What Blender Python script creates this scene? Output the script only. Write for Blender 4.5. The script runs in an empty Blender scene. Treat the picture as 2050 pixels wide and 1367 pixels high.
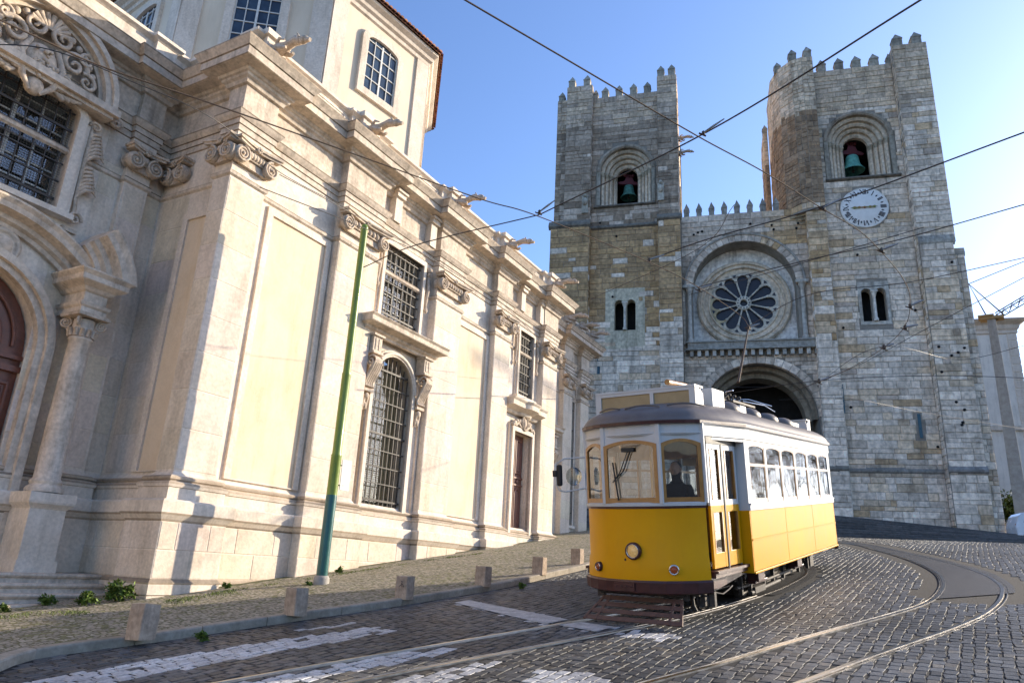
import bpy, math, random
import numpy as np
from math import sin, cos, pi, sqrt, radians
from mathutils import Vector, Matrix
rnd = random.Random(7)
S = bpy.context.scene
COL = S.collection

# ------------------------------------------------------------------ camera
CAM = np.array([[9.98636327e-01, -5.22062004e-02, 0.0],
                [-1.58743985e-02, -3.03656479e-01, 9.52649330e-01],
                [4.97342018e-02, 9.51350228e-01, 3.04071133e-01]])   # columns: right, up, forward
cam = bpy.data.cameras.new('camera'); camo = bpy.data.objects.new('camera', cam); COL.objects.link(camo)
cam.sensor_width = 36; cam.lens = 1449 / 2050 * 36; cam.clip_end = 3000; cam.clip_start = .05
mw = Matrix.Identity(4)
for i in range(3):
    mw[i][0] = CAM[i][0]; mw[i][1] = CAM[i][1]; mw[i][2] = -CAM[i][2]
camo.matrix_world = mw
S.camera = camo
# ------------------------------------------------------------------ light
SUN_AZ, SUN_EL = radians(64), radians(19)
w = bpy.data.worlds.new('World'); S.world = w; w.use_nodes = True
nt = w.node_tree; bgn = nt.nodes['Background']
sky = nt.nodes.new('ShaderNodeTexSky'); sky.sky_type = 'NISHITA'; sky.sun_disc = False
sky.sun_elevation = SUN_EL; sky.sun_rotation = SUN_AZ
sky.air_density = 1.0; sky.dust_density = 1.0; sky.ozone_density = 3.2
tint = nt.nodes.new('ShaderNodeMixRGB'); tint.blend_type = 'MULTIPLY'; tint.inputs[0].default_value = 1; tint.inputs[2].default_value = (.93, .98, 1.14, 1)
nt.links.new(sky.outputs[0], tint.inputs[1]); nt.links.new(tint.outputs[0], bgn.inputs[0]); bgn.inputs[1].default_value = 0.14
sl = bpy.data.lights.new('sun', 'SUN'); sl.energy = 3.9; sl.angle = radians(.5); sl.color = (1, .86, .66)
so = bpy.data.objects.new('sun', sl); COL.objects.link(so)
sv = Vector((sin(SUN_AZ) * cos(SUN_EL), cos(SUN_AZ) * cos(SUN_EL), sin(SUN_EL)))
so.rotation_euler = sv.to_track_quat('Z', 'Y').to_euler(); so.location = (30, 20, 40)
S.view_settings.view_transform = 'Standard'; S.view_settings.look = 'None'
S.view_settings.exposure = 1.06; S.view_settings.gamma = 1; S.view_settings.use_curve_mapping = False
S.cycles.max_bounces = 6; S.cycles.transparent_max_bounces = 12

# ------------------------------------------------------------------ measuring helpers (photo pixel -> point in the place)
def ray(px, py):
    d = CAM @ np.array([px - 1025, 683.5 - py, 1449.0]); return d / np.linalg.norm(d)
ZS = 2.95
def G(x, y):
    p = -1.827 + .0706 * x + .10064 * y
    a, k = ZS - .06 * np.maximum(0, 47.8 - (.2716 * x + .9624 * y)), .4
    h = np.clip(.5 + .5 * (a - p) / k, 0, 1)
    q = a * (1 - h) + p * h - k * h * (1 - h)
    return np.maximum(q, -6.0)
def onG(px, py, h=0.0):
    d = ray(px, py); lo, hi = 1.0, 1.0
    f = lambda t: d[2] * t - G(d[0] * t, d[1] * t) - h
    s0 = f(1.0)
    t = 1.0
    while t < 200:
        t2 = t * 1.03
        if f(t2) * s0 <= 0: break
        t = t2
    lo, hi = t, t * 1.03
    for _ in range(30):
        m = (lo + hi) / 2
        if f(m) * s0 <= 0: hi = m
        else: lo = m
    return d * lo

# ------------------------------------------------------------------ materials
MATS = {}
def mat(name, c, c2=None, rough=.8, sc=3.0, bump=.15, bsc=40., metal=0., stain=None, stain_amt=0., stain_sc=1.0,
        spec=.4, coat=0., emit=None, emit_s=0., attr=True, distort=0.0, fine=.0, world=False):
    m = bpy.data.materials.new(name); m.use_nodes = True; t = m.node_tree; N = t.nodes; L = t.links
    b = N['Principled BSDF']
    tc = N.new('ShaderNodeTexCoord'); co = tc.outputs['Object']
    if world:
        gm = N.new('ShaderNodeNewGeometry'); co = gm.outputs['Position']
    base = None
    c2 = c2 or tuple(x * .8 for x in c)
    n1 = N.new('ShaderNodeTexNoise'); n1.inputs['Scale'].default_value = sc; n1.inputs['Detail'].default_value = 6
    n1.inputs['Roughness'].default_value = .65; n1.inputs['Distortion'].default_value = distort
    L.new(co, n1.inputs['Vector'])
    rp = N.new('ShaderNodeValToRGB'); rp.color_ramp.elements[0].position = .32; rp.color_ramp.elements[1].position = .68
    rp.color_ramp.elements[0].color = (*c2, 1); rp.color_ramp.elements[1].color = (*c, 1)
    L.new(n1.outputs['Fac'], rp.inputs[0]); out = rp.outputs[0]
    if stain:
        mp = N.new('ShaderNodeMapping'); mp.inputs['Scale'].default_value = (1.6 * stain_sc, 1.6 * stain_sc, .28 * stain_sc)
        L.new(co, mp.inputs[0])
        n2 = N.new('ShaderNodeTexNoise'); n2.inputs['Scale'].default_value = 1.3; n2.inputs['Detail'].default_value = 8
        n2.inputs['Roughness'].default_value = .7; L.new(mp.outputs[0], n2.inputs['Vector'])
        r2 = N.new('ShaderNodeValToRGB'); r2.color_ramp.elements[0].position = .50; r2.color_ramp.elements[1].position = .74
        r2.color_ramp.elements[0].color = (0, 0, 0, 1); r2.color_ramp.elements[1].color = (stain_amt,) * 3 + (1,)
        L.new(n2.outputs['Fac'], r2.inputs[0])
        mx = N.new('ShaderNodeMixRGB'); L.new(r2.outputs[0], mx.inputs[0]); L.new(out, mx.inputs[1]); mx.inputs[2].default_value = (*stain, 1)
        out = mx.outputs[0]
    if fine:
        n4 = N.new('ShaderNodeTexNoise'); n4.inputs['Scale'].default_value = bsc * .7; n4.inputs['Detail'].default_value = 4
        L.new(co, n4.inputs['Vector'])
        r4 = N.new('ShaderNodeMapRange'); r4.inputs[1].default_value = .3; r4.inputs[2].default_value = .7
        r4.inputs[3].default_value = 1 - fine; r4.inputs[4].default_value = 1 + fine * .6; L.new(n4.outputs['Fac'], r4.inputs[0])
        m4 = N.new('ShaderNodeMixRGB'); m4.blend_type = 'MULTIPLY'; m4.inputs[0].default_value = 1
        L.new(out, m4.inputs[1]); L.new(r4.outputs[0], m4.inputs[2]); out = m4.outputs[0]
    if attr:
        at = N.new('ShaderNodeAttribute'); at.attribute_name = 'Col'
        mx = N.new('ShaderNodeMixRGB'); mx.blend_type = 'MULTIPLY'; mx.inputs[0].default_value = 1
        L.new(out, mx.inputs[1]); L.new(at.outputs['Color'], mx.inputs[2]); out = mx.outputs[0]
    L.new(out, b.inputs['Base Color'])
    b.inputs['Roughness'].default_value = rough; b.inputs['Metallic'].default_value = metal
    b.inputs['Specular IOR Level'].default_value = spec
    if coat: b.inputs['Coat Weight'].default_value = coat; b.inputs['Coat Roughness'].default_value = .08
    rr = N.new('ShaderNodeMapRange'); rr.inputs[3].default_value = max(.02, rough - .12); rr.inputs[4].default_value = min(1, rough + .12)
    L.new(n1.outputs['Fac'], rr.inputs[0]); L.new(rr.outputs[0], b.inputs['Roughness'])
    if bump:
        n3 = N.new('ShaderNodeTexNoise'); n3.inputs['Scale'].default_value = bsc; n3.inputs['Detail'].default_value = 8; n3.inputs['Roughness'].default_value = .6
        L.new(co, n3.inputs['Vector'])
        bp = N.new('ShaderNodeBump'); bp.inputs['Strength'].default_value = bump; bp.inputs['Distance'].default_value = .02
        L.new(n3.outputs['Fac'], bp.inputs['Height']); L.new(bp.outputs[0], b.inputs['Normal'])
    if emit:
        b.inputs['Emission Color'].default_value = (*emit, 1); b.inputs['Emission Strength'].default_value = emit_s
    MATS[name] = m; return m
def glass(name, tint=(.75, .8, .8), ior=1.5, rough=.02, base=.0):
    m = bpy.data.materials.new(name); m.use_nodes = True; t = m.node_tree; N = t.nodes; L = t.links
    for n in list(N):
        if n.type != 'OUTPUT_MATERIAL': N.remove(n)
    o = N['Material Output']; tr = N.new('ShaderNodeBsdfTransparent'); tr.inputs[0].default_value = (*tint, 1)
    gl = N.new('ShaderNodeBsdfGlossy'); gl.inputs['Roughness'].default_value = rough
    fr = N.new('ShaderNodeFresnel'); fr.inputs[0].default_value = ior
    tc = N.new('ShaderNodeTexCoord'); ns = N.new('ShaderNodeTexNoise'); ns.inputs['Scale'].default_value = 1.5
    L.new(tc.outputs['Object'], ns.inputs['Vector'])
    bp = N.new('ShaderNodeBump'); bp.inputs['Strength'].default_value = .05; bp.inputs['Distance'].default_value = .05
    L.new(ns.outputs['Fac'], bp.inputs['Height']); L.new(bp.outputs[0], gl.inputs['Normal'])
    ad = N.new('ShaderNodeMath'); ad.operation = 'ADD'; ad.inputs[1].default_value = base; ad.use_clamp = True
    L.new(fr.outputs[0], ad.inputs[0])
    mx = N.new('ShaderNodeMixShader'); L.new(ad.outputs[0], mx.inputs[0]); L.new(tr.outputs[0], mx.inputs[1]); L.new(gl.outputs[0], mx.inputs[2])
    L.new(mx.outputs[0], o.inputs[0]); MATS[name] = m; return m

LIME = mat('limestone', (.78, .68, .57), (.64, .54, .43), rough=.85, sc=1.4, bump=.25, bsc=22, stain=(.33, .27, .20), stain_amt=.6, fine=.14, distort=.6)
LIMED = mat('weathered_limestone', (.73, .62, .50), (.50, .41, .32), rough=.9, sc=2.2, bump=.4, bsc=18, stain=(.11, .095, .075), stain_amt=.62, stain_sc=1.6, fine=.2, distort=.5)
CARVE = mat('carved_stone', (.68, .56, .44), (.44, .35, .26), rough=.9, sc=5, bump=.5, bsc=25, stain=(.13, .10, .07), stain_amt=.6, stain_sc=3, fine=.2)
PLAST = mat('ochre_plaster', (.755, .615, .45), (.66, .52, .365), rough=.9, sc=.9, bump=.12, bsc=30, stain=(.55, .38, .18), stain_amt=.55, fine=.05, distort=.8)
CREAM = mat('cream_render', (.76, .65, .50), (.68, .57, .43), rough=.9, sc=.7, bump=.08, bsc=20, stain=(.5, .42, .3), stain_amt=.4)
MASON = mat('tower_masonry', (1.0, .965, .91), (.74, .70, .63), rough=.9, sc=.8, bump=.8, bsc=6, stain=(.12, .10, .075), stain_amt=.7, stain_sc=.75, fine=.34, distort=.8)
MORTAR = mat('mortar', (.36, .31, .25), (.18, .16, .13), rough=.95, sc=2, bump=.3, bsc=20)
TILE = mat('roof_tile', (.42, .20, .11), (.26, .13, .08), rough=.85, sc=6, bump=.2)
IRON = mat('wrought_iron', (.035, .033, .03), (.06, .045, .035), rough=.6, sc=12, bump=.1)
DOORM = mat('brown_door_paint', (.22, .085, .055), (.14, .055, .038), rough=.45, sc=8, bump=.05, stain=(.07, .03, .02), stain_amt=.4)
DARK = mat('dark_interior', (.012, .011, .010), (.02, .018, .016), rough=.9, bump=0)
CURT = mat('pale_curtain', (.80, .58, .24), (.6, .42, .17), rough=.9, sc=3, bump=.2, bsc=6)
WGLASS = glass('window_glass', (.70, .74, .78), 1.5, .03, .12)
WHITE = mat('old_white_paint', (.72, .72, .68), (.55, .54, .5), rough=.6, sc=14, bump=.1)
BASALT = mat('basalt_cobble', (1, 1, 1), (.62, .62, .64), rough=.55, sc=.9, bump=.35, bsc=45, spec=.35, fine=.35, world=True)
GROUT = mat('road_grout', (.026, .024, .022), (.015, .014, .013), rough=.9, sc=9, bump=.4, bsc=30, attr=False, world=True)
ASPH = mat('asphalt', (.05, .05, .052), (.032, .032, .034), rough=.62, sc=1.2, bump=.55, bsc=90, attr=False, fine=.25, stain=(.02, .02, .02), stain_amt=.5, world=True)
SETT = mat('limestone_sett', (1, 1, 1), (.66, .64, .6), rough=.75, sc=10, bump=.4, bsc=50, fine=.15, world=True)
SOILM = mat('joint_soil', (.16, .14, .075), (.07, .08, .03), rough=.95, sc=1.3, bump=.4, bsc=40, attr=False, world=True)
KERB = mat('kerb_limestone', (.40, .36, .30), (.27, .24, .19), rough=.8, sc=5, bump=.35, bsc=30, fine=.15, stain=(.15, .13, .1), stain_amt=.5, world=True)
BOLL = mat('bollard_stone', (.52, .41, .31), (.34, .26, .19), rough=.85, sc=5, bump=.5, bsc=26, fine=.2, stain=(.12, .09, .07), stain_amt=.6, stain_sc=4)
PAINTM = mat('road_paint', (.62, .62, .60), (.30, .30, .30), rough=.6, sc=7, bump=.3, bsc=60, attr=False, world=True, fine=.2)
STEEL = mat('rail_steel', (.34, .32, .30), (.20, .185, .17), rough=.33, sc=8, bump=.05, metal=1.0, attr=False)
YEL = mat('yellow_tram_paint', (.74, .35, .003), (.68, .30, .003), rough=.40, sc=1.2, bump=.04, bsc=2.5, spec=.12, coat=.0, stain=(.50, .28, .02), stain_amt=.2, stain_sc=2)
WHT = mat('white_tram_paint', (.60, .60, .59), (.54, .54, .53), rough=.45, sc=2, bump=.03, bsc=4, spec=.25, stain=(.5, .47, .42), stain_amt=.25, stain_sc=2)
WOOD = mat('varnished_wood', (.42, .20, .045), (.30, .13, .03), rough=.35, sc=9, bump=.05, coat=.4)
MAROON = mat('maroon_paint', (.075, .02, .018), (.045, .013, .012), rough=.4, sc=7, bump=.15, bsc=14, coat=.2)
ROOFG = mat('grey_roof_canvas', (.155, .128, .112), (.11, .09, .08), rough=.5, sc=3, bump=.12, bsc=30, stain=(.3, .27, .23), stain_amt=.3)
UNDER = mat('underframe_iron', (.07, .058, .05), (.035, .028, .024), rough=.7, sc=9, bump=.3)
RUST = mat('brown_slat_paint', (.16, .085, .06), (.10, .055, .04), rough=.6, sc=14, bump=.15)
RUBB = mat('black_rubber', (.02, .02, .02), rough=.6, bump=0)
CHROME = mat('chrome', (.75, .75, .75), rough=.12, metal=1, bump=0)
FGLASS = glass('front_window_glass', (.76, .78, .76), 1.5, .02, .16)
TGLASS = glass('tram_glass', (.76, .78, .76), 1.42, .03, .06)
SEATM = mat('seat_leather', (.10, .06, .04), rough=.5, bump=.05)
GREENP = mat('green_pole_upper', (.20, .27, .035), (.15, .22, .03), rough=.4, sc=6, bump=.08, coat=.2)
TEALP = mat('teal_pole_lower', (.02, .13, .12), (.015, .09, .09), rough=.35, sc=6, bump=.08, coat=.2)  # teal on the pole's lower stretch, green above it
BLACKP = mat('black_pole_paint', (.02, .022, .022), rough=.45, bump=.05)
CONC = mat('concrete', (.42, .40, .36), (.30, .28, .25), rough=.9, sc=4, bump=.3, stain=(.16, .14, .12), stain_amt=.5)
COPPER = mat('bronze_bell', (.10, .30, .24), (.06, .12, .09), rough=.6, sc=6, bump=.2, metal=.3)
BELLY = mat('maroon_bell_yoke', (.12, .02, .025), rough=.6, bump=.1)
CLOCKM = mat('white_clock_face', (.88, .85, .80), (.78, .75, .70), rough=.7, sc=3, bump=.1)
NUMM = mat('dark_numeral', (.03, .03, .04), rough=.6, bump=0)
HANDM = mat('green_red_clock_hand', (.10, .30, .08), (.45, .08, .03), rough=.5, sc=6, bump=0)
ROSEG = mat('rose_glass', (.022, .019, .028), (.012, .011, .016), rough=.35, sc=3, bump=.4, bsc=5)
LEAF = mat('leaf', (1, 1, 1), (.7, .7, .7), rough=.55, sc=4, bump=0, spec=.3)
GRILL = mat('wire_mesh_metal', (.09, .075, .05), rough=.7, bump=0)
LAMPG = mat('headlamp_glass', (.6, .42, .18), (.2, .11, .035), rough=.12, sc=22, bump=.4, emit=(1, .6, .2), emit_s=.12)
AMBER = mat('amber_lamp_glass', (.25, .045, .015), (.12, .02, .01), rough=.12, sc=20, bump=.2, emit=(1, .25, .04), emit_s=.03)
WIREM = mat('wire_metal', (.06, .055, .05), rough=.45, metal=.6, bump=0)
COPW = mat('contact_wire', (.11, .08, .06), rough=.85, metal=0, bump=0, spec=.15)
SKIN = mat('skin', (.60, .38, .28), rough=.6, bump=0)
CLOTH = mat('dark_jacket', (.02, .022, .03), rough=.9, bump=.1)
VAN = mat('white_van_paint', (.75, .77, .8), rough=.25, bump=0, coat=.5)
BARK = mat('bark', (.12, .09, .07), (.07, .055, .04), rough=.9, sc=8, bump=.4)
SIGNG = mat('grey_sign_metal', (.32, .33, .33), rough=.4, metal=.5, bump=0)
TANB = mat('tan_blind', (.40, .30, .16), (.30, .22, .11), rough=.5, sc=3, bump=.05)

# ------------------------------------------------------------------ objects
def tag(o, label=None, cat=None, group=None, kind=None):
    if label: o['label'] = label
    if cat: o['category'] = cat
    if group: o['group'] = group
    if kind: o['kind'] = kind
    return o
def empty(name, loc=(0, 0, 0), rot=None, **k):
    o = bpy.data.objects.new(name, None); COL.objects.link(o); o.empty_display_size = .3
    if rot is not None: o.matrix_world = Matrix.Translation(Vector(loc)) @ rot.to_4x4()
    else: o.location = loc
    return tag(o, **k)
def mk(name, me, parent=None, loc=(0, 0, 0), rot=(0, 0, 0), scale=(1, 1, 1)):
    o = bpy.data.objects.new(name, me); COL.objects.link(o)
    if parent: o.parent = parent
    o.location = loc; o.rotation_euler = rot; o.scale = scale
    return o
class MB:
    """collects faces; xf maps builder coordinates into the parent's space"""
    def __init__(s, xf=None, flip=False): s.v = []; s.f = []; s.c = []; s.xf = xf; s.flip = flip; s.col = (1, 1, 1); s.sm = []
    def add(s, vs, fs, col=None, smooth=False):
        b = len(s.v)
        if s.xf: vs = [s.xf(*p) for p in vs]
        s.v += [tuple(p) for p in vs]
        for f in fs:
            g = tuple(b + i for i in f)
            if s.flip: g = g[::-1]
            s.f.append(g); s.c.append(col or s.col); s.sm.append(smooth)
    def box(s, x0, x1, y0, y1, z0, z1, col=None):
        s.add([(x0, y0, z0), (x1, y0, z0), (x1, y1, z0), (x0, y1, z0), (x0, y0, z1), (x1, y0, z1), (x1, y1, z1), (x0, y1, z1)],
              [(0, 3, 2, 1), (4, 5, 6, 7), (0, 1, 5, 4), (1, 2, 6, 5), (2, 3, 7, 6), (3, 0, 4, 7)], col)
    def cyl(s, p0, p1, r0, r1=None, n=10, caps=True, col=None):
        s.tube([p0, p1], [r0, r0 if r1 is None else r1], n, caps, col)
    def tube(s, pts, r, n=8, caps=True, col=None, squash=1.0):
        pts = [Vector(p) for p in pts]; m = len(pts)
        rs = r if isinstance(r, (list, tuple)) else [r] * m
        vs = []; up = None
        for i, p in enumerate(pts):
            d = (pts[min(i + 1, m - 1)] - pts[max(i - 1, 0)])
            d = d.normalized() if d.length > 1e-9 else Vector((0, 0, 1))
            if up is None: up = Vector((0, 0, 1)) if abs(d.z) < .9 else Vector((1, 0, 0))
            a = d.cross(up); a = a.normalized() if a.length > 1e-6 else Vector((1, 0, 0)); b = a.cross(d).normalized(); up = b
            for k in range(n):
                t = 2 * pi * k / n; vs.append(tuple(p + a * cos(t) * rs[i] + b * sin(t) * rs[i] * squash))
        fs = [(i * n + k, i * n + (k + 1) % n, (i + 1) * n + (k + 1) % n, (i + 1) * n + k) for i in range(m - 1) for k in range(n)]
        s.add(vs, fs, col, True)
        if caps: s.add(vs[:n], [tuple(range(n))[::-1]], col); s.add(vs[-n:], [tuple(range(n))], col)
    def lathe(s, prof, o=(0, 0, 0), ax=(0, 0, 1), n=16, col=None, a0=0, a1=2 * pi):
        ax = Vector(ax).normalized(); u = ax.orthogonal().normalized(); w_ = ax.cross(u); o = Vector(o)
        full = abs(a1 - a0 - 2 * pi) < 1e-6; nn = n if full else n + 1
        vs = [tuple(o + ax * z + u * (r * cos(a0 + (a1 - a0) * k / n)) + w_ * (r * sin(a0 + (a1 - a0) * k / n))) for r, z in prof for k in range(nn)]
        fs = []
        for i in range(len(prof) - 1):
            for k in range(n):
                k2 = (k + 1) % nn; fs.append((i * nn + k, i * nn + k2, (i + 1) * nn + k2, (i + 1) * nn + k))
        s.add(vs, fs, col, True)
    def sphere(s, c, r, n=12, m=8, sc=(1, 1, 1), col=None):
        vs = []
        for i in range(m + 1):
            a = -pi / 2 + pi * i / m
            for k in range(n):
                t = 2 * pi * k / n; vs.append((c[0] + r * sc[0] * cos(a) * cos(t), c[1] + r * sc[1] * cos(a) * sin(t), c[2] + r * sc[2] * sin(a)))
        s.add(vs, [(i * n + k, i * n + (k + 1) % n, (i + 1) * n + (k + 1) % n, (i + 1) * n + k) for i in range(m) for k in range(n)], col, True)
    def prism(s, poly, y0, y1, axis='y', col=None):
        """poly in two coords, extruded along axis ('y': poly is (x,z); 'x': (y,z); 'z': (x,y))"""
        n = len(poly)
        P = {'y': lambda a, b, t: (a, t, b), 'x': lambda a, b, t: (t, a, b), 'z': lambda a, b, t: (a, b, t)}[axis]
        vs = [P(a, b, y0) for a, b in poly] + [P(a, b, y1) for a, b in poly]
        fs = [(i, (i + 1) % n, n + (i + 1) % n, n + i) for i in range(n)] + [tuple(range(n))[::-1], tuple(range(n, 2 * n))]
        s.add(vs, fs, col)
    def rings(s, rings, closed=False, col=None, smooth=False, cap0=False, cap1=False):
        n = len(rings[0]); vs = [p for r in rings for p in r]
        m = n if closed else n - 1
        s.add(vs, [(i * n + k, i * n + (k + 1) % n, (i + 1) * n + (k + 1) % n, (i + 1) * n + k) for i in range(len(rings) - 1) for k in range(m)], col, smooth)
        if cap0: s.add(rings[0], [tuple(range(n))[::-1]], col)
        if cap1: s.add(rings[-1], [tuple(range(n))], col)
    def mesh(s, name, mt):
        me = bpy.data.meshes.new(name); me.from_pydata(s.v, [], s.f); me.materials.append(mt)
        a = me.attributes.new('Col', 'FLOAT_COLOR', 'FACE')
        arr = np.ones((len(s.f), 4), dtype=np.float32); arr[:, :3] = np.array(s.c, dtype=np.float32).reshape(-1, 3); a.data.foreach_set('color', arr.ravel())
        if any(s.sm): me.polygons.foreach_set('use_smooth', s.sm)
        me.update(); return me
    def build(s, name, mt, parent=None, loc=(0, 0, 0), bevel=0, **k):
        o = mk(name, s.mesh(name, mt), parent, loc)
        if bevel:
            b = o.modifiers.new('bevel', 'BEVEL'); b.width = bevel; b.segments = 2; b.limit_method = 'ANGLE'; b.angle_limit = radians(35)
            b.harden_normals = False
        return tag(o, **k)
UNIT = {}
def unit(mt):
    if mt.name not in UNIT:
        b = MB(); b.box(-.5, .5, -.5, .5, -.5, .5); UNIT[mt.name] = b.mesh('unit_block', mt)
    return UNIT[mt.name]
def catmull(P, n=8):
    P = [np.array(p, float) for p in P]; P = [2 * P[0] - P[1]] + P + [2 * P[-1] - P[-2]]; o = []
    for i in range(1, len(P) - 2):
        a, b, c, d = P[i - 1:i + 3]
        for k in range(n):
            t = k / n; o.append(.5 * (2 * b + (c - a) * t + (2 * a - 5 * b + 4 * c - d) * t * t + (3 * b - 3 * c + d - a) * t ** 3))
    o.append(P[-2]); return o
def arc(cx, cz, r, a0, a1, n): return [(cx + r * cos(a0 + (a1 - a0) * i / n), cz + r * sin(a0 + (a1 - a0) * i / n)) for i in range(n + 1)]
def wall_opening(mb, s0, s1, z0, z1, o0, o1, ob, osp, arch, n0, n1, seg=16, xf=None):
    """wall (s0..s1, z0..z1) with an opening o0..o1 from ob up to springing osp; arch = rise above it (0 = flat). n0 front, n1 back of reveal."""
    c = (o0 + o1) / 2; hw = (o1 - o0) / 2
    top = [(c - hw * cos(pi * i / seg), osp + arch * sin(pi * i / seg)) for i in range(seg + 1)] if arch else [(o0, osp), (o1, osp)]
    P = lambda s, z, n: (s, n, z)
    q = lambda a, b, c_, d: mb.add([a, b, c_, d], [(0, 1, 2, 3)])
    if s0 < o0: q(P(s0, z0, n0), P(o0, z0, n0), P(o0, z1, n0), P(s0, z1, n0))
    if o1 < s1: q(P(o1, z0, n0), P(s1, z0, n0), P(s1, z1, n0), P(o1, z1, n0))
    if z0 < ob: q(P(o0, z0, n0), P(o1, z0, n0), P(o1, ob, n0), P(o0, ob, n0))
    for (a, za), (b, zb) in zip(top[:-1], top[1:]): q(P(a, za, n0), P(b, zb, n0), P(b, z1, n0), P(a, z1, n0))
    path = [(o0, ob)] + top + [(o1, ob), (o0, ob)]
    for (a, za), (b, zb) in zip(path[:-1], path[1:]):
        if abs(a - b) + abs(za - zb) > 1e-6: q(P(a, za, n0), P(b, zb, n0), P(b, zb, n1), P(a, za, n1))
# ------------------------------------------------------------------ ground, road, pavement
def grid_mesh(name, mt, xs, ys, dz, **k):
    X, Y = np.meshgrid(xs, ys); Z = G(X, Y) + dz
    v = np.stack([X.ravel(), Y.ravel(), Z.ravel()], 1); n = len(xs)
    f = [(j * n + i, j * n + i + 1, (j + 1) * n + i + 1, (j + 1) * n + i) for j in range(len(ys) - 1) for i in range(n - 1)]
    b = MB(); b.v = [tuple(p) for p in v]; b.f = f; b.c = [(1, 1, 1)] * len(f); b.sm = [True] * len(f)
    return b.build(name, mt, kind='structure', **k)
_x = np.concatenate([np.linspace(-600, -30, 12), np.linspace(-25, 60, 86), np.linspace(70, 600, 12)])
_y = np.concatenate([np.linspace(-300, -10, 8), np.linspace(-6, 70, 77), np.linspace(80, 900, 14)])
road = grid_mesh('road', GROUT, _x, _y, -.006)

kerb_px = [(-260, 1408), (-120, 1376), (0, 1342), (68, 1318), (283, 1288), (379, 1274), (605, 1240), (785, 1214), (1003, 1177), (1089, 1158), (1190, 1134)]
KP = [onG(*p)[:2] for p in kerb_px]
KP += [KP[-1] + np.array([2.2, 4.2]), KP[-1] + np.array([4.2, 9.0]), KP[-1] + np.array([5.6, 15.0]), KP[-1] + np.array([6.4, 22.0])]
KC = np.array(catmull(KP, 10))
def kx(y): return np.interp(y, KC[:, 1], KC[:, 0])
# track centre lines
Lrail = [onG(*p)[:2] for p in [(300, 1389), (434, 1367), (600, 1339), (857, 1301), (1201, 1235)]]
Rrail = [onG(*p)[:2] for p in [(560, 1395), (699, 1367), (950, 1319), (1200, 1271), (1370, 1236), (1490, 1203)]]
inner_px = [(1160, 1410), (1299.5, 1367), (1449, 1327.5), (1573, 1290), (1689, 1257), (1780, 1232), (1847, 1211), (1880, 1191), (1890, 1166), (1872, 1143), (1822, 1120), (1760, 1101.6), (1677, 1086)]
outer_px = [(1500, 1399), (1615, 1361), (1739, 1315), (1822, 1286), (1905, 1257), (1963, 1232), (1996, 1207), (2006, 1186.6), (2000, 1170), (1967, 1149), (1905, 1128.5), (1822, 1108.6), (1677, 1083)]
IR = [onG(*p)[:2] for p in inner_px]; OR = [onG(*p)[:2] for p in outer_px]
def follow(A, gauge):   # the second rail one gauge to the side
    A = np.array(A); T = np.gradient(A, axis=0); T /= np.linalg.norm(T, axis=1)[:, None]; return A + gauge * np.stack([T[:, 1], -T[:, 0]], 1)
def tail(P, far):
    return P + [np.array(q) for q in far]
IR += [IR[-1] + np.array([-3.0, 1.6]), IR[-1] + np.array([-6.5, 4.4])]; OR += [OR[-1] + np.array([-3.0, 1.7]), OR[-1] + np.array([-6.4, 4.5])]
ic, oc = np.array(catmull(IR, 12)), np.array(catmull(OR, 12))
T_O = np.array([2.82234449, 12.1395207, -0.40589653]); T_r = np.array([.81854679, -.57443985, 0]); T_t = np.array([.57014636, .81242879, .12203515]); T_u = np.array([-.07010186, -.09989148, .99252578])
def tpt(X, Y, Z=0): return T_O + X * T_r + Y * T_t + Z * T_u
d0 = Rrail[0] - Rrail[1]; d0 /= np.linalg.norm(d0); RL = [Rrail[0] + d0 * 6, Rrail[0] + d0 * 3] + Rrail + [onG(*p)[:2] for p in [(1576, 1172), (1615, 1143)]]
e1 = RL[-1]; RL += [e1 + np.array([.6, 2.6]), e1 + np.array([.3, 5.6]), e1 + np.array([-1.2, 9.0]), e1 + np.array([-4.0, 12.5])]
LL = None
rc = np.array(catmull(RL, 10)); lc = follow(rc, -.98)
def strip(mb, C, o0, o1, z, dz0=None):
    T = np.gradient(C, axis=0); T /= np.linalg.norm(T, axis=1)[:, None]; Nn = np.stack([T[:, 1], -T[:, 0]], 1)
    A = C + o0 * Nn; B = C + o1 * Nn
    za = z if dz0 is None else dz0
    mb.rings([[(a[0], a[1], float(G(a[0], a[1])) + za), (b_[0], b_[1], float(G(b_[0], b_[1])) + z)] for a, b_ in zip(A, B)])
def make_rail(C, side):
    mb = MB(xf=lambda x, y, z: (x, y, z))
    strip(mb, C, -.022 * side, .03 * side, .012); strip(mb, C, .03 * side, .034 * side, -.012, .012)
    strip(mb, C, .034 * side, .068 * side, -.012); strip(mb, C, .068 * side, .072 * side, .008, -.012)
    strip(mb, C, .072 * side, .086 * side, .008); strip(mb, C, -.022 * side, -.024 * side, -.02, .012); strip(mb, C, .086 * side, .088 * side, -.02, .008)
    return mb
def track(pair, label):
    e = empty('tram_track', (float(pair[0][0][10][0]), float(pair[0][0][10][1]), float(G(*pair[0][0][10]))), label=label, cat='tram track')
    L0 = e.location.copy()
    for C, sd in pair:
        m = make_rail(C, sd); m.xf = None; m.v = [(a - L0.x, b - L0.y, c - L0.z) for a, b, c in m.v]; m.build('rail', STEEL, e)
    return e
track([(lc, 1), (rc, -1)], 'straight grooved tram rails under the yellow tram and across the crossing')
track([(ic, -1), (oc, 1)], 'shiny grooved tram rails curving round the right side of the square')
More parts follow.
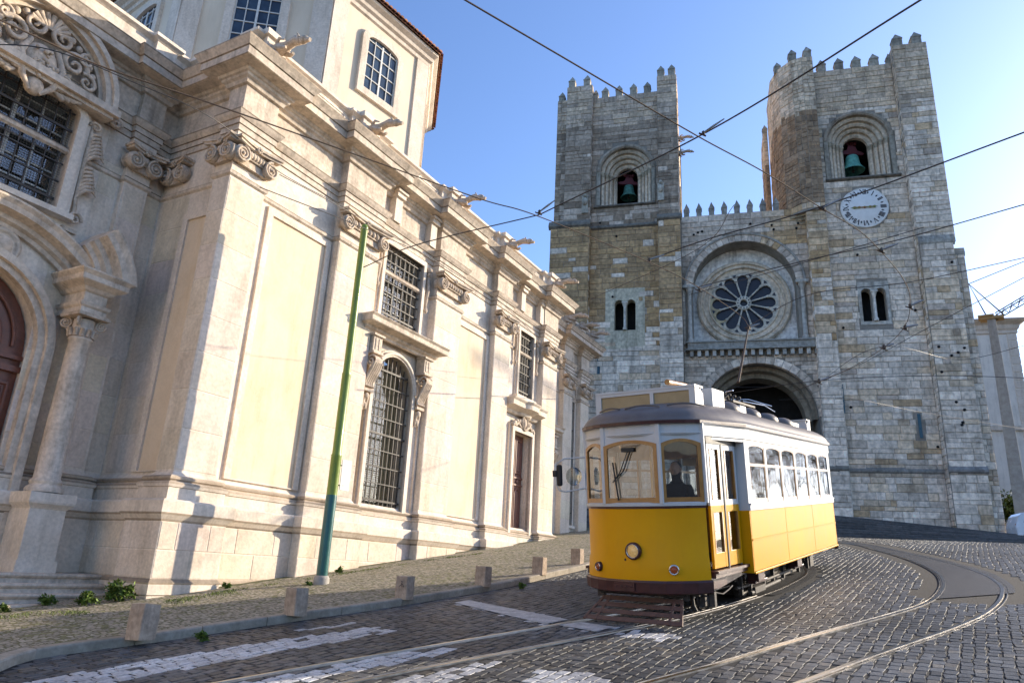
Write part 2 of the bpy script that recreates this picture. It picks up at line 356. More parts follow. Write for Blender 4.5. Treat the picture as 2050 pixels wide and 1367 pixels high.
# asphalt bands beside the rails
def band(Cin, Cout, ex, z, i0=0, i1=None, o=None):
    a, b = Cin[i0:i1], Cout[i0:i1]; n = min(len(a), len(b)); a, b = a[:n], b[:n]
    d = b - a; d /= np.linalg.norm(d, axis=1)[:, None]; a2 = a - d * ex; b2 = b + d * (ex if o is None else o); rows = []
    for p, q in zip(a2, b2): rows.append([(p[0] + (q[0] - p[0]) * t, p[1] + (q[1] - p[1]) * t, float(G(*(p + (q - p) * t))) + z) for t in np.linspace(0, 1, 7)])
    return rows
def resample(C, n):
    s = np.concatenate([[0], np.cumsum(np.linalg.norm(np.diff(C, axis=0), axis=1))]); t = np.linspace(0, s[-1], n)
    return np.stack([np.interp(t, s, C[:, 0]), np.interp(t, s, C[:, 1])], 1)
mb = MB(); li, lo = resample(lc, 90), resample(rc, 90)
A1 = band(li, lo, .34, .008, 40, 90, .22); mb.rings(A1, smooth=True)
ri, ro = resample(ic, 110), resample(oc, 110)
A2 = band(ri, ro, .10, .008, 30, 110, .30); mb.rings(A2, smooth=True)
ap = MB()
PAD = [onG(*p)[:2] for p in [(1655, 1240), (1760, 1218), (1700, 1255), (1560, 1288), (1395, 1262), (1500, 1245), (1600, 1225)]]
mb.build('asphalt_strip', ASPH, kind='structure')
def inband(P, rows):
    pts = np.array([[r[3][0], r[3][1]] for r in rows]); hw = np.array([np.hypot(r[0][0] - r[6][0], r[0][1] - r[6][1]) / 2 for r in rows])
    cen = np.array([[(r[0][0] + r[6][0]) / 2, (r[0][1] + r[6][1]) / 2] for r in rows])
    res = np.zeros(len(P), bool)
    for c0 in range(0, len(P), 20000):
        D = np.linalg.norm(P[c0:c0 + 20000, None, :] - cen[None], axis=2); k = D.argmin(1); res[c0:c0 + 20000] = D[np.arange(len(k)), k] < hw[k] + .02
    return res
def near(P, C, r):
    res = np.zeros(len(P), bool); C = resample(C, 260)
    for c0 in range(0, len(P), 20000): res[c0:c0 + 20000] = np.linalg.norm(P[c0:c0 + 20000, None, :] - C[None], axis=2).min(1) < r
    return res
def inpoly(P, poly):
    poly = np.array(poly); x, y = P[:, 0], P[:, 1]; r = np.zeros(len(P), bool); j = len(poly) - 1
    for i in range(len(poly)):
        xi, yi = poly[i]; xj, yj = poly[j]
        r ^= ((yi > y) != (yj > y)) & (x < (xj - xi) * (y - yi) / (yj - yi + 1e-12) + xi); j = i
    return r
stripes_px = [
    [(-60, 1387), (31, 1367), (478, 1291), (700, 1260), (752, 1254), (788, 1264), (600, 1296), (330, 1346), (215, 1367), (120, 1390)],
    [(385, 1384), (600, 1344), (772, 1310), (900, 1295), (918, 1302), (806, 1325), (600, 1364), (540, 1386)],
    [(909, 1207), (939, 1202), (1137, 1241), (1090, 1250)], [(1117, 1252), (1162, 1246), (1231, 1256), (1192, 1265)],
    [(1221, 1269), (1262, 1261), (1378, 1274), (1324, 1282)], [(905, 1334), (1021, 1321), (970, 1340), (860, 1372), (720, 1384)],
    [(1042, 1374), (1078, 1342), (1180, 1347), (1240, 1374)], [(598, 1263), (600, 1259), (712, 1244), (708, 1249)]]
STR = [[onG(*p)[:2] for p in s] for s in stripes_px]
vis_x = lambda y: .72 * y + 2.5
def lattice(cw, ch, ang, x0, x1, y0, y1, seed, jit):
    rg = np.random.RandomState(seed); ca, sa = cos(ang), sin(ang)
    R = max(abs(x0), abs(x1), abs(y0), abs(y1)) * 1.5; nu = int(2 * R / cw); nv = int(2 * R / ch)
    U, V = np.meshgrid(np.arange(nu), np.arange(nv)); u = (U + .5 * (V % 2)) * cw - R; v = V * ch - R
    # gentle waviness of the courses
    rw = rg.uniform(-.5, .5, nv)[:, None] * cw; u = u + rw; v = v + .22 * np.sin(u * .13 + .4) + .012 * np.sin(u * 1.1 + v * .7) + rg.uniform(-.012, .012, u.shape)
    x = u * ca - v * sa + (x0 + x1) / 2; y = u * sa + v * ca + (y0 + y1) / 2
    P = np.stack([x.ravel(), y.ravel()], 1); k = (P[:, 0] > x0) & (P[:, 0] < x1) & (P[:, 1] > y0) & (P[:, 1] < y1)
    return P[k], rg
def setts(P, rg, cw, ch, ang, zoff, h, joint, colf):
    """vertices/faces of little hewn stones: sloping sides and a slightly tilted top"""
    n = len(P); ca, sa = cos(ang), sin(ang)
    dx = (cw - joint) / 2; dy = (ch - joint) / 2
    base = np.array([[-1, -1], [1, -1], [1, 1], [-1, 1]], float)
    q = base[None] * np.array([dx, dy]) * (1 + rg.uniform(-.20, .08, (n, 4, 2)))
    a2 = rg.uniform(-.11, .11, n); P = P + rg.uniform(-.008, .008, P.shape); q = q * (1 + rg.uniform(-.10, .04, (n, 1, 2))); c2, s2 = np.cos(a2)[:, None], np.sin(a2)[:, None]
    qx = q[..., 0] * c2 - q[..., 1] * s2; qy = q[..., 0] * s2 + q[..., 1] * c2
    wx = qx * ca - qy * sa; wy = qx * sa + qy * ca
    top = .965
    bx, by = P[:, :1] + wx, P[:, 1:] + wy; tx, ty = P[:, :1] + wx * top, P[:, 1:] + wy * top
    tilt = rg.uniform(-.0013, .0013, (n, 4)); zt = G(tx, ty) + zoff + h * rg.uniform(.7, 1.15, (n, 1)) + tilt; zb = G(bx, by) + zoff - .004
    cx_, cy_ = P[:, 0], P[:, 1]; zc = zt.mean(1)
    V = np.zeros((n, 9, 3)); V[:, :4, 0], V[:, :4, 1], V[:, :4, 2] = bx, by, zb; V[:, 4:8, 0], V[:, 4:8, 1], V[:, 4:8, 2] = tx, ty, zt
    V[:, 8, 0], V[:, 8, 1], V[:, 8, 2] = cx_, cy_, zc
    F4 = np.array([[0, 1, 5, 4], [1, 2, 6, 5], [2, 3, 7, 6], [3, 0, 4, 7]]); F3 = np.array([[4, 5, 8], [5, 6, 8], [6, 7, 8], [7, 4, 8]])
    return V, F4, F3, colf(P, rg)
def setts_mesh(name, V, F4, F3, C, mt, origin=(0, 0, 0)):
    n = len(V); me = bpy.data.meshes.new(name); me.vertices.add(n * 9); me.vertices.foreach_set('co', (V - np.array(origin)).reshape(-1).astype(np.float32))
    off = (np.arange(n) * 9)[:, None]
    loops = np.concatenate([np.concatenate([(F4.ravel()[None] + off), (F3.ravel()[None] + off)], 1)]).ravel()
    me.loops.add(n * 28); me.loops.foreach_set('vertex_index', loops.astype(np.int32))
    st = np.concatenate([np.arange(4) * 4, 16 + np.arange(4) * 3]); me.polygons.add(n * 8)
    me.polygons.foreach_set('loop_start', ((np.arange(n) * 28)[:, None] + st[None]).ravel().astype(np.int32))
    me.materials.append(mt); me.update(calc_edges=True); me.polygons.foreach_set('use_smooth', np.zeros(n * 8, dtype=bool))
    a = me.attributes.new('Col', 'FLOAT_COLOR', 'FACE'); arr = np.ones((n, 8, 4), np.float32); arr[:, :, :3] = C[:, None, :]; a.data.foreach_set('color', arr.ravel())
    return me
def spread(V, F4, F3, C, mt, piece, mass, parent, cnt):
    cen = V[:, 8]; c = cen @ CAM; vis = (np.abs(c[:, 0] / c[:, 2]) < 1025 / 1449) & (c[:, 1] / c[:, 2] > -683 / 1449) & (c[:, 2] > 0)
    d = np.linalg.norm(cen, axis=1); d[~vis] = 1e6; order = np.argsort(d); big = order[:cnt]; rest = np.setdiff1d(np.arange(len(V)), big)
    for i in big:
        o = V[i, 8].copy(); me = setts_mesh(piece, V[i:i + 1], F4, F3, C[i:i + 1], mt, o); mk(piece, me, parent, tuple(o - np.array(parent.location)))
    return tag(mk(mass, setts_mesh(mass, V[rest], F4, F3, C[rest], mt), parent, tuple(-np.array(parent.location))), kind='stuff')
CA = radians(56)
def cobcol(P, rg):
    b = rg.uniform(.055, .14, len(P)) * (1 + .25 * np.sin(P[:, 0] * .9 + 2 * np.sin(P[:, 1] * .6)))
    c = np.stack([b * .96, b, b * 1.02], 1); warm = rg.rand(len(P)) < .07; c[warm] *= np.array([1.5, 1.3, 1.05])
    for k, s in enumerate(STR):
        m = inpoly(P, s) & (rg.rand(len(P)) < .97); wv = rg.uniform(.55, .78, m.sum()) * (.8 if k > 4 else 1); c[m] = np.stack([wv, wv * .99, wv * .97], 1)
    return c
P, rg = lattice(.18, .125, CA, -9, 26, 2.5, 44, 3, .1)
k = (P[:, 0] > kx(P[:, 1]) + .10) & (P[:, 0] < vis_x(P[:, 1])) & ((P[:, 0] * .2716 + P[:, 1] * .9624) < 47.5)
P = P[k]; k = ~inband(P, A1) & ~inband(P, A2) & ~near(P, lc, .085) & ~near(P, rc, .085) & ~near(P, ic, .085) & ~near(P, oc, .085); P = P[k]
V, F4, F3, C = setts(P, rg, .18, .125, CA, -.004, .006, .008, cobcol)
spread(V, F4, F3, C, BASALT, 'cobble', 'cobblestones', road, 300)
# ---- paint that ran into the joints
# ---- paint on the asphalt
for s in (2, 3):
    poly = STR[s]; b = MB(); c0 = np.mean(poly, 0)
    vs = [(p[0], p[1], float(G(*p)) + .013) for p in poly]; b.add(vs, [tuple(range(len(vs)))]); b.build('painted_stripe', PAINTM, road, kind=None)
# ---- pavement (raised), kerb stones
b = MB(); rows = []
for p in KC:
    row = [(p[0] - .02 - t, p[1] + t * .15, float(G(p[0] - t, p[1] + t * .15)) + .105) for t in (0, .5, 1, 2, 3.5, 5, 7, 10, 14)]
    rows.append(row)
b.rings(rows, smooth=True); pave = b.build('pavement', SOILM, kind='structure')
b = MB()
def settcol(P, rg):
    v = rg.uniform(.26, .50, len(P)); g = .5 + .5 * np.sin(P[:, 0] * 1.7 + P[:, 1] * .9 + 2 * np.sin(P[:, 1] * 1.3)); moss = (rg.rand(len(P)) < .25 * g)
    c = np.stack([v, v * .89, v * .70], 1); c[moss] *= np.array([.62, .68, .42]); return c
P, rg = lattice(.078, .078, radians(50), -14, 8, 2, 38, 5, .1)
P = P[(P[:, 0] < kx(P[:, 1]) - .17)]
Ax, Ay = -6.29, 13.89; FD = np.array([.48795, .87287]); FN = np.array([.87287, -.48795])
rel = P - np.array([Ax, Ay]); sN = rel @ FN; sS = rel @ FD
P = P[((sN > -.05) | ((sS < .1) & (sN > -2.2)) | ((sS > 17.5) & (sN > -1.5))) & (P[:, 0] > -.80 * P[:, 1] - 1)]
V, F4, F3, C = setts(P, rg, .078, .078, radians(50), .102, .006, .009, settcol)
spread(V, F4, F3, C, SETT, 'pavement_sett', 'pavement_setts', pave, 300)
# kerb stones: one object each
ks = np.concatenate([[0], np.cumsum(np.linalg.norm(np.diff(KC, axis=0), axis=1))]); pos = 0; r2 = random.Random(3)
while pos < ks[-1] - 1.5:
    Ls = r2.uniform(.85, 1.25); t = np.linspace(pos + .006, pos + Ls - .006, 4); cx_ = np.interp(t, ks, KC[:, 0]); cy_ = np.interp(t, ks, KC[:, 1])
    C2 = np.stack([cx_, cy_], 1); T = np.gradient(C2, axis=0); T /= np.linalg.norm(T, axis=1)[:, None]; Nn = np.stack([T[:, 1], -T[:, 0]], 1)
    b = MB(); v = r2.uniform(.85, 1.1); b.col = (v, v * .98, v * .95); rows = []
    for (o, z) in [(.02, -.06), (.02, .095), (.008, .112), (-.02, .118), (-.16, .118), (-.165, .05)]:
        rows.append([(p[0] + n_[0] * o, p[1] + n_[1] * o, float(G(p[0], p[1])) + z) for p, n_ in zip(C2, Nn)])
    b.rings(rows); e0 = [r[0] for r in rows]; e1 = [r[-1] for r in rows]
    b.add(e0, [tuple(range(6))]); b.add(e1, [tuple(range(6))[::-1]])
    b.build('kerb_stone', KERB, pave); pos += Ls
# ---- stone bollards
BL = [((300, 1281), .29, .40, 'rust-stained square stone bollard nearest the viewer, in front of the corner steps', .12), ((610, 1233), .27, .38, 'second stone bollard from the front, just right of the tall green pole', -.05),
      ((828, 1199), .26, .35, 'pale stone bollard with dark scribble on one face, below the arched barred window', .1), ((985, 1173), .26, .34, 'short pale bollard in line with the brown side door', .0),
      ((1097, 1150), .27, .35, 'sunlit stone bollard next to last before the tram front', .08), ((1172, 1130), .27, .35, 'stone bollard farthest up the pavement, touching the tram outline', .03)]
for (px, w_, h_, lb, tw) in BL:
    p = onG(*px, .11); p = p + np.array([p[0], p[1], 0]) / np.hypot(p[0], p[1]) * w_ * .42 + np.array([-.80, .6, 0]) * (w_ * .38 + .13); p[2] = float(G(p[0], p[1])) + .11; b = MB(); prof = [(w_ * .5, 0), (w_ * .52, h_ * .5), (w_ * .47, h_)]; vs = []
    r3 = random.Random(int(px[0]))
    def sq(hw, z): return [(sx * hw * r3.uniform(.97, 1.03), sy * hw * .92 * r3.uniform(.97, 1.03), z + r3.uniform(-.008, .008)) for sx, sy in ((-1, -1), (1, -1), (1, 1), (-1, 1))]
    b.rings([sq(w_ * .47, -.03), sq(w_ * .49, h_ * .45), sq(w_ * .47, h_)], closed=True, cap1=True)
    if 'scribble' in lb:
        pass
    o = b.build('stone_bollard', BOLL, None, tuple(p), bevel=.018, label=lb, cat='bollard', group='stone bollards along the kerb'); o.rotation_euler = (rnd.uniform(-.03, .03), rnd.uniform(-.03, .03), radians(-33) + tw)
    if 'scribble' in lb:
        sc = MB(); sc.tube([(.05 + .02 * sin(i * 2.1), -.175, h_ * .5 + i * .012) for i in range(9)], .005, 5); sc.tube([(.0, -.176, h_ * .52), (.06, -.176, h_ * .66), (.1, -.176, h_ * .5)], .005, 5); sc.build('scribble', NUMM, o)
# ------------------------------------------------------------------ church on the left
def basis(fx, fy): return Matrix(((fx[0], fy[0], 0), (fx[1], fy[1], 0), (0, 0, 1)))
CH = empty('church', (Ax, Ay, -.87), basis(FD, -FN), label='cream baroque church with tall pilasters and barred windows lining the left of the street', cat='church')
cx = lambda s, n, z: (s, -n, z + .87)
def CM(): return MB(cx, True)
WN, PN, QN, FARN = -.55, -.30, -3.0, -1.75     # wall plane, pilaster plane, recessed portal wall, far wing
PIL = [(.25, 1.25), (3.85, 5.5), (8.4, 9.9), (12.15, 13.3), (16.1, 17.4)]
FP = [(20.75, 21.75), (22.75, 23.75)]
def plan(o, op=None, rp=.25):
    """outline of the walls in (s, n), pushed outwards by o (op on pilasters); rp = how far pilasters stand out"""
    op = o if op is None else op; pn = WN + rp
    P = [(-10, QN + o), (-.55 - op, QN + o), (-.55 - op, QN + .14 + op), (.05 + op, QN + .14 + op), (.05 + op, QN + o), (.5 - o, QN + o)]
    P += [(.5 - o, -.85 - op), (.5 - .25 / .25 * rp - op, -.85 - op), (.5 - rp - op, pn + op)]
    for i, (a, b) in enumerate(PIL):
        if i: P += [(a - op, WN + o), (a - op, pn + op)]
        P += [(b + op, pn + op), (b + op, (WN if i < 4 else FARN) + o)]
    for a, b in FP: P += [(a - op, FARN + o), (a - op, FARN + rp + op), (b + op, FARN + rp + op), (b + op, FARN + o)]
    P += [(24.0 + o, FARN + o), (24.0 + o, -12)]
    return P
def mould(name, prof, mt, rp=.25, opf=None, **k):
    b = CM(); R = [[(s, n, z) for s, n in plan(o, None if opf is None else opf(o), rp)] for o, z in prof]; rg_ = random.Random(len(name))
    for (p, q), r0, r1 in zip(zip(prof[:-1], prof[1:]), R[:-1], R[1:]):
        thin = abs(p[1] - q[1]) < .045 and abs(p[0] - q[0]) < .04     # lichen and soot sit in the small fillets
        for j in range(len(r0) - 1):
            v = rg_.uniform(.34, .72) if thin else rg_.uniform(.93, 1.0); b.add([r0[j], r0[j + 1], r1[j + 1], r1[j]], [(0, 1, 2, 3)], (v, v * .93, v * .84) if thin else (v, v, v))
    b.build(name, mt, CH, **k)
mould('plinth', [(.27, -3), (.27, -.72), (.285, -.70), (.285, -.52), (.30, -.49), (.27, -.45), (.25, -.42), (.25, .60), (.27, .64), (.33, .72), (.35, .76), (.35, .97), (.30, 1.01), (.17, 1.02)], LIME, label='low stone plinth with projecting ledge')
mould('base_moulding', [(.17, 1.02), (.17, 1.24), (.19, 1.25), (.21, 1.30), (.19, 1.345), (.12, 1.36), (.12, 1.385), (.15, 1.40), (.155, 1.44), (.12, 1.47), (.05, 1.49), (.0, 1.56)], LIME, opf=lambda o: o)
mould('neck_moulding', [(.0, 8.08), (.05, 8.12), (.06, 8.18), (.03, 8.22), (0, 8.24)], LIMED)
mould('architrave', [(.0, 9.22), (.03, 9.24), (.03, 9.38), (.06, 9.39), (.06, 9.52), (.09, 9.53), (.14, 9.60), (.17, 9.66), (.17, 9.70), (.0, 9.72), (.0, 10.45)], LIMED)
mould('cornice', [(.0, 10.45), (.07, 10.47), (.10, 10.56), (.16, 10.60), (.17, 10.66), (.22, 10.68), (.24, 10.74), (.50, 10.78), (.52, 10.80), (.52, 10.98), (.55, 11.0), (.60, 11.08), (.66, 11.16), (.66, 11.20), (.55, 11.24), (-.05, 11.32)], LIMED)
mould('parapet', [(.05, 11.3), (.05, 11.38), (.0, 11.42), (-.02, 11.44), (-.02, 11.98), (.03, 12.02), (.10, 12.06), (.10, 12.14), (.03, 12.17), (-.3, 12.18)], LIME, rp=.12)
# body walls between the openings
b = CM()
P0 = plan(0)
def seg(a, c, z0=1.5, z1=9.24): b.add([(*a, z0), (*c, z0), (*c, z1), (*a, z1)], [(0, 1, 2, 3)])
WB = {(5.5, 8.4): 1, (13.3, 16.1): 2}
for a, c in zip(P0[:-1], P0[1:]):
    if a[1] == c[1] == WN and a[0] in (5.5, 13.3): continue
    if a[1] == c[1] == QN and a[0] in (-10, ): continue
    if a[1] == c[1] == FARN and a[0] == 21.75: continue
    seg(a, c)
W1, W2 = (6.02, 7.80), (14.35, 15.62)
wall_opening(b, 5.5, 8.4, 1.36, 6.1, 6.02, 7.80, 1.40, 4.85, .89, WN, WN - .45)
wall_opening(b, 5.5, 8.4, 6.1, 9.24, 5.98, 7.82, 6.72, 9.0, 0, WN, WN - .4)
wall_opening(b, 13.3, 16.1, .2, 5.6, 14.18, 15.62, .2, 5.02, 0, WN, WN - .45)
wall_opening(b, 13.3, 16.1, 5.6, 9.24, 14.35, 15.52, 6.42, 9.0, 0, WN, WN - .4)
wall_opening(b, 21.75, 22.75, 1.5, 9.24, 22.0, 22.5, 2.2, 8.0, 0, FARN, FARN - .3)
wall_opening(b, -10, -.55, -.5, 6.4, -4.4, -1.50, -.45, 3.80, 1.46, QN, QN - .5, 20)
wall_opening(b, -10, -.55, 6.4, 9.24, -3.95, -1.80, 6.75, 9.0, .32, QN, QN - .25, 12)
b.build('wall', LIME, CH)
# roof slab behind the parapet and dark rooms behind openings
b = CM(); b.box(-10, 24.0, -12, -3.4, 11.9, 12.0); b.box(.8, 17.2, -3.39, -.9, 11.9, 12.0); b.build('roof_slab', LIMED, CH)
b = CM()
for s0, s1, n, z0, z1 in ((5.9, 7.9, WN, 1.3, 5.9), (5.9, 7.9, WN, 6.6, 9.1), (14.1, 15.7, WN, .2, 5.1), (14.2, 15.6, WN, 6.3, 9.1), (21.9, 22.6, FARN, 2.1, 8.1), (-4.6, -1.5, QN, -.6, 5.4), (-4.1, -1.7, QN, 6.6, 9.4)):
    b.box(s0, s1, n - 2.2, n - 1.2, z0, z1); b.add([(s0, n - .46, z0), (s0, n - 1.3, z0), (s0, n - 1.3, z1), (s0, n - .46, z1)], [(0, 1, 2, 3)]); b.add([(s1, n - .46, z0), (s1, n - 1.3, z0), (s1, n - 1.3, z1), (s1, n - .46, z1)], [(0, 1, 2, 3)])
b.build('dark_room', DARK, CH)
# ashlar blocks laid a few millimetres proud of the wall
def ashlar(s0, s1, z0, z1, n, hc, lc_, seed, ax='s', mt=LIME, proud=.008, parent=CH, name='stone_block', jit=.10):
    r = random.Random(seed); z = z0; row = 0; cnt = 0
    nz = max(1, round((z1 - z0) / hc)); h = (z1 - z0) / nz
    for i in range(nz):
        nl = max(1, round((s1 - s0) / lc_)); cuts = [s0 + (s1 - s0) * (k + ((.5 if i % 2 and nl > 1 else 0) if 0 < k < nl or (i % 2 and nl > 1 and k < nl) and k > 0 else 0)) / nl for k in range(nl + 1)]
        cuts[0], cuts[-1] = s0, s1
        if i % 2 and nl > 1: cuts = [s0] + [s0 + (s1 - s0) * (k + .5) / nl for k in range(nl)] + [s1]
        for a, c in zip(cuts[:-1], cuts[1:]):
            g, e = .004, .014; b = CM(); v = r.uniform(1 - jit, 1.0); b.col = (v, v * r.uniform(.96, 1.0), v * r.uniform(.9, 1.0)); pr = proud * r.uniform(.7, 1.3)
            za, zb = z0 + i * h + g, z0 + (i + 1) * h - g; a2, c2 = a + g, c - g
            if ax == 's': Q = lambda u, zz, d: (u, n + d, zz)
            else: Q = lambda u, zz, d: (n - d, u, zz)
            b.add([Q(a2, za, 0), Q(c2, za, 0), Q(c2, zb, 0), Q(a2, zb, 0), Q(a2 + e, za + e, pr), Q(c2 - e, za + e, pr), Q(c2 - e, zb - e, pr), Q(a2 + e, zb - e, pr)],
                  [(0, 1, 5, 4), (1, 2, 6, 5), (2, 3, 7, 6), (3, 0, 4, 7), (4, 5, 6, 7)]); b.build(name, mt, parent)
op_, o_ = PN + .25, WN + .25
for i, (a, c) in enumerate(PIL):
    ashlar(a - .25 if i else .005, c + .25, -.42, .60, op_, .5, .95, 10 + i)
    ashlar(a + .005, c - .005, 1.60, 8.05, PN, .80, 2.0, 20 + i)
for i, (a, c) in enumerate([(1.5, 3.6), (5.75, 8.15), (10.15, 11.9)]): ashlar(a, c, -.42, .60, o_, .5, 1.0, 30 + i)
ashlar(-2.7, -1.12, -.42, .60, .25, .5, 1.0, 41, 'n'); ashlar(-1.08, -.05, -.42, .60, .0, .5, 1.0, 42, 'n')
ashlar(-.845, -.305, 1.60, 8.05, .25, .80, 2.0, 43, 'n'); ashlar(-2.85, -1.90, 1.60, 8.05, .5, .8, 2.0, 44, 'n')
ashlar(-1.05, -.60, -.4, 9.2, QN, .80, .9, 45)
ashlar(-1.58, -1.05, -.4, 6.3, QN, .80, .6, 46); ashlar(.1, .48, 1.6, 9.0, QN, .8, .6, 47)
ashlar(-.5, .0, 1.62, 8.0, QN + .14, .8, .6, 48)
for i, (a, c) in enumerate(FP): ashlar(a + .005, c - .005, 1.6, 8.05, FARN + .25, .8, 2, 50 + i)
# the same church goes on behind the viewer (it shows in the tram's front glass)
b = CM(); b.box(-34, -8.6, -9, -.6, -3, 10.6); b.build('wing_wall', LIME, CH)
b = CM(); b.rings([[(-34, -.6 + o, z), (-8.6 + o, -.6 + o, z), (-8.6 + o, -9, z)] for o, z in ((0, 10.2), (.1, 10.3), (.2, 10.5), (.5, 10.7), (.6, 11.1), (0, 11.2), (0, 12.1))]); b.build('wing_cornice', LIMED, CH)
for s in (-32, -27, -22, -17, -12):
    b = CM(); b.box(s - .6, s + .6, -.6, -.35, -3, 10.2); b.build('wing_pilaster', LIME, CH)
for s in (-29.5, -24.5, -19.5, -14.5):
    for z0, z1 in ((1.2, 4.6), (6.3, 8.9)):
        b = CM(); b.box(s - 1.0, s + 1.0, -.6, -.5, z0 - .2, z1 + .2); f_ = b.build('wing_window', LIMED, CH); b = CM(); b.box(s - .8, s + .8, -.5, -.49, z0, z1); b.build('pane', WGLASS, f_)
# plaster panels framed by shallow stone margins
def panel(s0, s1, z0, z1, n, ax='s'):
    Q = (lambda u, zz, d: (u, n + d, zz)) if ax == 's' else (lambda u, zz, d: (n - d, u, zz))
    b = CM(); e = .05
    b.add([Q(s0, z0, .004), Q(s1, z0, .004), Q(s1, z1, .004), Q(s0, z1, .004)], [(0, 1, 2, 3)])
    b.build('plaster_panel', PLAST, CH)
    b = CM(); W = .17
    o = [(s0 - W, z0 - .02), (s1 + W, z0 - .02), (s1 + W, z1 + W), (s0 - W, z1 + W)]; i_ = [(s0, z0), (s1, z0), (s1, z1), (s0, z1)]
    vs = [Q(u, z, .0) for u, z in o] + [Q(u, z, .055) for u, z in o] + [Q(u, z, .055) for u, z in i_] + [Q(u, z, .0) for u, z in i_]
    fs = [(L * 4 + k, L * 4 + (k + 1) % 4, (L + 1) * 4 + (k + 1) % 4, (L + 1) * 4 + k) for L in range(3) for k in range(4)]
    b.add(vs, fs); b.build('panel_frame', LIME, CH)
panel(1.78, 3.62, 1.62, 7.85, WN); panel(10.05, 11.95, 1.62, 7.85, WN); panel(-1.75, -1.02, 1.62, 7.35, .5, 'n')
panel(18.0, 20.2, 1.7, 7.6, FARN)
# parapet panels and pedestal blocks
for a, c in ((1.9, 3.7), (5.7, 8.3), (10.0, 12.0), (13.8, 15.9)):
    b = CM(); W = .05; n = WN - .02
    for (x0, x1, z0, z1) in ((a, c, 11.50, 11.55), (a, c, 11.88, 11.93), (a, a + .05, 11.55, 11.88), (c - .05, c, 11.55, 11.88)): b.box(x0, x1, n - .01, n + .02, z0, z1)
    b.build('parapet_panel', LIME, CH)
ashl = [(.55, 1.15), (4.15, 4.9), (8.75, 9.5), (12.4, 13.05), (16.5, 17.2)]
for a, c in ashl:
    b = CM(); b.box(a, c, WN - .1, PN + .02, 11.33, 12.06); b.box(a - .07, c + .07, WN - .16, PN + .10, 12.06, 12.22); b.build('parapet_pedestal', LIME, CH)
# pier strips in the frieze above pilasters and brackets under the cornice
for a in (6.0, 7.85, 14.1, 15.75):
    b = CM(); b.box(a - .0, a + .32, WN - .05, WN + .22, 9.72, 10.5); b.box(a - .04, a + .36, WN, WN + .30, 10.5, 10.64); b.box(a - .08, a + .40, WN, WN + .36, 10.64, 10.72)
    b.build('frieze_bracket', LIME, CH)
# ---- ionic capitals
def spiral(mb, c, R, turns, sx, y, r0, n=44):
    pts = []; rs = []
    for i in range(n + 1):
        t = i / n; a = turns * 2 * pi * t; rr = R * (1 - t) ** 1.0 * .95 + .012
        pts.append((c[0] + sx * rr * cos(a + pi / 2), y, c[1] + rr * sin(a + pi / 2))); rs.append(r0 * (1 - .55 * t))
    mb.tube(pts, rs, 6)
def capital_parts(W, D=.18):
    """front faces -y; origin at the middle of the pilaster face at the capital's foot"""
    R = .20; out = []
    e = MB(); ns = max(5, int(W / .2))
    for k in range(ns):
        x = -W / 2 + .26 + (W - .52) * (k + .5) / ns; e.sphere((x, -D * .75, .30), .085, 8, 6, (.8, .9, 1.15))
    e.tube([(-W / 2 + .18, -D * .7, .20), (W / 2 - .18, -D * .7, .20)], .028, 6); e.box(-W / 2 + .1, W / 2 - .1, -.10, .02, .0, .42); out.append(('egg_moulding', e))
    for sx in (-1, 1):
        v = MB(); c = (sx * (W / 2 - .05), .20)
        v.lathe([(0, -.02), (R, -.02), (R, .12), (R * .75, .16), (0, .16)], (c[0], -D, c[1]), (0, 1, 0), 20)
        spiral(v, c, R, 2.6, sx, -D - .03, .032); v.sphere((c[0], -D - .05, c[1]), .035, 8, 6)
        v.lathe([(R * .95, 0), (R * .6, .12), (R * .95, .24)], (c[0] + sx * .02, -D + .0, c[1]), (0, 1, 0), 14); out.append(('volute', v))
    f = MB()
    for k in range(7):
        a = 2 * pi * k / 7; f.sphere((.055 * cos(a), -D - .03, .50 + .055 * sin(a)), .038, 6, 5)
    f.sphere((0, -D - .06, .50), .03, 6, 5); out.append(('fleuron', f))
    ab = MB(); n = 10
    for z0, z1, g in ((.44, .50, .0), (.50, .56, .04)):
        top = [(-W / 2 - .12 - g + (W + .24 + 2 * g) * i / n, -(D + .11 + g) + .10 * sin(pi * i / n)) for i in range(n + 1)]
        ab.prism([(W / 2 + .12 + g, .02), (-W / 2 - .12 - g, .02)] + top, z0, z1, 'z')
    out.append(('abacus', ab)); return out
CAPM = {}
def capital(W, s, n, z, rot=0.0):
    key = round(W, 2)
    if key not in CAPM: CAPM[key] = [(nm, b.mesh(nm, CARVE)) for nm, b in capital_parts(W)]
    core = mk('capital', CAPM[key][0][1], CH, cx(s, n, z), (0, 0, rot))
    for nm, me in CAPM[key][1:]: mk(nm, me, core)
for i, (a, c) in enumerate(PIL): capital(c - a - .05, (a + c) / 2, PN, 8.42)
capital(.62, .25, -.575, 8.42, -pi / 2); capital(.62, .5 - .0, -2.45, 8.42, -pi / 2); capital(.6, -.25, QN + .14, 8.42)
for a, c in FP: capital(c - a - .05, (a + c) / 2, FARN + .25, 8.42)
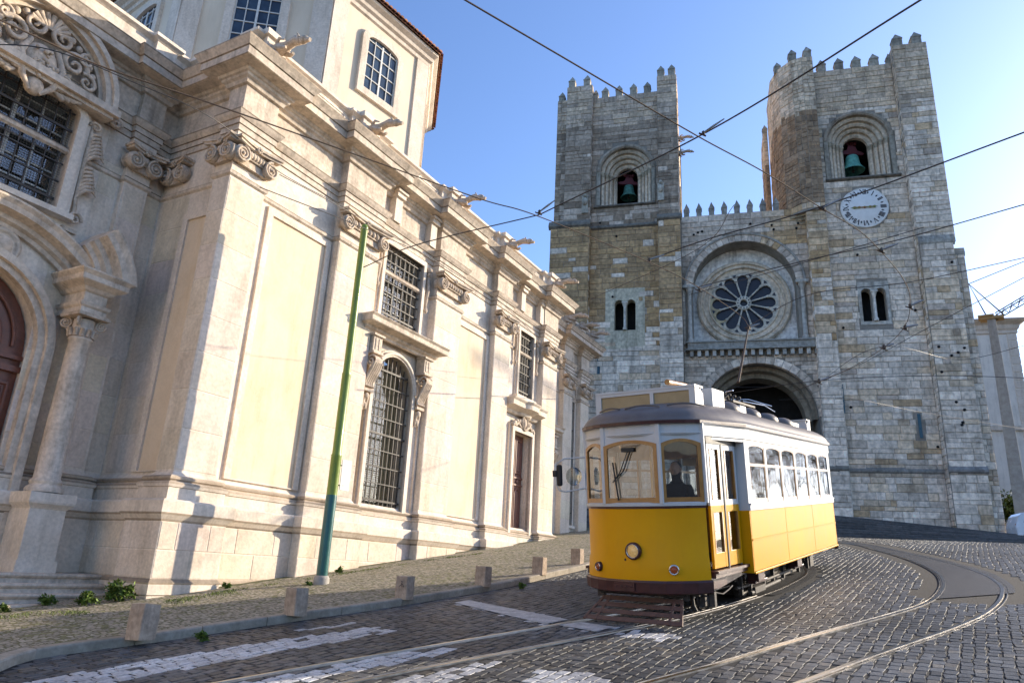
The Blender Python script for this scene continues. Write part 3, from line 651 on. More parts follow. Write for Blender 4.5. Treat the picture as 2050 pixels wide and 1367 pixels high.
# ---- gargoyles on the parapet pedestals
GM = MB()
GM.tube([(0, .12, 0), (0, -.1, .02), (0, -.3, .03), (0, -.5, .08), (0, -.62, .09), (0, -.76, .03)], [.16, .17, .12, .11, .13, .10], 10, squash=.85)
GM.sphere((0, -.84, .03), .12, 10, 8, (.85, 1.25, .9)); GM.tube([(0, -.9, .0), (0, -1.06, -.04)], [.07, .05], 8)
for sx in (-1, 1):
    GM.tube([(sx * .08, -.74, .1), (sx * .12, -.72, .19)], [.035, .012], 6); GM.tube([(sx * .12, -.1, -.02), (sx * .15, -.3, -.12), (sx * .12, -.42, -.12)], [.07, .055, .04], 6)
    GM.tube([(sx * .14, .05, -.1), (sx * .17, -.12, -.2), (sx * .1, -.2, -.26)], [.08, .05, .03], 6); GM.tube([(sx * .1, -.05, .12), (sx * .17, -.2, .17), (sx * .13, -.34, .12)], [.05, .04, .015], 6)
GM.prism([(-.18, -.25), (.18, -.25), (.18, .14), (-.18, .14)], .10, .16, 'y')
GME = GM.mesh('gargoyle', CARVE)
for s in (.85, 4.5, 9.1, 12.7, 16.85): mk('gargoyle', GME, CH, cx(s, PN + .08, 11.80), (0, 0, 0))
for s in (20.9, 22.3, 23.7): mk('gargoyle', GME, CH, cx(s, FARN + .30, 11.80), (0, 0, 0))
mk('gargoyle', GME, CH, cx(-5.6, QN + .3, 11.8))
# ---- barred windows
def window(s0, s1, z0, z1, n, arch=0, bars=8, rows=10, deep=.25, light=False, muntin=True, label=None):
    c = (s0 + s1) / 2; hw = (s1 - s0) / 2; ztop = lambda s: z1 + (arch * sqrt(max(0, 1 - ((s - c) / hw) ** 2)) if arch else 0)
    g = CM(); pts = [(s0, z0)] + ([(c - hw * cos(pi * i / 14), z1 + arch * sin(pi * i / 14)) for i in range(15)] if arch else [(s0, z1), (s1, z1)]) + [(s1, z0)]
    g.add([(s, n - deep, z) for s, z in pts], [tuple(range(len(pts)))]); W = g.build('window', WGLASS, CH, label=label)
    if light:
        cu = CM(); 
        for k in range(4):
            a = s0 + .08 + (s1 - s0 - .1) * k / 4; cu.box(a, a + (s1 - s0) / 4 - .09, n - deep - .05, n - deep - .03, z0, z1 + arch * .6)
        cu.build('curtain', CURT, W)
    if muntin:
        f = CM(); t = .025
        for k in range(0, 5):
            s = s0 + (s1 - s0) * k / 4; t2 = .045 if k in (0, 2, 4) else .016; f.box(s - t2, s + t2, n - deep + .005, n - deep + .05, z0, ztop(min(max(s, s0 + .02), s1 - .02)))
        nr = max(3, int((z1 - z0) / .42))
        for k in range(nr + 1):
            z = z0 + (z1 - z0) * k / nr; f.box(s0, s1, n - deep + .01, n - deep + .045, z - .014, z + .014)
        f.build('window_sash', WHITE, W)
    ub = unit(IRON)
    for k in range(bars):
        s = s0 + (s1 - s0) * (k + .5) / bars; zt = ztop(s) - .01; mk('bar', ub, W, cx(s, n - .03, (z0 + zt) / 2), (0, 0, 0), (.026, .026, zt - z0))
    for k in range(rows):
        z = z0 + (z1 + arch * .7 - z0) * (k + .6) / rows; hwz = hw if z < z1 else hw * sqrt(max(0, 1 - ((z - z1) / max(arch, .01)) ** 2))
        mk('bar', ub, W, cx(c, n - .012, z), (0, 0, 0), (2 * hwz - .01, .03, .03 if k % 4 else .055))
    m = CM(); step = .055; s = s0 + step
    while s < s1: m.box(s - .003, s + .003, n - .07, n - .065, z0, ztop(s)); s += step
    z = z0 + step
    while z < z1 + arch * .85:
        hwz = hw if z < z1 else hw * sqrt(max(0, 1 - ((z - z1) / max(arch, .01)) ** 2)); m.box(c - hwz, c + hwz, n - .075, n - .07, z - .003, z + .003); z += step
    tag(m.build('wire_mesh', GRILL, W), kind='stuff')
    return W
window(6.02, 7.80, 1.42, 4.85, WN, .88, 9, 9, .35, light=True, muntin=False)
window(5.99, 7.81, 6.73, 8.99, WN, 0, 8, 7, .3)
window(14.36, 15.51, 6.43, 8.99, WN, 0, 6, 7, .3)
window(-3.94, -1.81, 6.77, 9.0, QN, .31, 8, 6, .3)
window(22.0, 22.5, 2.2, 8.0, FARN, 0, 2, 6, .2, muntin=False)
# window surrounds
def surround(s0, s1, z0, z1, n, w_=.16, d=.10, arch=0, name='window_surround', sill=True, mt=LIME, steps=2):
    b = CM(); c = (s0 + s1) / 2; hw = (s1 - s0) / 2
    for k in range(steps):
        wo = w_ * (1 - k * .45); wi = 0; dd = d * (k + 1) / steps; off0 = w_ * k * .0
        def line(e): return [(s0 - e, z0)] + ([(c - (hw + e) * cos(pi * i / 16), z1 + (arch + e) * sin(pi * i / 16)) for i in range(17)] if arch else [(s0 - e, z1 + e), (s1 + e, z1 + e)]) + [(s1 + e, z0)]
        O, I = line(w_ * (1 if k == 0 else .62)), line(.0 if k == 0 else .0)
        b.rings([[(s, n + .0, z) for s, z in O], [(s, n + dd, z) for s, z in O], [(s, n + dd, z) for s, z in I], [(s, n - .02, z) for s, z in I]])
    if sill: b.box(s0 - w_ - .04, s1 + w_ + .04, n, n + d + .08, z0 - .12, z0)
    b.build(name, mt, CH)
surround(6.02, 7.80, 1.42, 4.85, WN, .20, .14, .89, sill=False); surround(5.98, 7.82, 6.72, 9.0, WN, .2, .12); surround(14.35, 15.52, 6.42, 9.0, WN, .18, .12)
surround(-3.95, -1.8, 6.75, 9.0, QN, .30, .16, .32); surround(22.0, 22.5, 2.2, 8.0, FARN, .1, .05)
# stone hanging drops beside the upper windows
def drop(s, n, z0, z1, k=1.0):
    b = CM(); b.sphere((s, n + .08, z1), .11 * k, 8, 6); b.sphere((s, n + .10, z1 - .16 * k), .08 * k, 8, 6)
    b.tube([(s, n + .06, z1 - .2 * k), (s, n + .09, (z0 + z1) / 2), (s, n + .05, z0 + .1)], [.05 * k, .065 * k, .04 * k], 6); b.sphere((s, n + .07, z0 + .02), .065 * k, 8, 6, (1, 1, 1.5)); b.build('carved_drop', CARVE, CH)
for s in (5.72, 8.1, 14.05, 15.85): drop(s, WN + .02, 7.6, 8.95)
drop(18.0, FARN, 7.8, 8.9); drop(22.3, FARN + .1, 8.0, 8.8, .8)
# ---- shelf ledge on consoles over the arched window
def ledge(s0, s1, z, n, proj=.62, th=.22):
    b = CM(); prof = [(.18, z - .42), (.24, z - .40), (.26, z - .34), (.34, z - .30), (.36, z - .24), (proj - .04, z - .20), (proj - .02, z - .18), (proj - .02, z - .06), (proj, z - .04), (proj + .04, z), (proj + .02, z + .02), (0, z + .05)]
    b.rings([[(s0 - o * .45, n, zz), (s0 - o * .45, n + o, zz), (s1 + o * .45, n + o, zz), (s1 + o * .45, n, zz)] for o, zz in prof]); b.build('window_ledge', LIMED, CH)
ledge(5.35, 8.45, 6.46, WN, .66); ledge(18.6, 20.2, 6.3, FARN, .5)
def console(s, n, z, w_=.30, H=1.25, parent=CH):
    b = CM(); b.box(s - w_ / 2 - .03, s + w_ / 2 + .03, n, n + .30, z - .50, z); b.box(s - w_ / 2 - .08, s + w_ / 2 + .08, n, n + .36, z - .06, z + .002); b.box(s - w_ / 2 - .06, s + w_ / 2 + .06, n, n + .36, z - .56, z - .50)
    for q in (-.07, .07): b.box(s + q - .035, s + q + .035, n + .30, n + .318, z - .44, z - .12)
    o = b.build('console', LIMED, CH)
    c = CM(); n0 = n + .1
    for sx in (-1, 1):
        pts = []; 
        for i in range(30):
            t = i / 29; a = 2 * pi * 1.3 * (1 - t) + pi * .2; r = .02 + .13 * t; pts.append((s + sx * w_ / 2, n0 + .16 + r * cos(a), z - .76 + r * sin(a)))
        c.tube(pts, .03, 6)
    c.lathe([(.15, -w_ / 2), (.16, 0), (.15, w_ / 2)], (s, n0 + .16, z - .76), (1, 0, 0), 16)
    for k in range(5):
        q = -w_ / 2 + w_ * k / 4; c.tube([(s + q, n0 + .28, z - .80), (s + q, n0 + .20, z - .98), (s + q, n0 + .08, z - 1.2), (s + q, n0 + .02, z - H - .1), (s + q, n0 + .06, z - H - .22)], [.045, .05, .045, .04, .05], 6)
    c.box(s - w_ / 2 - .03, s + w_ / 2 + .03, n, n + .17, z - H - .34, z - H - .26)
    c.sphere((s, n + .1, z - H - .46), .10, 8, 6, (1, .7, 1)); c.tube([(s - .06, n + .08, z - H - .5), (s - .07, n + .06, z - H - .85)], [.05, .02], 6); c.tube([(s + .06, n + .08, z - H - .5), (s + .07, n + .06, z - H - .8)], [.05, .02], 6); c.sphere((s, n + .08, z - H - .72), .055, 6, 5, (1, .8, 2))
    c.build('console_scroll', CARVE, o)
console(5.72, WN + .06, 6.05); console(8.12, WN + .06, 6.05); console(18.9, FARN, 5.9, .3, 1.1); console(19.9, FARN, 5.9, .3, 1.1)
b = CM(); b.tube([(6.91 - .98 * cos(pi * i / 16), WN + .13, 4.85 + .98 * sin(pi * i / 16)) for i in range(17)], .06, 8); b.build('arch_roll', LIME, CH)
for s0, s1 in ((5.52, 5.58), (8.30, 8.36), (5.82, 5.87), (8.0, 8.05)):
    b = CM(); b.box(s0, s1, WN, WN + .07, 1.45, 5.5); b.build('jamb_strip', LIME, CH)
# ---- side door
b = CM(); b.box(14.2, 15.6, WN - .32, WN - .25, .25, 5.0); D = b.build('door', DOORM, CH, label='tall brown panelled double door')
b = CM()
def dpanel(b, s0, s1, z0, z1, n, arch=False, pr=.035):
    if arch:
        c = (s0 + s1) / 2; hw = (s1 - s0) / 2; mk_ = lambda e: [(s0 + e, z0 + e), (s0 + e, z1 - hw)] + [(c - (hw - e) * cos(pi * i / 8), z1 - hw + (hw - e) * sin(pi * i / 8)) for i in range(1, 8)] + [(s1 - e, z1 - hw), (s1 - e, z0 + e)]
    else: mk_ = lambda e: [(s0 + e, z0 + e), (s0 + e, z1 - e), (s1 - e, z1 - e), (s1 - e, z0 + e)]
    L = [(0, 0), (.02, pr), (.06, pr), (.08, pr * .3), (.11, pr * .3), (.15, pr * .9)]
    b.rings([[(s, n + d, z) for s, z in mk_(e)] for e, d in L], closed=True, cap1=True)
for k, (a, c) in enumerate(((14.25, 14.86), (14.94, 15.55))):
    for z0, z1, ar in ((.35, 1.15, False), (1.25, 3.05, True), (3.55, 4.85, False)):
        b = CM(); dpanel(b, a + .08, c - .06, z0, z1, WN - .25, ar); b.build('door_panel', DOORM, D)
b = CM(); b.box(14.2, 15.6, WN - .25, WN - .20, 3.12, 3.18); b.box(14.2, 15.6, WN - .25, WN - .20, 3.38, 3.44); b.box(14.88, 14.92, WN - .25, WN - .19, .25, 5.0)
for s in (14.55, 15.25): b.lathe([(.09, 0), (.10, .02), (.06, .035), (0, .03)], (s, WN - .25, 3.28), (0, 1, 0), 12)
b.build('door_rail', DOORM, D)
surround(14.18, 15.62, .3, 5.02, WN, .26, .16, name='door_surround', sill=False)
for s in (13.82, 15.72): b = CM(); b.box(s - .02, s + .28, WN, WN + .26, .0, .65); b.build('door_plinth', LIME, CH)
b = CM(); b.box(13.7, 16.1, WN - .3, WN + .55, -.2, .28); b.build('door_step', LIMED, CH)
# curved hood above the side door
b = CM(); prof = [(.05, 5.62), (.12, 5.66), (.16, 5.74), (.30, 5.80), (.46, 5.86), (.48, 6.02), (.54, 6.08), (.56, 6.12), (0, 6.16)]
def hood(o, z): 
    pts = [(13.55 - o * .3, WN), (13.55 - o * .3, WN + o), (14.2, WN + o)]
    pts += [(14.35 + .35 * k / 4, WN + o + .14 * sin(pi * k / 8)) for k in range(5)] + [(15.1 + .35 * k / 4, WN + o + .14 * cos(pi * k / 8)) for k in range(5)]
    return [(s, n, z) for s, n in pts + [(15.6, WN + o), (16.02 + o * .2, WN + o), (16.02 + o * .2, WN)]]
b.rings([hood(o, z) for o, z in prof]); b.build('door_hood', LIME, CH)
b = CM(); r4 = random.Random(5)
for k in range(26):
    t = k / 25; s = 14.05 + 1.7 * t; zc = 5.22 + .28 * sin(pi * t); b.sphere((s, WN + .12, zc + r4.uniform(-.06, .06)), r4.uniform(.05, .10), 6, 5)
b.tube([(14.9 + .22 * cos(a), WN + .18, 5.42 + .27 * sin(a)) for a in np.linspace(0, 2 * pi, 17)], .045, 6); b.sphere((14.9, WN + .14, 5.42), .17, 10, 8, (1, .6, 1.2))
for sx in (-1, 1):
    b.tube([(14.9 + sx * .2, WN + .14, 5.2), (14.9 + sx * .45, WN + .14, 5.35), (14.9 + sx * .62, WN + .14, 5.22), (14.9 + sx * .8, WN + .12, 5.3), (14.9 + sx * .9, WN + .12, 5.2)], .05, 6)
b.build('carved_crest', CARVE, CH)
# ---- main portal on the recessed wall (half of it in the picture)
PC = -2.95
b = CM(); 
for (ro, ri, d, zz) in ((1.62, 1.46, .16, 0), (1.76, 1.60, .26, 0)):
    O = [(PC - ro, -.4)] + [(PC - ro * cos(pi * i / 24), 3.78 + (ro) * sin(pi * i / 24)) for i in range(25)] + [(PC + ro, -.4)]; I = [(PC - ri, -.4)] + [(PC - ri * cos(pi * i / 24), 3.78 + ri * sin(pi * i / 24)) for i in range(25)] + [(PC + ri, -.4)]
    b.rings([[(s, QN, z) for s, z in O], [(s, QN + d, z) for s, z in O], [(s, QN + d, z) for s, z in I], [(s, QN - .01, z) for s, z in I]], smooth=False)
b.build('portal_arch', LIMED, CH)
pts = [(-4.38, -.4), (-4.38, 3.75)] + [(PC - 1.43 * cos(pi * i / 16), 3.80 + 1.45 * sin(pi * i / 16)) for i in range(1, 16)] + [(-1.51, 3.80), (-1.51, -.4)]
b = CM(); b.add([(s, QN - .25, z) for s, z in pts], [tuple(range(len(pts)))]); PD = b.build('door', DOORM, CH, label='arched brown portal door leaf with raised panels')
for a, c in ((-4.3, -3.1), (-2.85, -1.62)):
    for z0, z1 in ((-.3, .7), (.85, 3.1)):
        b = CM(); dpanel(b, a, c, z0, z1, QN - .25, False, .07); dpanel(b, a + .22, c - .22, z0 + .22, z1 - .22, QN - .23, False, .05); b.build('door_panel', DOORM, PD)
b = CM(); b.box(-4.4, -1.52, QN - .25, QN - .15, 3.3, 3.42); b.box(-4.4, -1.52, QN - .25, QN - .17, 3.55, 3.64)
for rr in (1.2, .95, .55, .35): b.tube([(PC - rr * cos(pi * i / 20), QN - .21, 3.8 + rr * sin(pi * i / 20)) for i in range(21)], .035, 6)
b.build('door_rail', DOORM, PD)
for k in range(2):   # free column on its pedestal (right one shows; its twin stands beyond the frame)
    s = (-.93, -5.1)[k]; nn = QN + .62
    b = CM(); b.box(s - .34, s + .34, QN, nn + .30, -.45, .72); b.box(s - .38, s + .38, QN, nn + .34, -.45, -.22); b.rings([[(s - .34 - o, QN, z), (s - .34 - o, nn + .30 + o, z), (s + .34 + o, nn + .30 + o, z), (s + .34 + o, QN, z)] for o, z in ((0, .70), (.03, .74), (.09, .80), (.10, .84), (.10, 1.0), (-.3, 1.02))]); PE = b.build('column_pedestal', LIME, CH)
    b = CM(); b.lathe([(.33, 1.02), (.335, 1.08), (.30, 1.13), (.27, 1.15), (.27, 1.18), (.29, 1.21), (.27, 1.25), (.235, 1.29), (.232, 2.2), (.21, 3.6), (.20, 4.05), (.225, 4.07), (.225, 4.11), (.20, 4.13), (.20, 4.5)], (s, nn, 0), (0, 0, 1), 24); b.build('column', LIMED, CH)
    b = CM()
    for sx in (-1, 1):
        for sy in (-1, 1):
            p = []
            for i in range(26):
                t = i / 25; a = 2.2 * 2 * pi * t; r = .11 * (1 - t) + .01; p.append((s + sx * (.25 + r * cos(a + pi / 2) * .7), nn + sy * (.22 + r * cos(a + pi / 2) * .7), 4.42 + r * sin(a + pi / 2)))
            b.tube(p, .024, 6)
    for i in range(12):
        a = 2 * pi * i / 12; b.tube([(s + .21 * cos(a), nn + .21 * sin(a), 4.14), (s + .25 * cos(a), nn + .25 * sin(a), 4.28), (s + .30 * cos(a), nn + .30 * sin(a), 4.27)], [.05, .04, .02], 6)
    b.box(s - .33, s + .33, nn - .33, nn + .33, 4.53, 4.60); b.build('column_capital', CARVE, CH)
    b = CM(); b.rings([[(s - .24 - o, QN, z), (s - .24 - o, nn + .20 + o, z), (s + .24 + o, nn + .20 + o, z), (s + .24 + o, QN, z)] for o, z in ((.03, 4.60), (.03, 4.72), (.07, 4.76), (.09, 4.82), (0, 4.84), (0, 5.05), (.05, 5.08), (.10, 5.14), (.24, 5.22), (.26, 5.24), (.26, 5.34), (.33, 5.42), (.33, 5.45), (0, 5.48))]); b.build('entablature_block', LIMED, CH)
# segmental pediment: broken arch pieces springing outward over each column, arch band between
def arcband(cx0, cz0, r, prof, a0, a1, n, nm, mt=LIMED, m=18):
    b = CM(); rings = []
    for i in range(m + 1):
        a = a0 + (a1 - a0) * i / m; rings.append([(cx0 + (r + dr) * cos(a), n + o, cz0 + (r + dr) * sin(a)) for o, dr in prof])
    b.rings(rings, cap0=True, cap1=True); return b.build(nm, mt, CH)
bandp = [(0, -.26), (.10, -.26), (.12, -.18), (.22, -.14), (.24, -.05), (.46, .0), (.48, .10), (.54, .18), (.54, .22), (0, .26)]
arcband(PC, 3.2, 3.05, bandp, radians(45), radians(135), QN, 'pediment_band')
endp = [(0, -.34)] + [(o + .46, dr * 1.25) for o, dr in bandp[1:-1]] + [(0, .32)]
arcband(-2.2, 5.0, 1.72, endp, radians(13), radians(50), QN + .05, 'pediment_end'); arcband(-3.7, 5.0, 1.72, endp, radians(130), radians(167), QN + .05, 'pediment_end')
b = CM(); b.lathe([(.34, .0), (.36, .08), (.28, .10), (.26, .06), (.20, .05), (.18, .12), (.0, .16)], (-2.55, QN + .02, 5.62), (0, 1, 0), 28); b.build('roundel', LIMED, CH)
# carved lunette over the big barred window
LC = (-2.88, 9.42)
b = CM(); 
for ro, ri, d in ((1.55, 1.36, .42), (1.36, 1.28, .28), (1.62, 1.50, .50)):
    O = arc(LC[0], LC[1], ro, 0, pi, 28); I = arc(LC[0], LC[1], ri, 0, pi, 28)
    b.rings([[(s, QN, z) for s, z in O], [(s, QN + d, z) for s, z in O], [(s, QN + d, z) for s, z in I], [(s, QN, z) for s, z in I]])
b.box(LC[0] - 1.72, LC[0] + 1.72, QN, QN + .50, 9.26, 9.42); b.box(LC[0] - 1.62, LC[0] + 1.62, QN, QN + .40, 9.18, 9.26); LU = b.build('lunette_frame', LIMED, CH)
b = CM(); r5 = random.Random(11)
def scroll(b, s, z, R, tw, sx, n, th=.05, ph=0.0):
    pts = []
    for i in range(34):
        t = i / 33; a = tw * 2 * pi * t + ph; r = R * (1 - .9 * t); pts.append((s + sx * r * cos(a), n + .05 * sin(pi * t), z + r * sin(a)))
    b.tube(pts, [th * (1 - .4 * i / 33) for i in range(34)], 7)
nC = QN + .26
for sx in (-1, 1):
    scroll(b, LC[0] + sx * .62, 9.95, .30, 1.5, sx, nC, .065); scroll(b, LC[0] + sx * .95, 9.72, .22, 1.4, -sx, nC, .05, 1.0); scroll(b, LC[0] + sx * .30, 10.35, .24, 1.4, sx, nC, .055, 2); scroll(b, LC[0] + sx * .45, 9.4, .24, 1.5, sx, nC + .05, .06, 3)
    scroll(b, LC[0] + sx * .85, 10.2, .18, 1.3, sx, nC, .045, 1.2)
    for k in range(7):
        a = pi / 2 + sx * (.25 + k * .17); b.sphere((LC[0] - 1.18 * cos(a) * 1, nC - .02, LC[1] + 1.18 * sin(a)), .085, 7, 5, (1, .8, 1))
    b.tube([(LC[0] + sx * .28, nC, 10.0), (LC[0] + sx * .42, nC + .08, 9.6), (LC[0] + sx * .3, nC + .1, 9.1), (LC[0] + sx * .1, nC + .08, 8.85)], [.06, .08, .07, .04], 7)
    for k in range(4): b.tube([(LC[0] + sx * (.4 + .1 * k), nC, 9.15), (LC[0] + sx * (.55 + .12 * k), nC + .06, 9.02 + .05 * k), (LC[0] + sx * (.66 + .12 * k), nC, 9.10 + .07 * k)], [.05, .06, .015], 6)
for k in range(9):
    a = pi * (k + .5) / 9; b.tube([(LC[0] + .08 * cos(a), nC + .02, 10.4), (LC[0] + .42 * cos(a), nC + .04, 10.4 + .34 * sin(a))], [.03, .065], 6)
b.sphere((LC[0], nC - .05, 9.55), .38, 14, 10, (1, .5, 1.25)); b.sphere((LC[0], nC + .02, 9.0), .2, 10, 8, (1, .7, 1))
for k in range(34): b.sphere((LC[0] + r5.uniform(-1.0, 1.0), nC - .08, r5.uniform(9.45, 10.25)), r5.uniform(.04, .09), 6, 5)
for k in range(26):
    t = r5.uniform(0, 2 * pi); b.sphere((LC[0] + .3 * cos(t) * r5.random(), nC + .15, 9.5 + .4 * sin(t) * r5.random()), r5.uniform(.03, .06), 6, 5)
b.build('carved_cartouche', CARVE, CH)
b = CM()   # acanthus leaves down the window jamb
for zc, k in ((8.6, 1), (7.7, .9)):
    for j in range(7):
        z0_ = zc - .62 * k + j * .105; g_ = 1 - .07 * j
        b.tube([(-1.47, QN + .08, z0_), (-1.43, QN + .13, z0_ + .16), (-1.34, QN + .17, z0_ + .28 * g_), (-1.20 - .02 * j, QN + .17, z0_ + .33 * g_), (-1.06 - .03 * j, QN + .12, z0_ + .26 * g_)], [.02, .042, .048, .036, .01], 6)
scroll(b, -1.38, 6.72, .16, 1.4, 1, QN + .1, .04); scroll(b, -1.42, 8.95, .13, 1.3, -1, QN + .1, .035); b.tube([(-1.46, QN + .08, 9.0), (-1.47, QN + .1, 8.2), (-1.44, QN + .08, 7.2), (-1.40, QN + .1, 6.7)], .045, 6)
b.box(-1.58, -1.25, QN, QN + .1, 6.42, 6.5); b.build('acanthus_scroll', CARVE, CH)
# scroll beside lunette
b = CM(); scroll(b, -1.05, 9.3, .16, 1.6, 1, QN + .12, .05); b.build('acanthus_scroll', CARVE, CH)
# ---- portal steps
gl = -1.12
for k in range(4):
    z1 = -.43 - k * .165; nf = -1.85 + k * .20
    b = CM(); n2 = 7
    nose = [(0, z1 - .165), (-.02, z1 - .085), (.02, z1 - .075), (.045, z1 - .04), (.035, z1 - .01), (0, z1)]
    b.rings([[(-10, nf + o, z), (.235 + .02 * k, nf + o, z)] for o, z in nose]); b.add([(-10, nf, z1), (.235 + .02 * k, nf, z1), (.235, QN, z1), (-10, QN, z1)], [(0, 1, 2, 3)])
    b.build('portal_step', LIMED, CH)
# ---- octagonal upper storey with tiled roof
OC = 36.5
def dirv(deg): a = radians(deg); return np.array([sin(a), cos(a)])
def pt_on(px, py, n_off):
    d = ray(px, py); A = np.array([Ax, Ay, 0]) + np.array([*(FN * n_off), 0]); nn = np.array([*FN, 0]); return d * (A @ nn) / (d @ nn)
c1 = pt_on(650, 120, -3.2)              # near lit corner
dF = dirv(OC)
nF = np.array([dF[1], -dF[0]])
def on_face(px, py):
    d = ray(px, py); nn = np.array([*nF, 0]); return d * ((c1 @ nn) / (d @ nn))
c2 = on_face(849, 205); Lf = float(np.hypot(*(c2 - c1)[:2])); zt_ = float(on_face(862, 118)[2]); OCT = {}
cor = [c1[:2], c1[:2] + dF * Lf]
for k in range(1, 7): cor.append(cor[-1] + dirv(OC - 45 * k) * Lf)
cen = np.mean(cor, 0)
OB = empty('church_drum', (float(cen[0]), float(cen[1]), 12.0), label='octagonal cream storey with red tiled eaves rising behind the church parapet', cat='building')
ox = lambda x, y, z: (x - float(cen[0]), y - float(cen[1]), z - 12.0)
b = MB(ox); z1 = zt_
b.rings([[(c[0], c[1], z) for c in cor] for z in (12, z1)], closed=True); b.build('wall', CREAM, OB)
for i in range(8):
    a, c = np.array(cor[i]), np.array(cor[(i + 1) % 8]); d = (c - a) / np.linalg.norm(c - a); nn = np.array([d[1], -d[0]])
    fx = lambda u, o, z, a=a, d=d, nn=nn: ox(a[0] + d[0] * u + nn[0] * o, a[1] + d[1] * u + nn[1] * o, z)
    if i in (0, 1, 6, 7, 5):
        for u0, u1 in ((-.0, .62), (Lf - .62, Lf + .0)):
            b = MB(fx); b.box(u0, u1, -.1, .07, 12, z1 - .3); b.build('corner_pilaster', LIME, OB)
        m = Lf / 2; wz0, wz1 = z1 - 3.35, z1 - 1.35
        hw = .72
        wb = MB(fx); O = lambda e: [(m - hw - e, wz0 - e), (m - hw - e, wz1)] + [(m - (hw + e) * cos(pi * k / 10), wz1 + (.22 + e) * sin(pi * k / 10)) for k in range(1, 10)] + [(m + hw + e, wz1), (m + hw + e, wz0 - e)]
        wb.rings([[(u, .0, z) for u, z in O(.28)], [(u, .12, z) for u, z in O(.28)], [(u, .12, z) for u, z in O(.0)], [(u, .015, z) for u, z in O(0)]], closed=True); wf = wb.build('window_frame', LIME, OB)
        g = MB(fx); g.add([(u, .012, z) for u, z in O(0)], [tuple(range(len(O(0))))]); g.build('window', mat('dim_window_pane', (.05, .08, .12), (.02, .03, .05), rough=.06, sc=1.5, bump=0, attr=False) if 'dim_window_pane' not in MATS else MATS['dim_window_pane'], OB)
        s_ = MB(fx)
        for k in range(5):
            u = m - hw + 2 * hw * k / 4; t = .035 if k in (0, 2, 4) else .013; s_.box(u - t, u + t, .02, .055, wz0, wz1 + .1)
        for k in range(5): z = wz0 + (wz1 - wz0) * k / 4; s_.box(m - hw, m + hw, .02, .05, z - .016, z + .016)
        s_.build('window_sash', WHITE, OB)
def ringo(o, z): return [(cen[0] + (c[0] - cen[0]) * (1 + o / (Lf * 1.3)), cen[1] + (c[1] - cen[1]) * (1 + o / (Lf * 1.3)), z) for c in cor]
b = MB(ox); b.rings([ringo(o, z) for o, z in ((.0, z1 - .55), (.08, z1 - .5), (.10, z1 - .36), (.2, z1 - .3), (.24, z1 - .18), (.40, z1 - .08), (.42, z1 + .02), (.30, z1 + .04))], closed=True); b.build('eaves_cornice', LIME, OB)
b = MB(ox); b.rings([ringo(.5, z1 + .02), ringo(.5, z1 + .06), ringo(-Lf, z1 + 3.0)], closed=True); RF = b.build('roof', TILE, OB)
tm = MB(); tm.lathe([(.085, 0), (.075, 1.1)], (0, 0, 0), (0, 1, 0), 8, a0=0, a1=pi)
tile_me = {}
cnt = 0
for i in (7, 0, 1, 2, 6):
    a, c = [np.array(p[:2]) for p in (ringo(.5, 0)[i], ringo(.5, 0)[(i + 1) % 8])]; d = (c - a); L_ = np.linalg.norm(d); d /= L_; inn = (cen - (a + c) / 2); inn /= np.linalg.norm(inn); N_ = int(L_ / .19)
    for k in range(N_):
        p = a + d * (k + .5) * L_ / N_; e = MB(ox); v = rnd.uniform(.6, 1.25); e.col = (v, v * rnd.uniform(.85, 1.1), v * rnd.uniform(.8, 1.2)); rows = []
        for t, r in ((-.10, .085), (.42, .075)):
            z = z1 + .05 + (t + .1) * .42; q = p + inn * t; rows.append([(q[0] + d[0] * r * cos(w_), q[1] + d[1] * r * cos(w_), z + r * sin(w_) + .02) for w_ in np.linspace(0, pi, 6)])
        e.rings(rows, smooth=True); e.add(rows[0], [tuple(range(6))]); e.build('roof_tile', TILE, RF)
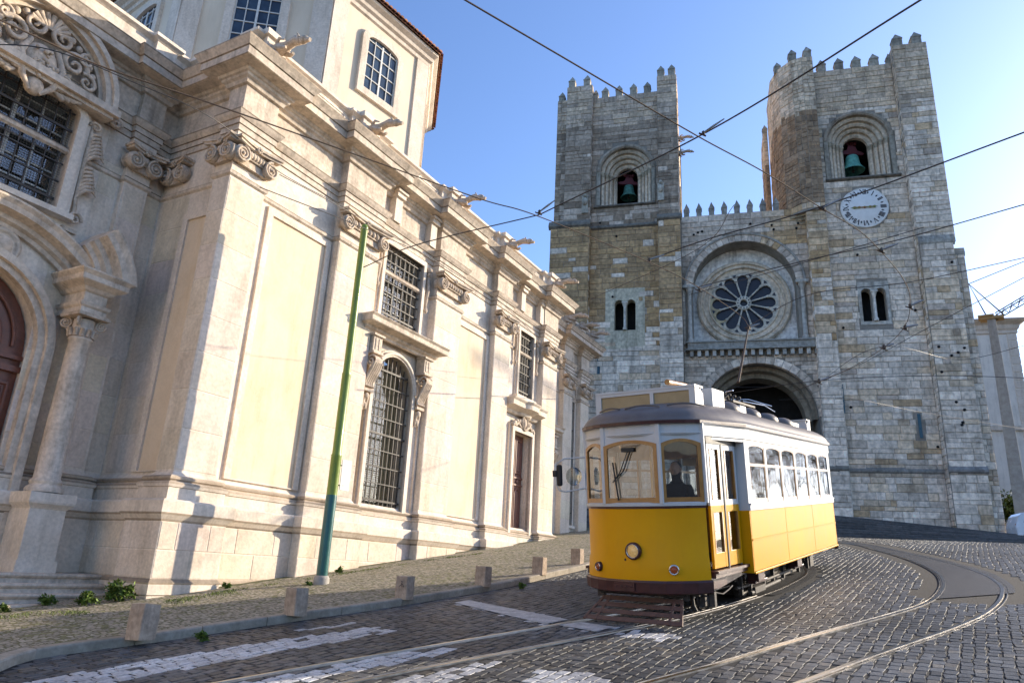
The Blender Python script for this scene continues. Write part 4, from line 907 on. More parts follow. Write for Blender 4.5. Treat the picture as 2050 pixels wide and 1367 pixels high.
# ------------------------------------------------------------------ cathedral
SD = np.array([.9624, -.2716]); CN = np.array([.2716, .9624]); Q0 = np.array([22.0683, 47.0849]); ZB = 3.6
CT = empty('cathedral', (float(Q0[0]), float(Q0[1]), ZB), basis(SD, CN), label='stone cathedral with two battlemented bell towers, clock and rose window', cat='cathedral')
ux = lambda u, v, z: (u, v, z - ZB)
def UM(): return MB(ux)
cr = random.Random(21)
def lerp(a, b, t): return tuple(x + (y - x) * t for x, y in zip(a, b))
PALE, TAN, GREY, DKG, BRN, LTAN = (1.0, .87, .74), (.68, .45, .23), (.72, .60, .50), (.42, .33, .25), (.45, .30, .18), (.90, .71, .51)
def wob(u, z): return sin(u * 1.3 + 3 * sin(z * .45)) + .6 * sin(u * 3.1 + z * 1.7)
def stonecol(u, z, zone):
    nz_ = .5 + .5 * sin(u * .9 + 1.7 * sin(z * .37 + 1.3) + .8 * sin(z * 1.9)) ; r = .55 * cr.random() + .45 * nz_ if zone in ('R', 'C', 'M') else cr.random(); j = cr.uniform(.72, 1.15)
    if zone == 'L':
        if z < 17.2 + .9 * wob(u, z): c = PALE if r < .86 else lerp(PALE, TAN, .5)
        elif z < 26.6: c = lerp(TAN, DKG, cr.random() * .35) if r < .90 - max(0, (20.5 - z) * .13) * (1 if u > -16 or u < -18.5 else .6) else PALE
        elif z < 28.6: c = GREY if r < .6 else DKG
        elif z < 36 + .4 * wob(u, z): c = lerp(DKG, GREY, cr.random() * .7) if r < .93 else lerp(PALE, GREY, .5)
        else: c = lerp(GREY, LTAN, cr.random() * .8)
    elif zone == 'C':
        if z > 22: c = lerp(GREY, PALE, cr.random() * .8)
        else: c = lerp(PALE, GREY, cr.random() * .7)
        if z > 24 and u > -3.8: c = lerp(TAN, PALE, cr.random() * .6)
    elif zone == 'M':      # buttress between rose window and clock tower
        c = (lerp(TAN, LTAN, cr.random()) if r < .6 else PALE) if 16.5 < z < 27.5 else PALE if z < 16.5 else lerp(BRN, DKG, cr.random() * .6)
    elif zone == 'T':      # turret
        c = lerp(LTAN, PALE, cr.random() * .4) if z > 34.6 + .4 * wob(u, z) else lerp(BRN, DKG, cr.random() * .5)
        if z < 27: c = lerp(TAN, PALE, cr.random())
    else:
        c = PALE if r < .62 else lerp(PALE, LTAN, .8) if r < .86 else lerp(LTAN, TAN, .5) if r < .93 else GREY
        if z > 35: c = lerp(LTAN, GREY, cr.random() * .6)
        if 7.0 < z < 7.9: c = lerp(c, DKG, .5)
    return tuple(x * j for x in c)
STONES = []   # (area, xf args)
def stones(u0, u1, z0, z1, v, zone, hole=None, hc=.42, ll=(.45, 1.9), P=None, pr=.045):
    """coursed blocks on a plane; P(u, z, d) gives the point, d outwards"""
    P = P or (lambda u, z, d: (u, v - d, z)); nz = max(1, round((z1 - z0) / hc)); h = (z1 - z0) / nz
    if u1 - u0 < 1.2: ll = (max(.3, (u1 - u0) * .4), max(.5, (u1 - u0) * .62))
    hs_ = [cr.uniform(.62, 1.38) for _ in range(nz)]; tot = sum(hs_); zc_ = z0
    for i in range(nz):
        za = zc_; zb = zc_ = za + (z1 - z0) * hs_[i] / tot; u = u0
        sub = cr.random() < .25
        while u < u1 - 1e-4:
            L = cr.uniform(*ll) * (.7 if sub else 1); c = min(u + L, u1)
            if u1 - c < .28: c = u1
            bits = [(u, c, za, zb)]
            for (a, b_, y0, y1) in bits:
                if hole and b_ - a > .3 and (hole(a + .02, y0 + .02) or hole(b_ - .02, y1 - .02) or hole(a + .02, y1 - .02) or hole(b_ - .02, y0 + .02) or hole((a + b_) / 2, (y0 + y1) / 2)):
                    m_ = int((b_ - a) / .2) + 1; ok = [k_ for k_ in range(m_) if not (hole(a + (b_ - a) * k_ / m_, y0) or hole(a + (b_ - a) * (k_ + 1) / m_, y0) or hole(a + (b_ - a) * k_ / m_, y1) or hole(a + (b_ - a) * (k_ + 1) / m_, y1))]
                    runs = []
                    for k_ in ok:
                        if runs and runs[-1][1] == k_: runs[-1][1] = k_ + 1
                        else: runs.append([k_, k_ + 1])
                    for r0, r1_ in runs: STONES.append((P, a + (b_ - a) * r0 / m_, a + (b_ - a) * r1_ / m_, y0, y1, stonecol((a + b_) / 2, (y0 + y1) / 2, zone), pr * cr.uniform(.35, 1.25)))
                    continue
                if hole and (hole((a + b_) / 2, (y0 + y1) / 2) or hole(a + .05, y0 + .05) or hole(b_ - .05, y1 - .05) or hole(a + .05, y1 - .05) or hole(b_ - .05, y0 + .05)): continue
                STONES.append((P, a, b_, y0, y1, stonecol((a + b_) / 2, (y0 + y1) / 2, zone), pr * cr.uniform(.35, 1.25)))
            u = c
def add_stone(b, s):
    P, a, c, y0, y1, col, pr = s; g, e = .010, .035; b.col = col
    j = lambda: cr.uniform(-.010, .010)
    o = [(a + g, y0 + g), (c - g, y0 + g), (c - g, y1 - g), (a + g, y1 - g)]; i_ = [(a + g + e + j(), y0 + g + e * .7 + j()), (c - g - e + j(), y0 + g + e * .7 + j()), (c - g - e + j(), y1 - g - e * .7 + j()), (a + g + e + j(), y1 - g - e * .7 + j())]
    b.add([P(u, z, .0) for u, z in o] + [P(u, z, pr + cr.uniform(-.006, .006)) for u, z in i_], [(0, 1, 5, 4), (1, 2, 6, 5), (2, 3, 7, 6), (3, 0, 4, 7), (4, 5, 6, 7)])
archhole = lambda c, hw, zb, zs, m=.0: (lambda u, z: abs(u - c) < hw + m and zb - m < z and (z < zs or (u - c) ** 2 + (z - zs) ** 2 < (hw + m) ** 2))
def faceR(u, v0): return lambda s, z, d: (u + d, s, z)     # face looking to +u, s runs along v
def faceL(u, v0): return lambda s, z, d: (u - d, s, z)
def core(name, u0, u1, v0, v1, z0, z1):
    b = UM(); b.col = (1, 1, 1); b.box(u0, u1, v0, v1, z0, z1); return b.build(name, MORTAR, CT)
RV = .75   # tower wall recess behind the corner buttresses
# left tower cores
core('buttress_core', -20.2, -17.1, 0, 4, 3, 26.5); core('buttress_core', -19.25, -17.1, .3, 4, 26.5, 39.9); core('buttress_core', -20.15, -19.25, .8, 10, 26.5, 39.0)
core('buttress_core', -11.7, -10.05, 0, 10, 3, 26.5); core('buttress_core', -11.7, -10.15, .3, 3, 26.5, 39.9)
TWIN = lambda c: (lambda u, z: abs(u - c) < .95 and 17.6 < z < 20.75)
def towerwall(u0, u1, c, hw, zb, zs, twc, z_top, bhw):
    """thin mortar wall with belfry arch and twin windows cut out"""
    b = UM(); w_ = lambda *a: wall_opening(b, *a)
    w_(u0, u1, 3, 16.5, twc - .5, twc + .5, 16.4, 16.45, 0, RV, RV + .1)
    b.v = b.v; b2 = UM()
    wall_opening(b2, u0, u1, 23, z_top, c - bhw, c + bhw, zb, zs, bhw, RV, RV + 1.6, 24)
    wall_opening(b2, u0, u1, 3, 23, twc - .86, twc + .86, 17.85, 20.35, 0, RV, RV + .8)
    b2.build('tower_wall', MORTAR, CT)
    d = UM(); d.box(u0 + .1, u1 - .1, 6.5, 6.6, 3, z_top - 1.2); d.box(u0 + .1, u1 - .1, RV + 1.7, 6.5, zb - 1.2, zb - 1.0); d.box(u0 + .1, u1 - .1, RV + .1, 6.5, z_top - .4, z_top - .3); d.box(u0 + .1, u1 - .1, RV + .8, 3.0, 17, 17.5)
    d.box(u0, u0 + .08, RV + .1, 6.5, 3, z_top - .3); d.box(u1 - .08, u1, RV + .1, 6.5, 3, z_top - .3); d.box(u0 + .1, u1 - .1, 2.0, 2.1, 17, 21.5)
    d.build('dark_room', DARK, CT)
towerwall(-17.1, -11.7, -14.3, 1.0, 28.5, 31.9, -14.33, 38.8, 2.05)
towerwall(.3, 6.0, 3.1, 1.2, 29.15, 32.4, 3.0, 38.8, 2.15)
hL = lambda u, z: archhole(-14.3, 2.30, 28.4, 31.6)(u, z) or TWIN(-14.33)(u, z)
hR = lambda u, z: archhole(3.1, 2.38, 29.1, 32.4)(u, z) or TWIN(3.0)(u, z) or ((u - 3.02) ** 2 + (z - 26.6) ** 2 < 1.55 ** 2) or (abs(u - 4.92) < .2 and 9.6 < z < 11.4)
stones(-20.2, -17.1, 3.4, 26.5, 0, 'L'); stones(-17.1, -11.7, 3.4, 38.8, RV, 'L', hL); stones(-11.7, -10.05, 3.4, 26.5, 0, 'L')
stones(-19.25, -17.1, 27.0, 39.9, .3, 'L'); stones(-20.15, -19.25, 27.0, 39.0, .8, 'L'); stones(-11.7, -10.15, 27.0, 39.9, .3, 'L')
stones(0, RV, 3.4, 26.5, 0, 'L', P=lambda s, z, d: (-17.1 + d, s, z)); stones(.3, 3.0, 27, 39.9, 0, 'R', P=lambda s, z, d: (-10.15 + d, s, z)); stones(3.0, 9.0, 27, 38.8, 0, 'R', P=lambda s, z, d: (-10.25 + d, s, z), hole=lambda s, z: abs(s - 5.4) < 1.1 and 28 < z < 33)
stones(0, .75, 3.4, 26.5, 0, 'L', P=lambda s, z, d: (-11.7 - d, s, z)); stones(.3, .75, 27, 39.9, 0, 'L', P=lambda s, z, d: (-17.1 + d, s, z))
core('tower_wall', -11.7, -10.3, 3, 9.2, 26.5, 38.8)
# central bay
CV = 1.0
b = UM(); wall_opening(b, -10.1, -1.0, 15.8, 27.1, -9.3, -1.95, 16.7, 21.0, 3.67, CV, CV + 1.5, 32); wall_opening(b, -10.1, -.9, 3, 15.8, -8.9, -1.1, 3.1, 11.2, 3.9, CV, CV + 4.5, 28); b.box(-10.1, -.9, 1.6, 2.3, 25.0, 27.1); b.build('front_wall', MORTAR, CT)
hC = lambda u, z: archhole(-5.62, 4.12, 15.9, 21.0)(u, z) or archhole(-5.0, 4.36, 3, 11.2)(u, z)
stones(-10.05, -1.0, 3.4, 27.1, CV, 'C', hC)
b = UM(); b.box(-9.3, -1.95, CV + 1.45, CV + 1.7, 16.6, 24.9); b.col = (.85, .83, .76); b.build('rose_backing_wall', MASON, CT)
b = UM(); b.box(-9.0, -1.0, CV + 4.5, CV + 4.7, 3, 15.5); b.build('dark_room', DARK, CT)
# arch voussoirs around rose recess and portal
def voussoir(c, zs, r0, r1, v, n, proud, zone, a0=0, a1=pi, name='voussoir'):
    for i in range(n):
        a, e = a0 + (a1 - a0) * i / n + .004, a0 + (a1 - a0) * (i + 1) / n - .004; b = UM(); b.col = stonecol(c + r1 * cos(a), zs + r1 * sin(a), zone)
        q = [(c + r * cos(t), zs + r * sin(t)) for r, t in ((r0, a), (r1, a), (r1, e), (r0, e))]; b.prism(q, v - proud, v + .3); b.build(name, MASON, CT)
voussoir(-5.62, 21.0, 3.68, 4.18, CV, 26, .14, 'C'); voussoir(-5.0, 11.2, 3.88, 4.42, CV, 22, .10, 'C')
def ringmould(c, zc, prof, mt=MASON, name='moulding', col=(.6, .57, .5), a0=0, a1=2 * pi, n=56, parent=CT, v0=0):
    b = UM(); b.col = col; rows = []
    for i in range(n + 1):
        a = a0 + (a1 - a0) * i / n; rows.append([(c + r * cos(a), v0 - d, zc + r * sin(a)) for r, d in prof])
    b.rings(rows, smooth=False); return b.build(name, mt, parent)
ringmould(-5.62, 21.0, [(4.16, 0), (4.18, .22), (4.30, .26), (4.34, .12), (4.36, 0)], a1=pi, v0=CV, col=(.45, .43, .40)); ringmould(-5.62, 21.0, [(3.68, -.9), (3.68, .13)], a1=pi, v0=CV, col=(.5, .47, .40))
ringmould(-5.0, 11.2, [(3.90, -3), (3.90, .12)], a1=pi, v0=CV, col=(.42, .37, .28)); ringmould(-5.0, 11.2, [(3.2, -3.0), (3.2, -1.5), (3.55, -1.5), (3.6, -.9), (3.9, -.85)], a1=pi, v0=CV, col=(.38, .33, .26))
for s in (-9.55, -1.6):   # slender shafts either side
    b = UM(); b.col = (.6, .57, .52); b.lathe([(.25, 16.7), (.25, 17.0), (.17, 17.1), (.15, 20.6), (.17, 20.65)], (s, CV - .1, 0), (0, 0, 1), 12); b.box(s - .45, s + .42, CV - .35, CV, 21.05, 21.25); b.lathe([(.16, 20.65), (.3, 21.05)], (s, CV - .1, 0), (0, 0, 1), 10); b.build('shaft', MASON, CT)
# rose window
RC = (-5.62, 20.15)
rv = CV + 1.42
RW = ringmould(RC[0], RC[1], [(3.42, 0), (3.42, .3), (3.30, .42), (3.16, .42), (3.10, .28), (2.98, .28), (2.94, .38), (2.84, .38), (2.80, .22), (2.58, .18), (2.54, .28), (2.46, .28), (2.42, .05)], v0=rv, name='rose_window', col=(.80, .68, .54), n=72)
b = UM(); pts = [(RC[0] + 2.5 * cos(a), rv - .03, RC[1] + 2.5 * sin(a)) for a in np.linspace(0, 2 * pi, 49)[:-1]]; b.add(pts, [tuple(range(48))]); b.build('rose_glass', ROSEG, RW)
for k in range(12):
    a = 2 * pi * (k + .5) / 12 + .0
    b = UM(); b.col = (.70, .66, .58)
    d = (cos(a), sin(a)); b.cyl((RC[0] + .55 * d[0], rv - .22, RC[1] + .55 * d[1]), (RC[0] + 1.72 * d[0], rv - .22, RC[1] + 1.72 * d[1]), .055, .075, 8); b.cyl((RC[0] + 1.66 * d[0], rv - .22, RC[1] + 1.66 * d[1]), (RC[0] + 1.82 * d[0], rv - .22, RC[1] + 1.82 * d[1]), .08, .13, 8); b.build('rose_spoke', MASON, RW)
# petal plate: annulus minus petals, built as 12 sectors with lobed openings
for k in range(12):
    a = 2 * pi * k / 12 + pi / 2; b = UM(); b.col = (.68, .63, .54) if rnd.random() < .75 else (.62, .52, .34); half = pi / 12
    pc = 1.88; pr = .40; inner = []; outer = []
    for i in range(25):
        t = i / 24; ang = -pi * .5 + pi * t      # lobe from one side to other, opening inwards
        x = pc + pr * cos(ang) if True else 0; y = pr * sin(ang)
        inner.append((x, y))
    inner = [(1.72, -.40 * .93)] + inner + [(1.72, .40 * .93)]
    outer = [(1.72, -1.72 * math.tan(half))]
    for i in range(25):
        t = -half + 2 * half * i / 24; outer.append((2.45 * cos(t), 2.45 * sin(t)))
    outer.append((1.72, 1.72 * math.tan(half)))
    R_ = lambda x, y: (RC[0] + x * cos(a) - y * sin(a), RC[1] + x * sin(a) + y * cos(a))
    vs = []; 
    I = [R_(*p) for p in inner]; O = [R_(*p) for p in outer]; b.rings([[(p[0], rv - .05, p[1]) for p in I], [(p[0], rv - .26, p[1]) for p in I], [(p[0], rv - .26, p[1]) for p in O], [(p[0], rv - .05, p[1]) for p in O]])
    b.build('rose_petal_stone', MASON, RW)
    for sg in (-1, 1):
        c_ = UM(); c_.col = (1, 1, 1); q = [R_(2.30 * cos(half * sg) + dx, 2.30 * sin(half * sg) + dy) for dx, dy in ((-.16, 0), (.07, -.07), (.07, .07))]
    dk = UM(); t = half; q = [R_(x * cos(t) - y * sin(t), x * sin(t) + y * cos(t)) for x, y in ((2.12, 0), (2.34, -.17), (2.36, 0), (2.34, .17))]; dk.add([(p[0], rv - .268, p[1]) for p in q], [(0, 1, 2, 3)]); dk.build('spandrel_opening', ROSEG, RW)
b = UM(); b.col = (.70, .66, .58); hub = [(.56, 0), (.56, .2), (.5, .26), (.30, .26), (.26, .2), (.26, 0)]
rows = [[(RC[0] + r * cos(a), rv - .08 - d, RC[1] + r * sin(a)) for r, d in hub] for a in np.linspace(0, 2 * pi, 33)]; b.rings(rows); b.build('rose_hub', MASON, RW)
b = UM()
for k in range(12):
    a = 2 * pi * k / 12; b.lathe([(.055, 0), (.0, .004)], (RC[0] + .42 * cos(a), rv - .345, RC[1] + .42 * sin(a)), (0, -1, 0), 8)
b.build('hub_hole', ROSEG, RW)
# ledge with corbels over the portal
b = UM(); b.col = (.42, .41, .38); b.box(-9.75, -1.05, CV - .45, CV, 16.15, 16.62); b.box(-9.9, -.9, CV - .55, CV, 16.62, 16.72); b.box(-9.9, -.9, CV - .6, CV, 16.05, 16.15); b.build('ledge', MASON, CT)
for k in range(17):
    u = -9.6 + k * .53; b = UM(); v = cr.uniform(.75, 1.1); b.col = (.62 * v, .60 * v, .56 * v); b.prism([(u, 15.62), (u + .25, 15.62), (u + .25, 16.05), (u, 16.05)], CV - .42, CV); b.build('corbel', MASON, CT)
# dark weather streaks below are in the stain of the material. String courses, sills
def course(u0, u1, v, z, d=.22, h=.35, col=(.24, .22, .19), v1=None):
    b = UM(); b.col = col; b.prism([(v - d, z - h * .1), (v - d, z + h * .25), (v, z + h), (v + .1, z + h), (v + .1, z - h * .5), (v, z - h * .5)], u0, u1, 'x'); b.build('string_course', MASON, CT)
course(-20.35, -17.0, 0, 26.55, .18, .45); course(-17.1, -11.7, RV, 26.5, .18, .3); course(-11.8, -9.95, 0, 26.6, .18, .4); course(-16.85, -11.95, RV, 28.35, .25, .22); course(.6, 5.7, RV, 29.05, .25, .22); course(-.9, .3, .2, 7.5, .1, .3); course(.3, 6.0, RV, 7.5, .1, .3, (.3, .29, .27)); course(6.0, 8.2, -.1, 7.45, .16, .35, (.32, .31, .3))
# right tower
core('buttress_core', -1.0, .3, .2, 4, 3, 27.3); core('buttress_core', 6.05, 8.15, -.1, 5, 3, 23.2); core('buttress_core', 6.0, 8.35, 0, 9, 23.2, 39.8); core('buttress_core', 8.15, 8.9, .5, 9, 3, 22.4); core('buttress_core', 8.35, 8.6, .8, 9, 30, 39.1)
stones(-1.0, .3, 3.4, 27.3, .2, 'M'); stones(.3, 6.0, 3.4, 38.8, RV, 'R', hR); stones(6.05, 8.15, 3.4, 23.2, -.1, 'R'); stones(6.0, 8.35, 23.5, 39.8, 0, 'R'); stones(8.15, 8.9, 3.4, 22.4, .5, 'R'); stones(8.35, 8.62, 30, 39.1, .8, 'R')
stones(-.1, RV, 3.4, 39.8, 0, 'R', P=lambda s, z, d: (6.02 - d, s, z)); stones(.2, RV, 3.4, 27, 0, 'M', P=lambda s, z, d: (.3 + d, s, z)); stones(.2, 1.0, 3.4, 26.5, 0, 'M', P=lambda s, z, d: (-1.0 - d, s, z))
course(6.0, 8.25, -.1, 23.2, .1, .5, (.5, .48, .44)); course(8.1, 8.95, .5, 22.5, .05, .4, (.5, .48, .44))
# chamfered stair turret of the right tower
TP = [(.33, .1), (-.50, .0), (-1.25, .28), (-2.15, 1.2), (-2.62, 2.6), (-2.62, 6.5), (.3, 6.5)]
b = UM(); b.rings([[(u, v, z) for u, v in TP] for z in (26.4, 39.8)], closed=True, cap0=True, cap1=True); b.build('turret_core', MORTAR, CT)
b = UM(); b.col = (.45, .36, .24)
for k in range(5): b.rings([[(.3 - .0, .1 + .1, 26.5 - k * .25), (-.55 + k * .1, .1 + .08 * k, 26.5 - k * .25), (-1.3 + k * .2, .6 + .1 * k, 26.5 - k * .25), (-2.2 + k * .32, 1.0, 26.5 - k * .25)], [(.3, .2, 26.25 - k * .25), (-.5 + k * .1, .15 + .08 * k, 26.25 - k * .25), (-1.3 + k * .2, .65 + .1 * k, 26.25 - k * .25), (-2.2 + k * .32, 1.02, 26.25 - k * .25)]])
b.build('turret_corbelling', MASON, CT)
for (a, c) in zip(TP[:5], TP[1:6]):
    a, c = np.array(a), np.array(c); L_ = float(np.hypot(*(c - a))); d = (c - a) / L_; nn = np.array([-d[1], d[0]]) * (1 if (-d[1] * (-1) + 0) else 1)
    nn = np.array([d[1], -d[0]]) if (d[0] < 0 and -d[0] * 0 + (-(d[0])) > 0) is False else np.array([-d[1], d[0]])
    nn = np.array([-d[1], d[0]])
    if nn[1] > 0 and abs(d[0]) > .1: nn = -nn
    if abs(d[0]) <= .1: nn = np.array([-1.0, 0])
    stones(0, L_, 26.6, 39.8, 0, 'T', P=lambda s, z, dd, a=a, d=d, nn=nn: (a[0] + d[0] * s + nn[0] * dd, a[1] + d[1] * s + nn[1] * dd, z), ll=(.4, .95), hc=.40)
core('tower_wall', .3, 6.0, RV + 1.7, 9, 34.0, 38.5)
core('belfry_back', -2.3, 8.3, 8.9, 9.1, 26, 38.6)
# far left-side pier seen past the turret
core('buttress_core', -3.05, -2.7, 6.8, 9.4, 26.5, 37.6); stones(6.8, 9.4, 27, 37.6, 0, 'T', P=lambda s, z, d: (-3.05 - d, s, z)); stones(-3.05, -2.7, 27, 37.6, 6.8, 'T')
# merlons with pyramid caps
mer = {}
def merlon(u, v, z, w_=.50, h=.85, dcol=None):
    b = UM(); t = cr.uniform(.8, 1.1); c = dcol or (.48, .44, .37); b.col = tuple(x * t for x in c); hw = w_ / 2
    b.box(u - hw, u + hw, v, v + w_, z - .02, z + h * .58); b.box(u - hw - .03, u + hw + .03, v - .03, v + w_ + .03, z + h * .54, z + h * .62)
    b.add([(u - hw - .0, v - .0, z + h * .62), (u + hw + .03, v - .03, z + h * .62), (u + hw + .03, v + w_ + .03, z + h * .62), (u - hw - .03, v + w_ + .03, z + h * .62), (u, v + hw, z + h * 1.2)], [(0, 1, 4), (1, 2, 4), (2, 3, 4), (3, 0, 4)]); b.build('merlon', MASON, CT)
for u in (-16.06, -14.89, -13.68, -12.53): merlon(u, RV, 38.8, .55, 1.05)
for u in (-18.87, -17.57, -11.38, -10.5): merlon(u, .32, 39.9, .55, 1.05)
merlon(-19.84, .9, 39.0, .5, .95); merlon(-16.9, .9, 38.85, .4, .9)
for v in (2, 3.6, 5.2, 6.8): merlon(-10.6, v, 38.8, .5, .95)
for u in (1.06, 2.33, 3.58, 4.86): merlon(u, RV, 38.8, .62, 1.1)
for u in (-1.1, .0): merlon(u, .12 if u > -.6 else .25, 39.8, .58, 1.05)
merlon(-2.15, 1.25, 39.6, .5, .95); merlon(-2.3, 3.2, 39.6, .5, .95)
for u in (6.44, 7.75): merlon(u, .05, 39.8, .68, 1.1)
merlon(8.35, .9, 39.1, .5, .95); merlon(5.95, .9, 38.9, .4, .9)
for k in range(8): merlon(-9.6 + k * .946, CV + .1, 27.1, .40, 1.08, (.36, .34, .31))
merlon(-2.88, 6.9, 37.6, .4, .9)
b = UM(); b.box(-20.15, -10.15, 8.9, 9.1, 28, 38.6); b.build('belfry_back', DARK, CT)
# belfry arches: stepped rings on colonnettes
def belfry(c, zb, zs, R, name):
    steps = [(R * 1.14, R * 1.0, .16), (R * 1.0, R * .86, -.20), (R * .86, R * .72, -.50), (R * .72, R * .58, -.80), (R * .58, R * .42, -1.1)]
    root = None
    for i, (ro, ri, d) in enumerate(steps):
        prof = [(ro, d - .35), (ro, d - .03), (ro - .05, d), (ri + .10, d), (ri + .05, d - .05), (ri, d - .08), (ri, d - .42)]
        col = (.74, .63, .50) if i else (.44, .38, .31)
        o = ringmould(c, zs, prof, a1=pi, n=28, v0=RV, name='belfry_arch', col=col, parent=root or CT)
        if root is None: root = o
        if i: 
            for sx in (-1, 1):
                b = UM(); b.col = (.86, .73, .58); u = c + sx * (ro + ri) / 2; b.lathe([(.17, zb), (.17, zb + .15), (.115, zb + .22), (.105, zs - .42), (.13, zs - .38)], (u, RV - d + .05, 0), (0, 0, 1), 10); b.box(min(c + sx * ri, c + sx * ro), max(c + sx * ri, c + sx * ro), RV - d + .10, RV - d + .5, zb, zs)
                b.build('colonnette', MASON, root)
            for sx in (-1, 1):
                b = UM(); b.col = (.5, .44, .34); u = c + sx * (ro + ri) / 2; b.lathe([(.12, zs - .40), (.16, zs - .25), (.21, zs - .08)], (u, RV - d + .05, 0), (0, 0, 1), 8); b.box(u - .2, u + .2, RV - d - .14, RV - d + .4, zs - .09, zs + .04)
                b.build('belfry_capital', MASON, root)
        else:
            for sx in (-1, 1):
                b = UM(); b.col = (.42, .39, .33); b.box(min(c + sx * ro, c + sx * ri), max(c + sx * ro, c + sx * ri), RV - .10, RV + .2, zb, zs); b.build('belfry_jamb', MASON, root)
belfry(-14.3, 28.55, 31.6, 2.05, 'L'); belfry(3.1, 29.2, 32.4, 2.12, 'R')
# twin lancets with a middle column
for c in (-14.33, 3.0):
    b = UM(); b.col = (.70, .64, .50) if c < 0 else (.66, .63, .57)
    hw, zb, zs = .82, 17.85, 19.95; pts = []
    wall_opening(b, c - 1.25 if c < 0 else c - .92, c + 1.25 if c < 0 else c + .92, 16.4 if c < 0 else 17.6, 21.2 if c < 0 else 20.8, c - .80, c - .10, 17.85, 19.95, .37, RV - .05, RV + .7)
    # second light
    b2 = UM(); b2.col = b.col; e0, e1 = (c + .10, c + .80)
    b.v, b.f, b.c, b.sm = [], [], [], []
    L0, L1 = (c - 1.5, c + 1.5) if c < 0 else (c - 1.0, c + 1.0); zA, zB_ = (16.4, 21.25) if c < 0 else (17.6, 20.8)
    wall_opening(b, L0, c, zA, zB_, c - .80, c - .11, 17.85, 19.95, .36, RV - .05, RV + .7, 12); wall_opening(b, c, L1, zA, zB_, c + .11, c + .80, 17.85, 19.95, .36, RV - .05, RV + .7, 12)
    tw = b.build('twin_window', MASON, CT); b = UM(); b.col = (.85, .82, .76); b.lathe([(.15, 17.85), (.15, 18.0), (.09, 18.1), (.085, 19.6), (.10, 19.62), (.18, 19.9), (.2, 19.98)], (c, RV - .12, 0), (0, 0, 1), 12); b.box(c - .22, c + .22, RV - .34, RV + .1, 19.96, 20.05); b.build('column', MASON, tw)
# narrow slits
for u, z0, z1, vv in ((4.92, 9.7, 11.3, RV), (-16.3, 14.3, 15.9, RV), (.33, 11.3, 13.3, .4)):
    b = UM(); b.box(u - .10, u + .10, vv - .03, vv + .02, z0, z1); b.build('slit_window', mat('slit_blue_glass', (.03, .09, .12), rough=.3, bump=0, attr=False) if 'slit_blue_glass' not in MATS else MATS['slit_blue_glass'], CT)
# clock
cc = (3.02, 26.6); cv = RV - .12
b = UM(); b.lathe([(0, 0), (1.58, 0), (1.62, .03), (1.62, .16)], (cc[0], cv, cc[1]), (0, 1, 0), 48); CK = b.build('clock_face', CLOCKM, CT, label='round white clock face with Roman numerals and green hands')
b = UM(); rows = [[(cc[0] + r * cos(a), cv - d, cc[1] + r * sin(a)) for r, d in ((1.60, 0), (1.60, .03), (1.56, .03), (1.56, 0))] for a in np.linspace(0, 2 * pi, 49)]; b.rings(rows); b.build('clock_rim', MASON, CK)
def stroke(b, p, q, w_, R):
    p, q = np.array(p, float), np.array(q, float); d = q - p; L_ = np.linalg.norm(d); d /= L_; n_ = np.array([-d[1], d[0]]) * w_ / 2; pts = [R(*v) for v in (p - n_, q - n_, q + n_, p + n_)]
    b.add([(x, cv - .012, z) for x, z in pts], [(0, 1, 2, 3)])
GL = {'I': ([((0, 0), (0, 1))], .22), 'V': ([((-.28, 1), (0, 0)), ((.28, 1), (0, 0))], .62), 'X': ([((-.28, 1), (.28, 0)), ((-.28, 0), (.28, 1))], .62)}
for h_, s in enumerate(['XII', 'I', 'II', 'III', 'IIII', 'V', 'VI', 'VII', 'VIII', 'IX', 'X', 'XI']):
    a = pi / 2 - 2 * pi * h_ / 12; sc_ = .40; wtot = sum(GL[g][1] for g in s); b = UM(); x = -wtot / 2
    for g in s:
        ls, wd = GL[g]; xm = x + wd / 2; x += wd
        for k, (p, q) in enumerate(ls):
            R = lambda X, Y: (cc[0] + (1.06 + Y * sc_) * cos(a) + X * .42 * sin(a), cc[1] + (1.06 + Y * sc_) * sin(a) - X * .42 * cos(a))
            stroke(b, (p[0] + xm, p[1]), (q[0] + xm, q[1]), .16 if k == 0 else .07, R)
    b.build('clock_numeral', NUMM, CK)
for h_ in range(60):
    if h_ % 5: continue
for h_ in range(12):
    a = 2 * pi * (h_ + .5) / 12; b = UM(); R = lambda X, Y: (cc[0] + (1.22 + Y * .12) * cos(a) + X * .09 * sin(a), cc[1] + (1.22 + Y * .12) * sin(a) - X * .09 * cos(a)); pts = [R(0, -1), R(.7, 0), R(0, 1), R(-.7, 0)]; b.add([(x, cv - .012, z) for x, z in pts], [(0, 1, 2, 3)]); b.build('clock_diamond', NUMM, CK)
for sx, L_ in ((-1, .95), (1, .85)):
    b = UM(); q = [(0, .05), (.25, .03), (.35, .09), (.5, .04), (.7, .10), (L_ - .12, .02), (L_, .0)]; pl = [(cc[0] + sx * x, cc[1] + y) for x, y in q] + [(cc[0] + sx * x, cc[1] - y) for x, y in q[::-1]]; b.prism(pl, cv - .09, cv - .05); b.build('clock_hand', HANDM, CK)
b = UM(); b.lathe([(.09, 0), (.07, .06), (0, .07)], (cc[0], cv - .04, cc[1]), (0, -1, 0), 12); b.build('clock_boss', HANDM, CK)
